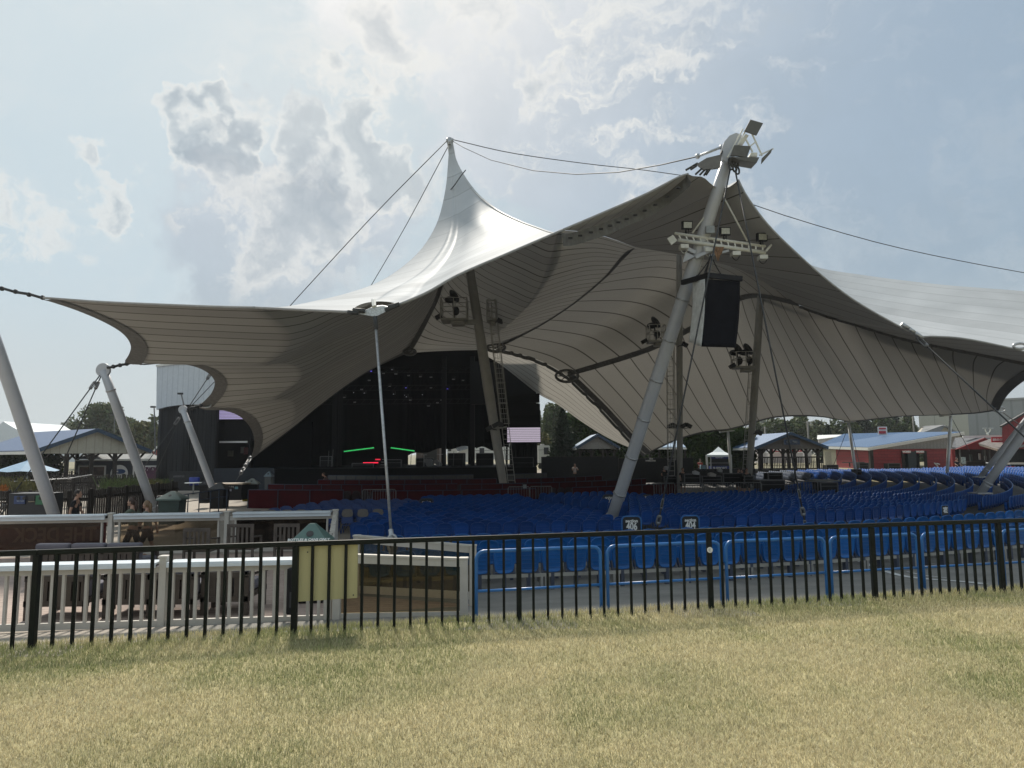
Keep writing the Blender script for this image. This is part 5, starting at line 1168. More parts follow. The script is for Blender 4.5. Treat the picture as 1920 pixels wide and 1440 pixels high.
# lighting rig
rig_ = thing('lighting_rig', (X_(800, 62), 62, 9), 'rows of small stage lamps hanging in the dark stage roof', 'lighting rig')
for yy, zz in ((60, 9.2), (64, 8.0), (68, 7.0)):
    mb = MB()
    for dz in (0, .45): mb.bar((X_(600, yy), yy, zz+dz), (X_(960, yy), yy, zz+dz), .06)
    for k in range(24): x = X_(600+15*k, yy); mb.bar((x, yy, zz), (x+.4, yy, zz+.45), .04)
    mb.build('truss', m_blk3, rig_)
m_dim = mat('lamp_dim', (.08, .08, .085), .3); m_spk = mat('lamp_spark', (.3, .3, .32), .2, emit=(.8, .85, 1), estr=.35); m_vio = mat('lamp_violet', (.05, .04, .3), .3, emit=(.16, .12, 1), estr=.8)
for k, (px, py, mm) in enumerate(((696, 696, m_vio), (735, 693, m_spk), (719, 700, m_dim), (742, 701, m_dim), (766, 704, m_dim), (788, 706, m_dim), (808, 707, m_dim), (832, 702, m_spk), (830, 710, m_dim), (850, 711, m_dim), (868, 713, m_dim), (888, 715, m_dim), (692, 713, m_dim),
    (761, 727, m_vio), (808, 727, m_dim), (839, 729, m_vio), (663, 736, m_spk), (683, 737, m_spk), (678, 730, m_dim), (738, 739, m_spk), (759, 741, m_spk), (762, 744, m_spk), (792, 740, m_spk), (769, 750, m_dim), (820, 755, m_dim), (645, 745, m_dim), (665, 754, m_dim), (803, 761, m_dim), (828, 750, m_dim), (730, 724, m_dim))):
    p = P(px, py, 60+(k % 3)*3); s = .10 if mm is m_dim else .06; mb = MB(); mb.box(p, (s*2.2 if mm is not m_spk else s, s, s)); mb.build('stage_lamp', mm, rig_)
    if k % 2: mb = MB(); mb.box(p+Vector((0, .12, .12)), (.3, .2, .3)); mb.build('lamp_body', m_blk3, rig_)
def glow_bar(a, b, Y, col, e, label, name='light_bar'):
    o = thing(name, P(*a, Y), label, 'light bar'); mb = MB(); mb.bar(P(*a, Y), P(*b, Y), .10, .09); mb.build('tube', mat('glow_%s' % label[:5], col, .4, emit=col, estr=e), o)
    mb = MB(); mb.bar(P(*a, Y)-Vector((0, -.1, .1)), P(*b, Y)-Vector((0, -.1, .1)), .16, .08); mb.build('housing', m_blk3, o)
glow_bar((645, 846.5), (701, 839.5), 63, (.04, .6, .14), .75, 'green glowing light bar left of the tie rod on the stage')
glow_bar((733, 839.5), (777, 845.5), 63, (.04, .6, .14), .75, 'green glowing light bar right of the tie rod on the stage')
glow_bar((681, 868), (709, 867.5), 60, (.9, .02, .06), 1.3, 'long red glowing light bar low on the stage'); glow_bar((704, 861.5), (713, 861.5), 61, (.8, .02, .05), .9, 'short red light bar above the long red one')
# video walls
m_led = mat('led_screen', (.3, .27, .31), .5, emit=(.62, .54, .66), estr=.60, var=.05, scale=2, coord='Object'); m_led2 = mat('led_screen_violet', (.15, .13, .2), .5, emit=(.38, .33, .56), estr=.75)
def ledwall(px0, px1, py0, py1, Y, m, label, top=None):
    o = thing('video_wall', (X_((px0+px1)/2, Y), Y, Z_(px0, py1, Y)), label, 'screen'); x0, x1 = P(px0, py0, Y).x, P(px1, py0, Y).x; z1, z0 = P(px0, py0, Y).z, P(px0, py1, Y).z
    mb = MB(); mb.bx(x0, x1, Y, Y+.1, z0, z1); mb.build('lit_screen', m, o)
    mb = MB()
    for k in range(1, 8): mb.bx(x0, x1, Y-.012, Y-.004, z0+(z1-z0)*k/8-.012, z0+(z1-z0)*k/8+.012)
    mb.build('module_seams', mat('led_seam', (.10, .09, .11), .6), o)
    if top: mb = MB(); mb.bx(x0, x1, Y, Y+.3, z1+.05, P(px0, top, Y).z); mb.build('dark_upper_screen', m_blk3, o)
    mb = MB(); mb.bx(x0-.05, x1+.05, Y+.12, Y+.3, z0-.1, z1+.08); mb.build('frame', m_blk3, o); return o
vw = ledwall(951, 1013, 802, 829, 57, m_led, 'pale pink lit video screen at the right side of the stage', 757)
mb = MB(); x0, x1 = X_(951, 57), X_(1013, 57); mb.bx(x0, x1, 57, 57.3, Z_(951, 754, 57), Z_(951, 738, 57)); 
for py in (741, 754, 777): mb.bar((x0, 56.9, Z_(951, py, 57)), (x1, 56.9, Z_(951, py, 57)), .12)
mb.bx(x0-3, x1-.3, 57.4, 57.7, Z_(951, 757, 57), Z_(951, 676, 57)); mb.build('hanging_truss', m_blk3, vw)
mb = MB(); mb.bx(x0-.1, x0+.05, 57, 57.15, .9, Z_(951, 829, 57)); mb.bx(x1-.6, x1-.35, 57, 57.2, -.2, Z_(951, 829, 57)); mb.build('support', m_blk3, vw)
mb = MB(); mb.bx(X_(1007, 60), X_(1011, 60), 60, 60.3, 3, Z_(1009, 724, 60)); mb.build('white_post', m_white, vw)
ledwall(402, 482, 764, 786, 55.5, m_led2, 'dim violet strip of a video screen behind the scalloped canopy corner')
# left wing of the stage house
lw = thing('stage_wing', (X_(350, 56), 56, 0), 'tall black wing of the stage house topped by pale ribbed cladding', 'stage wing')
Yw = 54.2; x0, xm, x1 = X_(296, Yw), X_(403, Yw), X_(480, Yw)
arc = [(293, 768), (310, 763), (330, 760), (350, 758.5), (375, 758), (403, 759.5), (440, 763), (480, 766)]
top_ = [(480, 664), (403, 672), (350, 679), (294, 686.5)]
mb = MB(); mb.prism([P(x, y, Yw-.3) for x, y in arc+top_], (0, 12, 0)); mb.build('cladding', m_clad, lw)
mb = MB(); mb.bar(P(293, 686, Yw-.35), P(480, 663.5, Yw-.35), .12, .16); mb.build('roof_edge', m_white, lw)
curtain(x0, X_(354, Yw), Yw, -.2, Z_(350, 758, Yw)+.1, m_blk2, 'mesh_curtain', lw, .06, 50)
curtain(X_(355, Yw), xm, Yw, -.2, Z_(350, 758, Yw)+.1, m_blk2, 'mesh_curtain', lw, .06, 50)
mb = MB(); mb.bx(x0-.08, x0+.1, Yw-.1, Yw+18, -.2, Z_(296, 766, Yw)); mb.build('side_wall', m_blk2, lw)
mb = MB(); mb.bx(X_(403, Yw), X_(405.5, Yw), Yw-.15, Yw+.2, -.2, Z_(403, 760, Yw)); mb.bx(X_(465, Yw), X_(469, Yw), Yw-.1, Yw+.2, 1, 5); mb.build('corner_column', m_blk3, lw)
mb = MB(); mb.bx(xm, x1+1, Yw+1.5, Yw+1.8, Z_(403, 825, Yw), Z_(403, 787, Yw)); mb.build('dark_screen_back', m_blk3, lw)
mb = MB(); mb.bx(xm, x1+2, Yw+8, Yw+8.3, -.2, 5); mb.build('inner_wall', m_blk, lw)
mb = MB(); mb.bx(X_(410, Yw+1.5), X_(462, Yw+1.5), Yw+1.45, Yw+1.6, Z_(403, 830, Yw), Z_(403, 826.5, Yw)); mb.build('strip_window', m_wt, lw)
mb = MB(); mb.bx(xm, x1+1.5, Yw-.2, Yw, -.8, Z_(403, 878, Yw)); mb.build('low_wall', m_navyw, lw)
for px0, px1, py0, py1, c in ((426, 435, 845, 856, (.12, .11, .08)), (450, 456, 838, 850, (.16, .14, .13)), (456, 464, 839, 852, (.14, .04, .04))):
    mb = MB(); mb.bx(X_(px0, 58), X_(px1, 58), 58, 58.2, Z_(px0, py1, 58), Z_(px0, py0, 58)); mb.build('hanging_garment', mat('garment_%d' % px0, c, .8), lw)
# band equipment on stage
def case(px0, px1, py0, py1, Y, label, m=None, name='equipment_case', cat='case', d=.8):
    x0, x1 = X_(px0, Y), X_(px1, Y); z0, z1 = P(px0, py1, Y).z, P(px0, py0, Y).z; o = thing(name, ((x0+x1)/2, Y+d/2, z0), label, cat)
    mb = MB(); mb.bx(x0, x1, Y, Y+d, z0, z1); mb.build('body', m or m_blk3, o, bevel=.02)
    mb = MB(); t = .03
    for x in (x0, x1): mb.bx(x-t, x+t, Y-t, Y+t, z0, z1)
    mb.bx(x0, x1, Y-t, Y+t, z1-t, z1+t); mb.bx(x0, x1, Y-t, Y+t, z0+(z1-z0)*.6, z0+(z1-z0)*.6+.03); mb.build('edging', mat('case_edging', (.10, .10, .105), .4, .5), o); return o
case(600, 622, 856, 876, 60, 'black equipment rack at the far left of the stage'); case(660, 700, 869, 877, 58, 'low black riser behind the long red light bar')
case(722, 752, 862, 877, 60, 'wide black riser right of the tie rod'); case(780, 812, 859, 877, 61, 'black road case near the green bar'); case(840, 872, 850, 878, 64, 'tall black case before the gap at the stage back')
case(893, 925, 850, 878, 63, 'tall black case beside the inner mast'); case(958, 1000, 858, 884, 56, 'large black box under the pink video screen')
dr = thing('drum_kit', (X_(810, 61), 60.5, .9), 'drum kit standing in the gloom on the right of the stage', 'drum kit')
for px, py, r_ in ((805, 868, .35), (818, 866, .2), (798, 864, .18), (823, 871, .24)):
    mb = MB(); p = P(px, py, 60); mb.tube([p, p+Vector((0, .35, 0))], r_, 14); mb.build('drum', mat('drum_shell', (.10, .10, .10), .4), dr)
for px, py in ((795, 853), (825, 852)): mb = MB(); p = P(px, py, 60); mb.tube([p, p+Vector((0, 0, .02))], .28, 14); mb.tube([p-Vector((0, 0, 1.0)), p], .02, 5); mb.build('cymbal', m_galv, dr)
stp = thing('stage_stairs', (X_(718, 57), 57, .2), 'small steps beside the tie rod at the stage front', 'stairs')
for k in range(4): mb = MB(); mb.bx(X_(712, 57), X_(721, 57), 57+k*.3, 57.3+k*.3, .9-.02+k*.22-.9*0, .9+k*.22+.03); mb.build('tread', mat('tread_grey', (.16, .16, .15), .6), stp)
for k, (px, h) in enumerate(((615, 12), (623, 13), (770, 10), (850, 11), (868, 9))):
    o = thing('microphone_stand', (X_(px, 60), 60, .9), 'thin stand %s' % ('at the left end of the stage' , 'second from the left end of the stage', 'under the right green bar', 'before the open back of the stage', 'right of the open back of the stage')[k], 'stand'); mb = MB(); b = Vector((X_(px, 60), 60, .9)); mb.tube([b, b+Vector((.05, 0, h*.12))], .025, 5); mb.build('pole', mat('stand_grey', (.09, .09, .09), .5), o)
    mb = MB(); mb.bar(b+Vector((-.2, 0, .02)), b+Vector((.2, 0, .02)), .04); mb.build('foot', m_blk3, o)
# red box fronts and pit barrier
m_redw = mat('red_box_cloth', (.058, .003, .007), .85, var=.2, scale=1.5, spec=.1); m_pit = mat('pit_grey', (.08, .08, .077), .6, var=.15)
def arcwall(R_, p0, p1, ztop, zb, m, label, name='box_front', cap=None):
    c = pol(R_, R((p0+p1)/2)); o = thing(name, (c.x, c.y, zb), label, 'box front'); n = max(3, int((p1-p0)/1.6)); phs = np.linspace(R(p0), R(p1), n)
    mb = MB()
    for a, b in zip(phs[:-1], phs[1:]): A, B = pol(R_, a), pol(R_, b); mb.bar((A.x, A.y, (ztop+zb)/2), (B.x, B.y, (ztop+zb)/2), .06, ztop-zb)
    mb.build('panel', m, o)
    mb = MB(); A = [pol(R_, a, ztop+.02) for a in phs]; mb.tube(A, .03, 5)
    for a in phs[::2]: q = pol(R_+.05, a, 0); mb.bar((q.x, q.y, zb), (q.x, q.y, ztop), .04)
    mb.build('rail', cap or m_navy, o); return o
arcwall(25.4, -17, -4.5, .10, -.9, m_redw, 'red cloth front of the seating boxes at the left, nearest row'); arcwall(25.4, -1, 9.5, .04, -.9, m_redw, 'red cloth front of the nearest boxes between the barricade and the tie rod')
arcwall(25.4, 9.7, 19, .04, -.9, m_redw, 'red cloth front of the nearest boxes left of the inner mast'); arcwall(25.4, 24, 43, .04, -.9, m_redw, 'red cloth front of the nearest boxes beside the leaning mast')
arcwall(21.3, -22, 10, .20, -.9, m_redw, 'second curve of red box fronts before the stage, left part'); arcwall(21.3, 10.5, 50, .16, -.9, m_redw, 'second curve of red box fronts before the stage, right part')
arcwall(17.3, -20, 20, .32, -.9, m_redw, 'third curve of red box fronts close to the stage, left part'); arcwall(17.3, 24, 52, .28, -.9, m_redw, 'third curve of red box fronts close to the stage, right part')
arcwall(13.6, -28, 18, .48, -.9, m_pit, 'pale grey crowd barrier in front of the stage, left part', 'pit_barrier'); arcwall(13.8, 27, 44, .48, -.9, m_pit, 'pale grey crowd barrier in front of the stage beside the inner mast', 'pit_barrier')
dkred = []
for R_ in (24.3, 23.2, 20.2, 19.1, 18.2, 16.2, 15.2):
    ph = R(-16)
    while ph < R(45):
        if not R(18.8) < ph < R(23.5): p = pol(R_, ph); dkred.append((p.x, p.y, -.9+.02*(25-R_), ph))
        ph += .52/R_
mass('box_seats', 'dark red and black seats inside the red boxes before the stage', 'seats', dkred, tb1, [mat('dark_red_seat', (.022, .006, .010), .6)]*2)
# steel barricades
m_bar = mat('barricade_steel', (.17, .17, .175), .45, .5, var=.15)
def barricade(px0, px1, Y, zb, label, h=1.05, m=None, skew=0.):
    a, b = GP(px0, Y, zb), GP(px1, Y+skew, zb); o = thing('steel_barricade', a.lerp(b, .5), label, 'barricade'); mb = MB(); u = Vector((0, 0, 1))
    mb.tube([a, a+u*(h-.08), a.lerp(b, .04)+u*h, b.lerp(a, .04)+u*h, b+u*(h-.08), b], .028, 6); mb.tube([a+u*.18, b+u*.18], .022, 6); mb.build('frame', m or m_bar, o)
    mb = MB(); n = int((b-a).length/.13)
    for k in range(1, n): q = a.lerp(b, k/n); mb.tube([q+u*.18, q+u*h], .011, 4)
    mb.build('bars', m or m_bar, o)
    for t in (.12, .88): mb = MB(); q = a.lerp(b, t); mb.bar(q+Vector((0, -.3, .02)), q+Vector((0, .3, .02)), .05, .02); mb.build('foot', m or m_bar, o)
barricade(679, 742, 35.8, -.85, 'steel barricade standing across the aisle left of the tie rod', 1.03); barricade(953, 993, 35.9, -.85, 'steel barricade with a small sign right of the inner mast foot', 1.12); barricade(994, 1035, 36.1, -.85, 'steel barricade before the red box fronts, right of the one with a sign', 1.12)
for a, b, l in ((1227, 1266, 'steel barricade just right of the left tie-down cable'), (1271, 1318, 'steel barricade in front of the mixing desk, left'), (1319, 1375, 'steel barricade in front of the mixing desk, middle'), (1376, 1429, 'steel barricade in front of the mixing desk, right')): barricade(a, b, 37.5, -.75, l, 1.08)
barricade(1477, 1502, 37.2, -.75, 'dark steel barricade beside the right tie-down cable', 1.1, mat('barricade_dark', (.07, .07, .075), .5)); barricade(1509, 1535, 36.8, -.75, 'pale steel barricade left of the black cabinet', 1.15)
sg = thing('notice', P(984, 912, 35.8), 'small white notice tied to the barricade by the inner mast', 'notice'); mb = MB(); p = P(984, 912, 35.8); mb.box(p, (.18, .02, .2)); mb.build('sheet', mat('notice_grey', (.25, .27, .28), .6), sg)
# mixing desk area
case(1537, 1569, 905, 923, 37, 'black cabinet with a white top beside the seats', m_black, 'cabinet', 'cabinet', 1.); case(1425, 1470, 901, 922, 38.5, 'dark work bench right of the mixing desk', m_black, 'work_bench', 'bench', 1.2)
cp = thing('counter_top', P(1552, 903, 36.8), 'long pale counter top over the black cabinet', 'counter'); mb = MB(); mb.bx(X_(1532, 36.9), X_(1573, 36.9), 36.8, 38.2, Z_(1550, 903, 36.9), Z_(1550, 900.5, 36.9)); mb.build('slab', mat('counter_pale', (.16, .16, .15), .6), cp)
for px0, px1, py0, py1, Y, l in ((1283, 1312, 889, 908, 41, 'black flight case at the left end of the mixing desk'), (1316, 1352, 893, 909, 41.5, 'wide black mixing desk covered in knobs'), (1356, 1392, 888, 908, 42, 'tall black rack in the mixing area'), (1395, 1412, 893, 908, 40.5, 'black case before the right inner mast'), (1246, 1268, 893, 906, 42.5, 'low black case left of the slim inner mast'), (1440, 1466, 887, 899, 41, 'grey case stacked behind the work bench')):
    case(px0, px1, py0, py1, Y, l)
for k, (px, py, w_, c, l) in enumerate(((1306, 889.5, 10, (.42, .43, .45), 'white paper sheets on the flight case'), (1336, 893, 12, (.34, .32, .30), 'pale bundle of cables on the mixing desk'), (1351, 885, 7, (.30, .31, .32), 'pale screen hood behind the mixing desk'), (1251, 881, 8, (.3, .3, .3), 'pale folded cloth left of the slim inner mast'))):
    o = thing('desk_clutter', P(px, py, 40.8), l, 'clutter'); mb = MB(); p = P(px, py, 40.8); ww = w_*.032
    mb.prism([p+Vector(v) for v in ((-ww/2, 0, 0), (ww/2, 0, -.03), (ww*.6, 0, .12), (ww*.1, 0, .2), (-ww*.45, 0, .15))], (0, .4, .03)); mb.build('surface', mat('clutter_%d' % k, c, .7), o)
# ---------------------------------------------------------------- left background
m_wood = mat('dark_stained_wood', (.022, .016, .013), .75, var=.35, scale=4, stretch=(1, 1, .2)); m_broof = stripes('blue_metal_roof', (.085, .125, .235), (.035, .055, .11), 1, 2.6, .10, .38, .3, noise=.08)
m_tan = mat('chair_back_panel', (.2, .2, .2)); m_siding = stripes('tan_siding', (.36, .35, .29), (.27, .26, .215), 0, 3.2, .10, .6, noise=.06); m_trim = mat('navy_trim', (.018, .045, .085), .5)
def pavilion(c, gdir, w, zb, ze, za, length, label, m_roof, m_gable, m_tr, over=.5, posts=5, back=None, floor=None, rail=None, group=None):
    """c: foot of the gable's middle; gdir: unit vector along the gable; the roof runs back from it"""
    g = Vector((*gdir, 0)).normalized(); r_ = Vector((-g.y, g.x, 0)); c = Vector(c); u = Vector((0, 0, 1)); o = thing('pavilion', c, label, 'pavilion', group); L_ = length
    A, Bl, Br = c+u*(za-zb), c-g*w+u*(ze-zb), c+g*w+u*(ze-zb)
    ext = (Bl-A).normalized()*over; extr = (Br-A).normalized()*over; f = -r_*.35
    for e, ex in ((Bl, ext), (Br, extr)):
        mb = MB(); n_ = (ex.cross(r_)).normalized(); n_ = n_ if n_.z > 0 else -n_
        mb.prism([A+f+u*.06, e+ex+f+u*.06, e+ex+r_*L_+u*.06, A+r_*L_+u*.06], n_*.07); mb.build('roof_slope', m_roof, o)
        mb = MB(); mb.bar(A+f*1.1+u*.02, e+ex+f*1.1+u*.02, .05, .26); mb.build('barge_board', m_tr, o)
        mb = MB(); mb.bar(e+ex+f-u*.04, e+ex+r_*L_-u*.04, .08, .2); mb.build('eave_board', m_white, o)
    for t in (0, L_-.2): mb = MB(); mb.prism([A+r_*t-u*.02, Bl+r_*t-u*.02, Bl+r_*t-u*.22, Br+r_*t-u*.22, Br+r_*t-u*.02], r_*.1); mb.build('gable', m_gable, o)
    for t in (0.3, L_-.5):
        for k in range(posts if t < 1 else 3):
            s_ = -.9+1.8*k/((posts if t < 1 else 3)-1); q = c+g*w*s_+r_*t; mb = MB(); mb.bar(q, q+u*(ze-zb-.1), .22, .22, tuple(g)); 
            mb.bar(q+u*(ze-zb-.75), q+g*.55+u*(ze-zb-.15), .12); mb.bar(q+u*(ze-zb-.75), q-g*.55+u*(ze-zb-.15), .12); mb.build('post', m_wood, o)
    if floor is not None: mb = MB(); mb.prism([c-g*w+u*0, c+g*w, c+g*w+r_*L_, c-g*w+r_*L_], u*-.3); mb.build('floor', m_wood, o)
    if rail:
        mb = MB(); 
        for z in (.15, rail): mb.bar(c-g*w+u*z, c+g*w+u*z, .08, .12)
        n = int(2*w/.16)
        for k in range(n+1): q = c-g*w+g*(2*w*k/n); mb.bar(q+u*.1, q+u*rail, .11 if (k % 7) else .05, .03, tuple(g))
        mb.build('railing', m_wood, o)
    return o
pv = pavilion((-29.3, 48, -.2), (.57, .82), 3.5, -.2, 2.42, 3.80, 10.5, 'open pavilion with blue ribbed roof and tan gable at the far left', m_broof, m_siding, m_trim, .35, 5)
# kiosk with posters
def kbox(px0, px1, py0, py1, Y, d, name, m, parent, bev=0):
    x0, x1 = X_(px0, Y), X_(px1, Y); z0, z1 = P((px0+px1)/2, py1, Y).z, P((px0+px1)/2, py0, Y).z; mb = MB(); mb.bx(x0, x1, Y, Y+d, z0, z1); return mb.build(name, m, parent, bevel=bev)
ks = thing('kiosk', (X_(225, 55), 57, 0), 'navy kiosk with framed posters and a round white sign behind the pavilion', 'kiosk')
m_nv = stripes('navy_siding', (.022, .028, .045), (.012, .015, .025), 0, 4, .1, .6); kbox(143, 310, 864, 912, 55, 5, 'wall', m_nv, ks); kbox(141, 307, 861.5, 864, 54.8, 5.4, 'fascia', m_white, ks)
mb = MB(); b0 = [P(143, 861, 54.8), P(305, 860, 54.8), P(300, 856, 61), P(150, 856, 61)]; t0 = [P(192, 842, 57.5), P(262, 842, 57.5)]; mb.add(b0+t0, [(0, 1, 5, 4), (1, 2, 5), (2, 3, 4, 5), (3, 0, 4)]); mb.build('canvas_roof', mat('grey_canvas', (.23, .24, .24), .8, var=.1), ks)
def framed(px0, px1, py0, py1, name, m):
    Y = 54.9; f = kbox(px0, px1, py0, py1, Y, .06, name, m_wt, ks); kbox(px0+3, px1-3, py0+2.5, py1-2.5, Y-.03, .04, 'picture', m, f)
framed(146, 198, 873, 896, 'poster_frame', mat('poster_brown', (.12, .07, .055), .5, var=.9, scale=1.2)); framed(249, 298, 873, 903, 'poster_frame', mat('poster_plum', (.10, .03, .075), .5, var=.9, scale=1.0))
mb = MB(); c = P(223, 888, 54.85); rr_ = 16/F*54.85; mb.prism([c+Vector((rr_*math.cos(a), 0, rr_*math.sin(a))) for a in np.linspace(0, 6.28, 30)[:-1]], (0, .06, 0)); rs = mb.build('round_sign', m_wt, ks)
mb = MB(); c2 = P(225, 884, 54.8); mb.prism([c2+Vector((.42*math.cos(a), 0, .19*math.sin(a))) for a in np.linspace(0, 6.28, 24)[:-1]], (0, .03, 0)); mb.build('emblem', mat('emblem_blue', (.02, .07, .2), .5), rs)
mb = MB(); mb.box(P(220, 884, 54.76), (.13, .02, .13)); mb.build('emblem_mark', m_wt, rs)
mb = MB(); mb.box(P(211, 891, 54.78), (.18, .03, .08)); mb.box(P(233, 891, 54.78), (.18, .03, .08)); mb.build('emblem_green', mat('emblem_green', (.03, .16, .07), .5), rs)
for k, x in enumerate(np.linspace(262, 290, 9)): 
    if k % 2 == 0: pass
sc_ = MB()
for k in range(9):
    p = P(267+k*3, 880-3*math.sin(k*1.7), 54.84); sc_.bar(p, p+Vector((.05*math.sin(k*2.3), 0, .16+.05*math.cos(k*3))), .03, .02)
sc_.build('script_mark', m_wt, ks)
# white marquee roofs
m_tentw = mat('marquee_white', (.62, .67, .70), .7, var=.05)
def marquee(pts, Y, d, label):
    o = thing('marquee', P(*pts[0], Y), label, 'tent'); mb = MB(); mb.prism([P(x, y, Y) for x, y in pts], (0, d, 0)); mb.build('roof', m_tentw, o)
    mb = MB(); 
    for x, y in (pts[0], pts[-1]): mb.bar(P(x, y, Y), Vector((P(x, y, Y).x, Y, 0)), .1)
    mb.build('pole', m_white, o)
marquee([(-60, 842), (-20, 815), (6, 790), (22, 800), (44, 812), (80, 842)], 75, 10, 'white marquee roof rising at the left margin behind the pavilion')
marquee([(84, 866), (92, 842), (150, 838), (176, 846), (176, 866)], 68, 8, 'low white marquee seen between the pavilion posts')
# patio umbrella
um = thing('patio_umbrella', GP(50, 33, -.3), 'pale blue patio umbrella at the far left', 'umbrella'); A = P(53, 863, 33); zb = P(53, 884, 33).z; R_ = 1.33; m_um = mat('umbrella_blue', (.22, .34, .46), .75, var=.06)
mb = MB(); rim = [Vector((A.x+R_*math.cos(a), A.y+R_*math.sin(a), zb-(.0 if k % 2 == 0 else -.04))) for k, a in enumerate(np.linspace(0, 6.2832, 17)[:-1])]; mb.add([A]+rim, [(0, 1+k, 1+(k+1) % 16) for k in range(16)]); mb.build('canopy', m_um, um)
mb = MB(); mb.tube([A+Vector((0, 0, .05)), Vector((A.x, A.y, -.4))], .025, 6); mb.build('pole', m_galv, um)
mb = MB(); mb.tube([A-Vector((0, 0, .1)), A+Vector((0, 0, .03))], [.18, .03], 10); mb.build('top_vent', m_um, um)
# timber fences of the terrace
def plank_fence(p0, p1, ztop, zbot, label, n, m=m_wood, wav=.03, gap=.25):
    """p: (px, Y); ztop may be a pair"""
    zt = ztop if isinstance(ztop, tuple) else (ztop, ztop); a, b = GP(p0[0], p0[1], zbot), GP(p1[0], p1[1], zbot); o = thing('timber_fence', a.lerp(b, .5), label, 'fence'); d = (b-a)/n; w_ = d.length*(1-gap); u = Vector((0, 0, 1)); dn = d.normalized()
    mb = MB()
    for k in range(n): q = a+d*(k+.5); t = (k+.5)/n; h = zt[0]*(1-t)+zt[1]*t-zbot+random.uniform(-wav, wav); mb.bar(q, q+u*h, w_, .03, tuple(dn))
    mb.build('planks', m, o)
    mb = MB(); 
    for f in (.2, .8): mb.bar(a+u*((zt[0]-zbot)*f)+Vector((0, .05, 0)), b+u*((zt[1]-zbot)*f)+Vector((0, .05, 0)), .05, .09)
    mb.build('rails', m, o)
    for k in range(0, n+1, max(1, n//5)): q = a+d*k; mb = MB(); t = k/n; mb.bar(q+Vector((0, .08, 0)), q+Vector((0, .08, 0))+u*(zt[0]*(1-t)+zt[1]*t-zbot+.04), .1, .1, tuple(dn)); mb.build('post', m, o)
    return o
def zz(px, py, Y): return P(px, py, Y).z
plank_fence((-30, 24), (165, 25.5), (zz(0, 921, 24), zz(165, 921, 25.5)), -.65, 'dark plank fence behind the recycling station and the walking man', 46)
plank_fence((165, 25.5), (331, 29.5), (zz(165, 918, 25.5), zz(331, 903, 29.5)), -.65, 'dark picket fence curving right behind the two walking women', 44, gap=.3)
plank_fence((-30, 33), (175, 35), (zz(0, 899, 33), zz(175, 893, 35)), -.5, 'dark ramp fence rising behind the planter at the far left', 50, gap=.1)
plank_fence((100, 38), (262, 41), (zz(100, 893, 38), zz(262, 889, 41)), -.4, 'dark solid fence in front of the navy kiosk', 46, gap=.08)
plank_fence((-30, 45), (170, 47), (zz(0, 884, 45), zz(170, 884, 47)), -.2, 'dark rail fence under the blue roofed pavilion', 40, gap=.35)
hr = thing('ramp_handrail', GP(60, 31, .6), 'thin grey handrail running up the ramp at the far left', 'handrail'); mb = MB(); mb.tube([P(-20, 905, 30), P(60, 901, 31), P(130, 897, 33), P(172, 890, 35)], .025, 6); mb.build('rail', m_galv, hr)
# recycling station
rc = thing('recycling_station', GP(55, 21.8, -.6), 'black recycling cabinet with blue, black and green slots', 'recycling station'); kbox(18, 93, 925, 985, 21.8, .7, 'cabinet', mat('cabinet_black', (.012, .014, .02), .5), rc, .02)
pb_ = kbox(27.5, 48, 930, 945, 21.76, .03, 'blue_panel', mat('panel_blue', (.03, .055, .15), .5), rc); kbox(54, 66, 930, 938.5, 21.77, .02, 'dark_slot', m_dark, rc); pg_ = kbox(68, 82, 929, 946, 21.76, .03, 'green_panel', mat('panel_green', (.03, .14, .07), .5), rc)
for px, pr in ((34, pb_), (45, pb_), (75.5, pg_)):
    mb = MB(); c = P(px, 934, 21.74); mb.prism([c+Vector((.055*math.cos(a), 0, .055*math.sin(a))) for a in np.linspace(0, 6.28, 16)[:-1]], (0, .012, 0)); mb.build('hole', m_dark, pr)
text_mb('RECYCLE', .055, P(38, 939.5, 21.74), (1, 0, 0), (0, 0, 1), .002).build('lettering', mat('faded_white', (.35, .4, .45), .6), pb_)
kbox(54, 66, 939.5, 941.5, 21.75, .03, 'label_strip', mat('label_tan', (.2, .17, .12), .6), rc)
# handrail on the paving
ha = thing('steel_handrail', GP(380, 32, -.6), 'dark blue steel handrail on the paving beside the farthest left mast', 'handrail')
tops = [(324, 931, 31), (353, 926, 31.5), (374, 923.5, 32), (395, 920.5, 32.5), (411, 917.5, 33), (426, 917.5, 33)]
mb = MB(); mb.tube([P(*t) for t in tops], .026, 6); mb.tube([P(x, y+14, Y) for x, y, Y in tops], .02, 6); mb.build('rails', m_navy, ha)
for x, y, Y in tops[1:]: mb = MB(); t = P(x, y, Y); mb.tube([t, Vector((t.x, t.y, gz(t.x, t.y)))], .026, 6); mb.build('post', m_navy, ha)
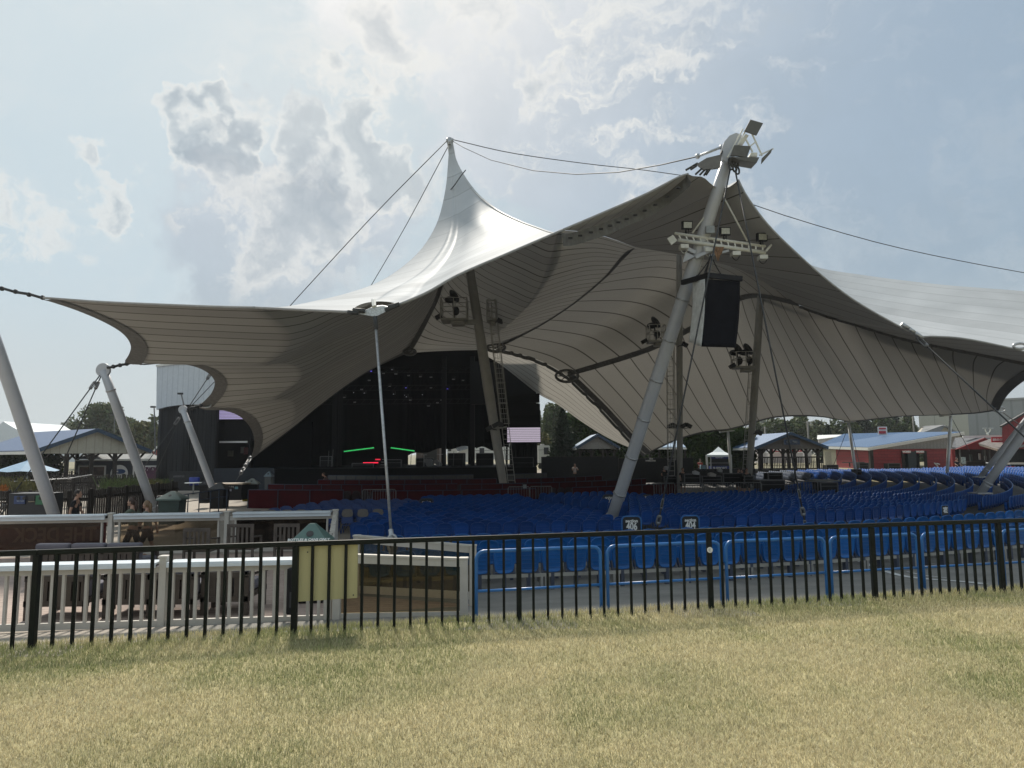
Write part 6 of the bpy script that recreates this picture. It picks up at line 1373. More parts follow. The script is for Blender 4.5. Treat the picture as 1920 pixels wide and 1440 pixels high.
# bins and carts along the paving
gb = mat('bin_green_body', (.018, .045, .042), .5, var=.2)
p = GP(322, 27, -.62); pyramid_bin(p.x, 27, -.64, 'dark green bin with a pyramid lid behind the middle deck bay', .78, .1, None, gb, mat('bin_lid_grey', (.10, .15, .14), .5))
p = GP(411, 34.5, -.6); pyramid_bin(p.x, 34.5, -.62, 'black bin standing behind the foot of the farthest left mast', .72, .0, None, m_black, m_dark)
p = GP(385, 38, -.6); pyramid_bin(p.x, 38, -.6, 'squat black bin left of the farthest left mast', .5, 0, None, m_black, m_black)
p = GP(472, 40, -.6); pyramid_bin(p.x, 40, -.6, 'black bin with a pale pyramid lid beside the yellow cone', .66, .2, None, m_black, mat('bin_lid_pale', (.22, .24, .22), .5))
p = GP(503.5, 44, -.5); pyramid_bin(p.x, 44, -.3, 'small pale topped bin at the left end of the red box fronts', .42, .0, None, mat('bin_grey', (.06, .07, .075), .5), mat('bin_lid_blue_grey', (.14, .19, .22), .5))
cn = thing('yellow_cone', GP(460, 39.5, -.6), 'tall yellow caution cone beside the black bin', 'cone'); b = GP(460, 39.5, -.62); mb = MB(); mb.tube([b, b+Vector((0, 0, .5)), b+Vector((0, 0, .95))], [.17, .11, .03], 12); mb.build('cone', mat('caution_yellow', (.48, .40, .03), .5), cn); mb = MB(); mb.tube([b+Vector((0, 0, .9)), b+Vector((0, 0, 1.15))], [.06, .015], 8); mb.build('tip', m_wt, cn)
ct = thing('merchandise_cart', GP(430, 38.5, -.6), 'black counter with a tan top and small white labels by the paving', 'counter'); kbox(404, 454, 909, 938, 38.5, 1., 'body', m_black, ct, .01); kbox(402, 456, 906.5, 909, 38.4, 1.2, 'top', mat('tan_top', (.36, .28, .2), .5), ct)
for a, b_, c, d_ in ((425, 430, 916, 921), (431, 435, 916, 921)): kbox(a, b_, c, d_, 38.46, .03, 'label', mat('label_grey', (.3, .3, .36), .6), ct)
kbox(441, 447, 912.5, 917, 38.46, .03, 'badge', mat('badge_blue', (.10, .25, .3), .5), ct)
text_mb('PREMIUM', .17, P(426.5, 913.5, 38.45), (1, 0, 0), (0, 0, 1), .003).build('lettering', mat('faded_white2', (.4, .38, .36), .6), ct)
tbl = thing('round_table', GP(364, 46, -.4), 'round white table beside the blue barrel', 'table'); c = P(363, 906, 46); mb = MB(); mb.tube([c, c+Vector((0, 0, .05))], .55, 20); mb.build('table_top', m_wt, tbl); mb = MB(); mb.tube([c, Vector((c.x, c.y, c.z-.75))], .05, 8); mb.build('leg', m_galv, tbl)
br = thing('blue_barrel', GP(365, 47.5, 0), 'blue plastic barrel behind the round white table', 'barrel'); c = P(364.5, 903, 47.5); mb = MB(); mb.tube([c-Vector((0, 0, .25)), c, c+Vector((0, 0, .28)), c+Vector((0, 0, .3))], [.3, .34, .34, .28], 14); mb.build('body', mat('barrel_blue', (.01, .03, .25), .4), br)
barricade(292, 318, 27.5, -.62, 'grey steel barricade left of the dark green bin', 1.0, m_bar, 1.2)
wl = thing('low_wall', GP(330, 48, 0), 'low dark wall with faint chalk letters left of the stage wing', 'wall'); kbox(318, 385, 884, 920, 48, .3, 'panel', mat('low_wall_black', (.014, .015, .018), .8, var=.4), wl)
kbox(325, 346, 891.5, 895, 47.95, .03, 'chalk_marks', mat('chalk', (.08, .08, .085), .9, var=.9, scale=4), wl)
# lamps and pole
for x0, y0, x1, y1, Y, l in ((338, 738, 347, 768, 53, 'small floodlight on a thin arm above the farthest left mast'), (287, 763, 292, 860, 57, 'thin lamp pole standing left of the stage wing'), (213, 778, 214, 812, 90, 'distant lamp post in front of the large tree')):
    o = thing('lamp_post', P(x1, y1, Y), l, 'lamp post'); mb = MB(); mb.tube([P(x0+2, y0+2, Y), P(x1, y1, Y)], .05, 5); mb.build('pole', m_bar, o); mb = MB(); mb.box(P(x0, y0, Y), (.35, .25, .14)); mb.build('lamp_head', m_dark, o)
tk = thing('truck_cab', (X_(292, 85), 85, 0), 'red and white truck front half hidden by the stage wing', 'truck'); mb = MB(); mb.prism([P(x, y, 84) for x, y in ((286, 858), (287, 846), (293, 838), (299, 834), (310, 832), (310, 858))], (0, 3, 0)); mb.build('cab', mat('truck_red', (.30, .03, .03), .4), tk); mb = MB(); mb.prism([P(x, y, 83.9) for x, y in ((286, 846), (293, 837), (299, 833), (299, 837), (291, 846))], (0, .2, 0)); mb.build('windscreen', m_wt, tk)
# planters
def tuft(px, py, Y, h, n, label, col, name='planter_grass', spread=.7):
    o = thing(name, P(px, py, Y), label, 'plant'); mb = MB(); b = P(px, py, Y)
    for k in range(n):
        a = random.uniform(0, 6.28); q = b+Vector((random.uniform(-spread, spread), random.uniform(-.25, .25), 0)); l = h*random.uniform(.5, 1.1); t = q+Vector((math.cos(a)*l*.5, math.sin(a)*l*.4, l)); m_ = q.lerp(t, .55)+Vector((0, 0, l*.12)); s_ = Vector((.015, .008, 0))
        mb.add([q-s_, q+s_, m_+s_, m_-s_, t], [(0, 1, 2, 3), (3, 2, 4)])
    mb.build('leaves', mat('tuft_%s' % col, {'g': (.10, .14, .05), 'y': (.17, .16, .06), 'o': (.35, .12, .02)}[col], .7, var=.4, scale=12), o)
    mb = MB(); mb.box(b-Vector((0, -.05, .12)), (spread*2.2, .45, .22)); mb.build('planter_box', m_wood, o); return o
tuft(28, 921, 25.3, .55, 160, 'grassy planter above the recycling station', 'y'); tuft(3, 920, 25.2, .25, 90, 'orange flowers beside the grassy planter', 'o', 'flowers', .35)
tuft(221, 919, 28.6, .6, 130, 'spiky grass planter between the middle mast and the man', 'g'); tuft(262, 913, 29.4, .35, 200, 'low bushy planter right of the middle left mast', 'y', spread=1.0); tuft(291, 909, 30, .3, 120, 'small leafy planter at the right end of the picket fence', 'g', spread=.6)
# ---------------------------------------------------------------- trees
def leafmat(name, c):
    m = bpy.data.materials.new(name); N, L = nodes_of(m); b = N['Principled BSDF']; a = N.new('ShaderNodeAttribute'); a.attribute_name = 'tint'
    mx = N.new('ShaderNodeMix'); mx.data_type = 'RGBA'; mx.blend_type = 'MULTIPLY'; mx.inputs[0].default_value = 1; mx.inputs[6].default_value = (*c, 1); L.new(a.outputs[0], mx.inputs[7])
    L.new(mx.outputs[2], b.inputs['Base Color']); b.inputs['Roughness'].default_value = .65; b.inputs['Specular IOR Level'].default_value = .2
    t = N.new('ShaderNodeBsdfTranslucent'); L.new(mx.outputs[2], t.inputs[0]); s = N.new('ShaderNodeMixShader'); s.inputs[0].default_value = .25; L.new(b.outputs[0], s.inputs[1]); L.new(t.outputs[0], s.inputs[2]); L.new(s.outputs[0], N['Material Output'].inputs[0]); return m
LM = {'dark': leafmat('conifer_needles', (.028, .042, .026)), 'mid': leafmat('broad_leaves', (.062, .085, .034)), 'olive': leafmat('olive_leaves', (.095, .10, .040)), 'hedge': leafmat('hedge_leaves', (.038, .062, .018)), 'grey': leafmat('grey_green_leaves', (.085, .105, .060))}
m_bark = mat('bark', (.075, .058, .042), .9, var=.3, scale=6)
def leaves_obj(pts, size, name, m, parent, flat=.0):
    n = len(pts); a = rng.normal(size=(n, 3)); a /= np.linalg.norm(a, axis=1)[:, None]; b = np.cross(a, rng.normal(size=(n, 3))); b /= np.linalg.norm(b, axis=1)[:, None]
    if flat: a[:, 2] *= (1-flat); b[:, 2] *= (1-flat)
    s = size*rng.uniform(.5, 1.2, n)[:, None]; V = np.empty((n, 4, 3)); V[:, 0] = pts-a*s; V[:, 1] = pts-b*s*.55; V[:, 2] = pts+a*s; V[:, 3] = pts+b*s*.55
    V -= np.array(WL[parent]); me = bpy.data.meshes.new(name); me.vertices.add(n*4); me.vertices.foreach_set('co', V.astype(np.float32).ravel()); me.loops.add(n*4); me.loops.foreach_set('vertex_index', np.arange(n*4, dtype=np.int32)); me.polygons.add(n); me.polygons.foreach_set('loop_start', np.arange(0, n*4, 4, dtype=np.int32))
    at = me.color_attributes.new('tint', 'FLOAT_COLOR', 'POINT'); c = np.ones((n, 4, 4), dtype=np.float32); v = rng.uniform(.55, 1.45, n); w_ = rng.uniform(.85, 1.2, n); c[:, :, 0] = (v*w_)[:, None]; c[:, :, 1] = v[:, None]; c[:, :, 2] = (v*.9)[:, None]; at.data.foreach_set('color', c.ravel())
    me.update(calc_edges=True); me.materials.append(m); o = bpy.data.objects.new(name, me); COL.objects.link(o); o.parent = parent; WL[o] = WL[parent]; return o
def blob_pts(c, r, n, shell=.55):
    d = rng.normal(size=(n, 3)); d /= np.linalg.norm(d, axis=1)[:, None]; q = rng.uniform(shell, 1.05, n)**.7; return np.array(c)+d*q[:, None]*np.array(r)
def tree(px, ytop, ybase, wpx, Y, kind, label, group=None, zb=.05, n=4500, lobes=16, leaf=None, name='broadleaf_tree', crown0=.25, solid=None):
    """broad crown: lobes spread through an ellipsoid"""
    base = GP(px, Y, zb); top = P(px, ytop, Y).z; W_ = wpx/F*Y/2; H = top-zb; o = thing(name, base, label, 'tree', group); c0 = np.array((base.x, Y, zb+H*(crown0+1)/2)); hr_ = H*(1-crown0)/2
    pts = []
    for k in range(lobes):
        d = rng.normal(size=3); d /= np.linalg.norm(d); q = rng.uniform(.35, .78); c = c0+d*q*np.array((W_, W_*.8, hr_)); r = rng.uniform(.26, .46)
        pts.append(blob_pts(c, (W_*r, W_*r, hr_*r*1.1), n//lobes))
    pts = np.vstack(pts); leaves_obj(pts, leaf or max(.16, Y*.0032), 'crown', LM[kind], o)
    mb = MB(); mb.tube([base-Vector((0, 0, .2)), base+Vector((0, 0, H*.35)), base+Vector((W_*.1, 0, H*.7))], [W_*.09+.08, W_*.06+.05, .05], 8)
    for k in range(5): a = k*1.3; mb.tube([base+Vector((0, 0, H*(.25+.06*k))), base+Vector((math.cos(a)*W_*.6, math.sin(a)*W_*.5, H*(.55+.05*k)))], [W_*.04+.04, .02], 6)
    mb.build('trunk', m_bark, o); return o
def conifer(px, ytop, ybase, wpx, Y, label, kind='dark', group=None, zb=.05, n=3500, tiers=16, dense=1.):
    base = GP(px, Y, zb); top = P(px, ytop, Y).z; H = top-zb; W_ = wpx/F*Y/2; o = thing('conifer_tree', base, label, 'tree', group); pts = []
    for k in range(tiers):
        t = (k+.3)/tiers; z = zb+H*(.08+.92*t); rad = W_*(1-t)**.85*(1 if k % 2 else .82)+.05; m = int(n/tiers*(1.5*(1-t)+.35))
        a = rng.uniform(0, 2*math.pi, m); nb = 7+k % 3; a = a+.35*np.sin(a*nb+k); q = rng.uniform(.1, 1, m)**.6*(1+.28*np.sin(a*nb+k*2)); zz_ = z-q*rad*.38+rng.normal(0, H/tiers*.22, m)
        pts.append(np.c_[base.x+np.cos(a)*rad*q, Y+np.sin(a)*rad*q, zz_])
    leaves_obj(np.vstack(pts), max(.14, Y*.0028), 'foliage', LM[kind], o)
    mb = MB(); mb.tube([base-Vector((0, 0, .2)), base+Vector((0, 0, H*.96))], [W_*.08+.1, .03], 8); mb.build('trunk', m_bark, o); return o
def hedge(px0, px1, ytop, Y, zb, label, kind='hedge', n=9000, d=1.6, name='hedge', bump=.5, leaf=.24):
    a, b = GP(px0, Y, zb), GP(px1, Y, zb); ztops = [P(px0+(px1-px0)*t, y, Y).z for t, y in ytop]; ts = [t for t, y in ytop]; o = thing(name, a.lerp(b, .5), label, 'hedge')
    t = rng.random(n); zt = np.interp(t, ts, ztops)+bump*.5*np.sin(t*23)+bump*.3*np.sin(t*61); z = zb+(zt-zb)*rng.random(n)**.7; x = a.x+(b.x-a.x)*t+rng.normal(0, .15, n); y = Y+rng.uniform(-d/2, d/2, n)+.25*np.sin(x*2.1)*np.cos(z*1.8)
    leaves_obj(np.c_[x, y, z], leaf, 'foliage', LM[kind], o)
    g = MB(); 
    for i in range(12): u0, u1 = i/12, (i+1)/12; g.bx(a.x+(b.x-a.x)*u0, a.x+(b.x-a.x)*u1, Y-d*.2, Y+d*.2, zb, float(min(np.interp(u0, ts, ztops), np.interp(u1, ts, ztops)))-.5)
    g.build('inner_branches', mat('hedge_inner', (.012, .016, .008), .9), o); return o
# left
tree(190, 752, 850, 150, 105, 'grey', 'large round hazy tree standing behind the pavilion roof', n=9000, lobes=26, crown0=.2)
tree(262, 786, 850, 80, 95, 'olive', 'lower spreading tree between the pavilion and the stage wing', n=5000, lobes=18, crown0=.15)
tree(283, 772, 850, 26, 88, 'grey', 'thin sparse tree beside the stage wing wall', n=420, lobes=12, crown0=.3)
hedge(-30, 98, ((0, 846), (.5, 842), (1, 856)), 52, -.2, 'leafy green bushes under the far left pavilion', 'hedge', 6000, 2.5, 'bushes', .3, .22)
# far wooded skyline
def woods(px0, px1, y0, Y, label, kind='grey', n=14000, amp=4.):
    o = tag(thing('wood', GP((px0+px1)/2, Y, 0), label, 'wood'), kind='stuff'); t = rng.random(n); x0, x1 = GP(px0, Y, 0).x, GP(px1, Y, 0).x; x = x0+(x1-x0)*t; zt = P((px0+px1)/2, y0, Y).z+amp*(.5*np.sin(x*.11)+.35*np.sin(x*.31+1)+.25*np.sin(x*.83+2)); z = zt*rng.random(n)**.6; y = Y+rng.uniform(-6, 6, n)
    leaves_obj(np.c_[x, y, z], Y*.0036, 'foliage', LM[kind], o); del o['kind']; o['kind'] = 'stuff'
woods(-80, 320, 812, 340, 'hazy far tree line on the left horizon', 'grey', 9000, 6.)
woods(980, 2000, 806, 330, 'hazy far tree line on the right horizon', 'grey', 26000, 7.)
# centre
conifer(1056, 762, 868, 66, 74, 'broad dark spruce beside the pale parked trailers', n=9000, tiers=22)
conifer(1026, 759, 850, 40, 120, 'slim pointed conifer behind the dark spruce', 'grey', n=3000)
conifer(1012, 768, 850, 26, 125, 'small conifer at the edge of the stage opening', 'grey', n=1800)
tree(1046, 752, 850, 60, 112, 'mid', 'pale green broadleaf tree behind the dark spruce', n=5000, lobes=18, crown0=.1)
tree(1084, 768, 850, 70, 104, 'grey', 'hazy broadleaf tree right of the dark spruce', n=5000, lobes=18, crown0=.1)
tree(1018, 800, 862, 44, 100, 'olive', 'yellow green small tree left of the dark spruce', n=2500, lobes=12, crown0=.05)
hedge(1066, 1215, ((0, 778), (.3, 784), (.6, 800), (1, 820)), 80, .0, 'tall dark green hedge behind the small gabled shelter', 'hedge', 16000, 2.4, leaf=.28)
hedge(1222, 1412, ((0, 815), (.4, 806), (.8, 803), (1, 808)), 72, .0, 'tall hedge behind the small white canopy tent', 'hedge', 22000, 2.4, leaf=.24)
# right
for k, (px, yt, w_, Y, kd, kind) in enumerate(((1428, 792, 50, 118, 't', 'grey'), (1462, 782, 80, 122, 't', 'mid'), (1505, 776, 90, 126, 't', 'mid'), (1548, 782, 60, 120, 't', 'grey'), (1586, 776, 76, 124, 't', 'mid'), (1556, 796, 40, 110, 'c', 'dark'), (1626, 774, 60, 128, 'c', 'dark'), (1650, 770, 70, 130, 't', 'mid'), (1608, 768, 50, 132, 'c', 'dark'), (1682, 768, 56, 134, 'c', 'dark'), (1700, 776, 44, 130, 't', 'mid'), (1716, 783, 40, 118, 'c', 'mid'), (1668, 760, 60, 136, 'c', 'dark'))):
    lab = ['hazy tree at the left end of the tree belt, above the pavilion eave', 'round green tree above the left slope of the gabled pavilion', 'wide green tree above the gabled pavilion ridge', 'hazy tree right of the gabled pavilion ridge', 'green tree above the left end of the blue roof', 'small dark conifer between the pavilion and the blue roof', 'tall dark conifer behind the middle of the blue roof', 'broad green tree behind the white roof sign', 'dark conifer left of the white roof sign', 'dark conifer right of the white roof sign', 'green tree close to the grey house', 'small bushy conifer beside the pale warehouse', 'tallest dark conifer in the belt behind the blue roof'][k]
    if kd == 't': tree(px, yt, 850, w_, Y, kind, lab, 'trees in the belt behind the blue roofs', n=4200, lobes=15, crown0=.1)
    else: conifer(px, yt, 850, w_, Y, lab, kind, 'trees in the belt behind the blue roofs', n=3000)
# ---------------------------------------------------------------- right background
m_bluer = stripes('blue_sheet_roof', (.032, .092, .20), (.022, .065, .15), 0, 1.2, .06, .45, .1, noise=.06); m_brick = bpy.data.materials.new('red_painted_block'); N_, L_ = nodes_of(m_brick); b_ = N_['Principled BSDF']
bt = N_.new('ShaderNodeTexBrick'); bt.inputs['Color1'].default_value = (.27, .030, .034, 1); bt.inputs['Color2'].default_value = (.22, .024, .028, 1); bt.inputs['Mortar'].default_value = (.13, .014, .018, 1); bt.inputs['Scale'].default_value = 1.; bt.inputs['Mortar Size'].default_value = .018; bt.inputs['Brick Width'].default_value = .8; bt.inputs['Row Height'].default_value = .32
tc_ = N_.new('ShaderNodeTexCoord'); mp_ = N_.new('ShaderNodeMapping'); mp_.inputs['Rotation'].default_value = (R(90), 0, 0); L_.new(tc_.outputs['Object'], mp_.inputs[0]); L_.new(mp_.outputs[0], bt.inputs[0]); L_.new(bt.outputs[0], b_.inputs['Base Color']); b_.inputs['Roughness'].default_value = .7
bp_ = N_.new('ShaderNodeBump'); bp_.invert = True; bp_.inputs['Distance'].default_value = .02; L_.new(bt.outputs['Fac'], bp_.inputs['Height']); L_.new(bp_.outputs[0], b_.inputs['Normal'])
m_gsid = stripes('grey_board_siding', (.25, .245, .235), (.17, .165, .16), 0, 2.2, .10, .7, noise=.14); m_beige = mat('beige_wall', (.42, .385, .29), .7, var=.06, scale=1)
def quadp(pts, d, name, m, parent): mb = MB(); mb.prism([P(*p) for p in pts], d); return mb.build(name, m, parent)
rb = thing('red_block_building', GP(1640, 74, 0), 'long red block building with blue metal roof and grey board gable', 'building')
cz = .0; Cn = GP(1634, 72, cz); Lf = GP(1545, 84, cz); Rt = GP(1790, 75.5, cz); hw = P(1634, 842, 72).z
mb = MB(); q = GP(1569, 80.6, cz); mb.prism([q, Cn, Cn+Vector((0, 0, hw)), q+Vector((0, 0, hw))], (.2, .3, 0)); mb.build('side_wall', m_brick, rb)
mb = MB(); mb.prism([Lf, q, q+Vector((0, 0, hw)), Lf+Vector((0, 0, hw))], (.2, .3, 0)); bw = mb.build('beige_wall', m_beige, rb)
mb = MB(); d_ = GP(1557, 82.2, .0); mb.box(d_+Vector((-.1, -.1, 1.)), (1.0, .1, 1.9), Matrix.Rotation(-.95, 3, 'Z')); mb.build('door', mat('beige_door', (.33, .30, .24), .6), bw)
for a, b, nm in ((1634, 1690, 'front_wall'), (1736, 1790, 'front_wall')):
    A, B = Cn.lerp(Rt, (a-1634)/156), Cn.lerp(Rt, (b-1634)/156); mb = MB(); mb.prism([A, B, B+Vector((0, 0, hw)), A+Vector((0, 0, hw))], (0, .3, 0)); mb.build(nm, m_brick, rb)
A, B = Cn.lerp(Rt, 56/156), Cn.lerp(Rt, 102/156)
mb = MB(); mb.prism([A+Vector((0, 0, 1.9)), B+Vector((0, 0, 1.9)), B+Vector((0, 0, hw)), A+Vector((0, 0, hw))], (0, .3, 0)); mb.build('lintel', m_brick, rb)
mb = MB(); mb.prism([A+Vector((0, 1.2, 0)), B+Vector((0, 1.2, 0)), B+Vector((0, 1.2, 2)), A+Vector((0, 1.2, 2))], (0, .1, 0)); mb.bar(A.lerp(B, .45)+Vector((0, .6, 0)), A.lerp(B, .45)+Vector((0, .6, 2)), .9, 1.0, (0, 1, 0)); mb.build('entrance_recess', mat('dark_recess', (.035, .045, .05), .6), rb)
for t in (.05, .95): mb = MB(); q_ = A.lerp(B, t)-Vector((0, .1, 0)); mb.bar(q_, q_+Vector((0, 0, 1.95)), .3, .12, (0, 1, 0)); mb.build('door_frame', m_wood, rb)
mb = MB(); mb.bar(Cn-Vector((0, .06, 0)), Cn+Vector((0, -.06, hw)), .35, .35, (0, 1, 0)); mb.build('corner_post', m_wood, rb)
mb = MB(); mb.bar(Rt-Vector((0, .06, 0)), Rt+Vector((0, -.06, hw)), .3, .3, (0, 1, 0)); mb.build('corner_post', m_wood, rb)
gt = P(1797, 812, 75.5); r0 = P(1628, 841, 71.8)
mb = MB(); mb.prism([Cn+Vector((0, -.04, hw)), Rt+Vector((.2, -.04, hw)), gt+Vector((0, 0, -.15))], (0, .2, 0)); gb_ = mb.build('gable', m_gsid, rb)
mb = MB(); c = P(1756, 830, 74.8); mb.box(c, (.5, .1, .42)); mb.build('vent', mat('vent_grey', (.12, .12, .12), .6), gb_)
mb = MB(); b3 = P(1532, 838, 85); mb.prism([r0, b3, P(1583, 815.5, 92), P(1700, 812.5, 92), gt+Vector((.3, 0, 0))], (0, .1, .16)); mb.build('roof', m_bluer, rb)
mb = MB(); mb.bar(r0+Vector((-.1, -.2, -.05)), gt+Vector((.5, -.2, -.02)), .1, .32); mb.bar(b3+Vector((0, -.2, -.05)), r0+Vector((0, -.2, -.05)), .1, .3); mb.build('fascia', m_white, rb)
def red_sign(px0, px1, py0, py1, Y, txt, label, size=None, m=None, name='sign', pole=None):
    o = thing(name, P((px0+px1)/2, py1, Y), label, 'sign'); x0, x1 = P(px0, py0, Y).x, P(px1, py0, Y).x; z1, z0 = P(px0, py0, Y).z, P(px0, py1, Y).z; mb = MB(); mb.bx(x0, x1, Y, Y+.08, z0, z1); mb.build('panel', m or mat('sign_red', (.42, .03, .04), .5), o)
    if txt: text_mb(txt, size or (z1-z0)*.85, ((x0+x1)/2, Y-.01, (z0+z1)/2), (1, 0, 0), (0, 0, 1), .01, bold=.02, sx=(x1-x0)*.9/(len(txt)*.62*(size or (z1-z0)*.85))).build('lettering', m_wt, o)
    if pole: mb = MB(); mb.bar(((x0+x1)/2, Y+.1, pole), ((x0+x1)/2, Y+.1, z0), .15); mb.build('pole', m_wood, o)
    return o
red_sign(1693, 1706.5, 844.5, 850, 72.6, 'WOMEN', 'left red WOMEN sign over the dark entrance'); red_sign(1718.5, 1731.5, 844.5, 850, 73, 'WOMEN', 'right red WOMEN sign over the dark entrance')
rs_ = red_sign(1646, 1663, 800, 816, 88, '', 'white and red square sign standing above the blue roof', m=m_wt)
mb = MB(); p0, p1 = P(1648, 808, 87.9), P(1661, 813, 87.9); mb.bx(p0.x, p1.x, 87.85, 87.95, p1.z, p0.z); p0, p1 = P(1648, 802, 87.9), P(1661, 805, 87.9); mb.bx(p0.x, p1.x, 87.86, 87.94, p1.z, p0.z); mb.build('red_bands', mat('sign_red', (1, 1, 1)), rs_)
lg = thing('picnic_ledge', P(1598, 868, 77), 'dark shelf table fixed against the red brick side wall', 'ledge'); mb = MB(); a, b = P(1583, 867, 77), P(1617, 867, 73.4); mb.bar(a, b, .5, .1); mb.build('top', m_wood, lg); mb = MB(); mb.bar(a.lerp(b, .3)-Vector((0, 0, .5)), a.lerp(b, .3), .1); mb.build('bracket', m_wood, lg)
for i, (a, b, c, d, Y, l) in enumerate(((1549, 1571, 872, 885, 68, 'black equipment box in front of the beige wall'), (1611, 1628, 868, 882, 66, 'black bin against the corner of the red building'), (1665, 1687, 869, 883, 70, 'dark bins beside the dark entrance'), (1606, 1614, 880, 890, 52, 'small dark bin at the foot of the leaning white post'))): case(a, b, c, d, Y, l, m_black, 'bin', 'bin', .9)
pw = thing('water_tap', P(1758, 870, 73), 'white pipework on the red wall right of the entrance', 'pipes'); mb = MB(); 
for a, b in (((1752, 868), (1758, 874)), ((1756, 869), (1762, 871)), ((1758, 874), (1757, 880))): mb.tube([P(*a, 74.2), P(*b, 74.2)], .07, 5)
mb.build('pipe', m_white, pw)
# gabled pavilion and shelter behind the seats
pavilion(GP(1483, 66, .2), (1, .06), 3.2, .2, 2.45, 3.70, 7, 'dark gabled pavilion with blue roof slope behind the mixing desk', m_bluer, mat('brown_gable', (.115, .10, .085), .7, var=.1), m_trim, .45, 6, floor=1, rail=1.25)
pb2 = thing('pavilion_board', P(1485, 829, 65.5), 'small dark two part board on the brown pavilion gable', 'sign'); mb = MB(); c0_, c1_ = P(1470, 824, 65.3), P(1500, 833.5, 65.3); mb.bx(c0_.x, c1_.x, 65.3, 65.38, c1_.z, c0_.z); mb.build('panel', m_navy, pb2)
for a, b in ((1475, 1482), (1486, 1496)): mb = MB(); u0, u1 = P(a, 826, 65.2), P(b, 831, 65.2); mb.bx(u0.x, u1.x, 65.24, 65.29, u1.z, u0.z); mb.build('faded_picture', mat('faded_picture', (.10, .11, .12), .7, var=.8, scale=9), pb2)
pavilion(GP(1121, 70, .3), (1, .0), 1.95, .3, 2.62, 3.80, 6, 'small shelter with grey gable and pale blue roof beside the dark spruce', mat('pale_blue_roof', (.26, .35, .46), .4, var=.05), mat('grey_gable', (.22, .215, .20), .7), m_trim, .3, 4)
sh2 = thing('flat_roof_shelter', GP(1250, 68, .3), 'dark shelter with a pale blue roof slope behind the slim mast', 'shelter'); quadp([(1215, 839, 66), (1286, 839, 66), (1270, 823, 71), (1238, 823, 71)], (0, .1, .08), 'roof', mat('pale_blue_roof', (1, 1, 1)), sh2)
mb = MB(); a, b = P(1214, 841, 65.9), P(1287, 841, 65.9); mb.bar(a, b, .1, .16); mb.build('fascia', m_white, sh2)
for px in (1218, 1236, 1262, 1284): mb = MB(); t = P(px, 841, 66.2); mb.bar(t, (t.x, t.y, .2), .16); mb.build('post', m_wood, sh2)
quadp([(1214, 862, 66.5), (1287, 862, 66.5), (1287, 885, 66.5), (1214, 885, 66.5)], (0, .1, 0), 'back_wall', m_blk3, sh2)
m_scr = mat('dark_screen_wall', (.012, .013, .014), .8, var=.4)
def screen_wall(px0, px1, y, Y, label): o = thing('screen_wall', GP((px0+px1)/2, Y, -.2), label, 'wall'); kbox(px0, px1, y, 905, Y, .15, 'panel', m_scr, o); kbox(px0, px1, y-1, y, Y-.03, .22, 'top_rail', m_wood, o); return o
screen_wall(1015, 1160, 857, 62, 'dark screen wall under the small gabled shelter'); screen_wall(1160, 1300, 860, 61, 'dark screen wall behind the slim inner mast'); screen_wall(1300, 1415, 880, 60, 'low dark screen wall below the white canopy tent')
red_sign(1210, 1230, 858.5, 866.5, 60.5, '', 'black direction sign with two lines of white lettering', m=m_sign)
text_mb('ADA', .16, P(1221, 860.5, 60.4), (1, 0, 0), (0, 0, 1), .01, bold=.006).build('lettering', m_wt, [o for o in COL.objects if o.get('label') == 'black direction sign with two lines of white lettering'][0])
text_mb('WHEELCHAIR', .15, P(1220, 864, 60.4), (1, 0, 0), (0, 0, 1), .01, bold=.006, sx=.95).build('lettering', m_wt, [o for o in COL.objects if o.get('label') == 'black direction sign with two lines of white lettering'][0])
# canopy tent
tn = thing('canopy_tent', GP(1346, 62, .1), 'small white peaked canopy tent with blue counter panels', 'tent'); Yt = 62; ap = P(1347, 837.5, Yt+1.4); e = [P(1324, 853, Yt), P(1371, 853, Yt), P(1371, 852.5, Yt+2.8), P(1326, 852.5, Yt+2.8)]
mb = MB(); mid = [ap.lerp(q, .5)-Vector((0, 0, .12)) for q in e]; lo = [q-Vector((0, 0, .18)) for q in e]; mb.add([ap]+mid+e+lo, [(0, 1+k, 1+(k+1) % 4) for k in range(4)]+[(1+k, 5+k, 5+(k+1) % 4, 1+(k+1) % 4) for k in range(4)]+[(5+k, 9+k, 9+(k+1) % 4, 5+(k+1) % 4) for k in range(4)]); mb.build('canopy', mat('tent_white', (.62, .67, .68), .6, var=.03), tn)
for q in e: mb = MB(); mb.bar(q, (q.x, q.y, 0), .07); mb.build('leg', m_white, tn)
kbox(1333, 1366, 856, 860, Yt+.1, .05, 'banner_strip', mat('tent_blue', (.02, .04, .20), .6), tn); kbox(1332, 1367, 874, 882, Yt+.1, .6, 'counter', mat('tent_blue', (.02, .04, .20), .6), tn); kbox(1332, 1334, 856, 880, Yt, .06, 'frame_bar', m_galv, tn); kbox(1332, 1366, 867.5, 869, Yt+.4, .5, 'shelf', mat('shelf_grey', (.2, .2, .2), .6), tn)
kbox(1334, 1364, 860, 874, Yt+2.5, .1, 'back_panel', m_dark, tn)
text_mb('AQUAFINA', .17, P(1349, 858, Yt), (1, 0, 0), (0, 0, 1), .01).build('lettering', m_wt, tn) if 0 else text_mb('SUPPORT', .17, P(1349, 858, Yt), (1, 0, 0), (0, 0, 1), .01).build('lettering', m_wt, tn)
text_mb('SUPPORT', .30, P(1350, 878, Yt), (1, 0, 0), (0, 0, 1), .01, bold=.01).build('lettering', m_wt, tn)
bx_ = case(1315, 1324, 872, 882, 60, 'pale blue cooler box beside the person in red', mat('cooler_blue', (.25, .42, .50), .5), 'cooler_box', 'box', .6)
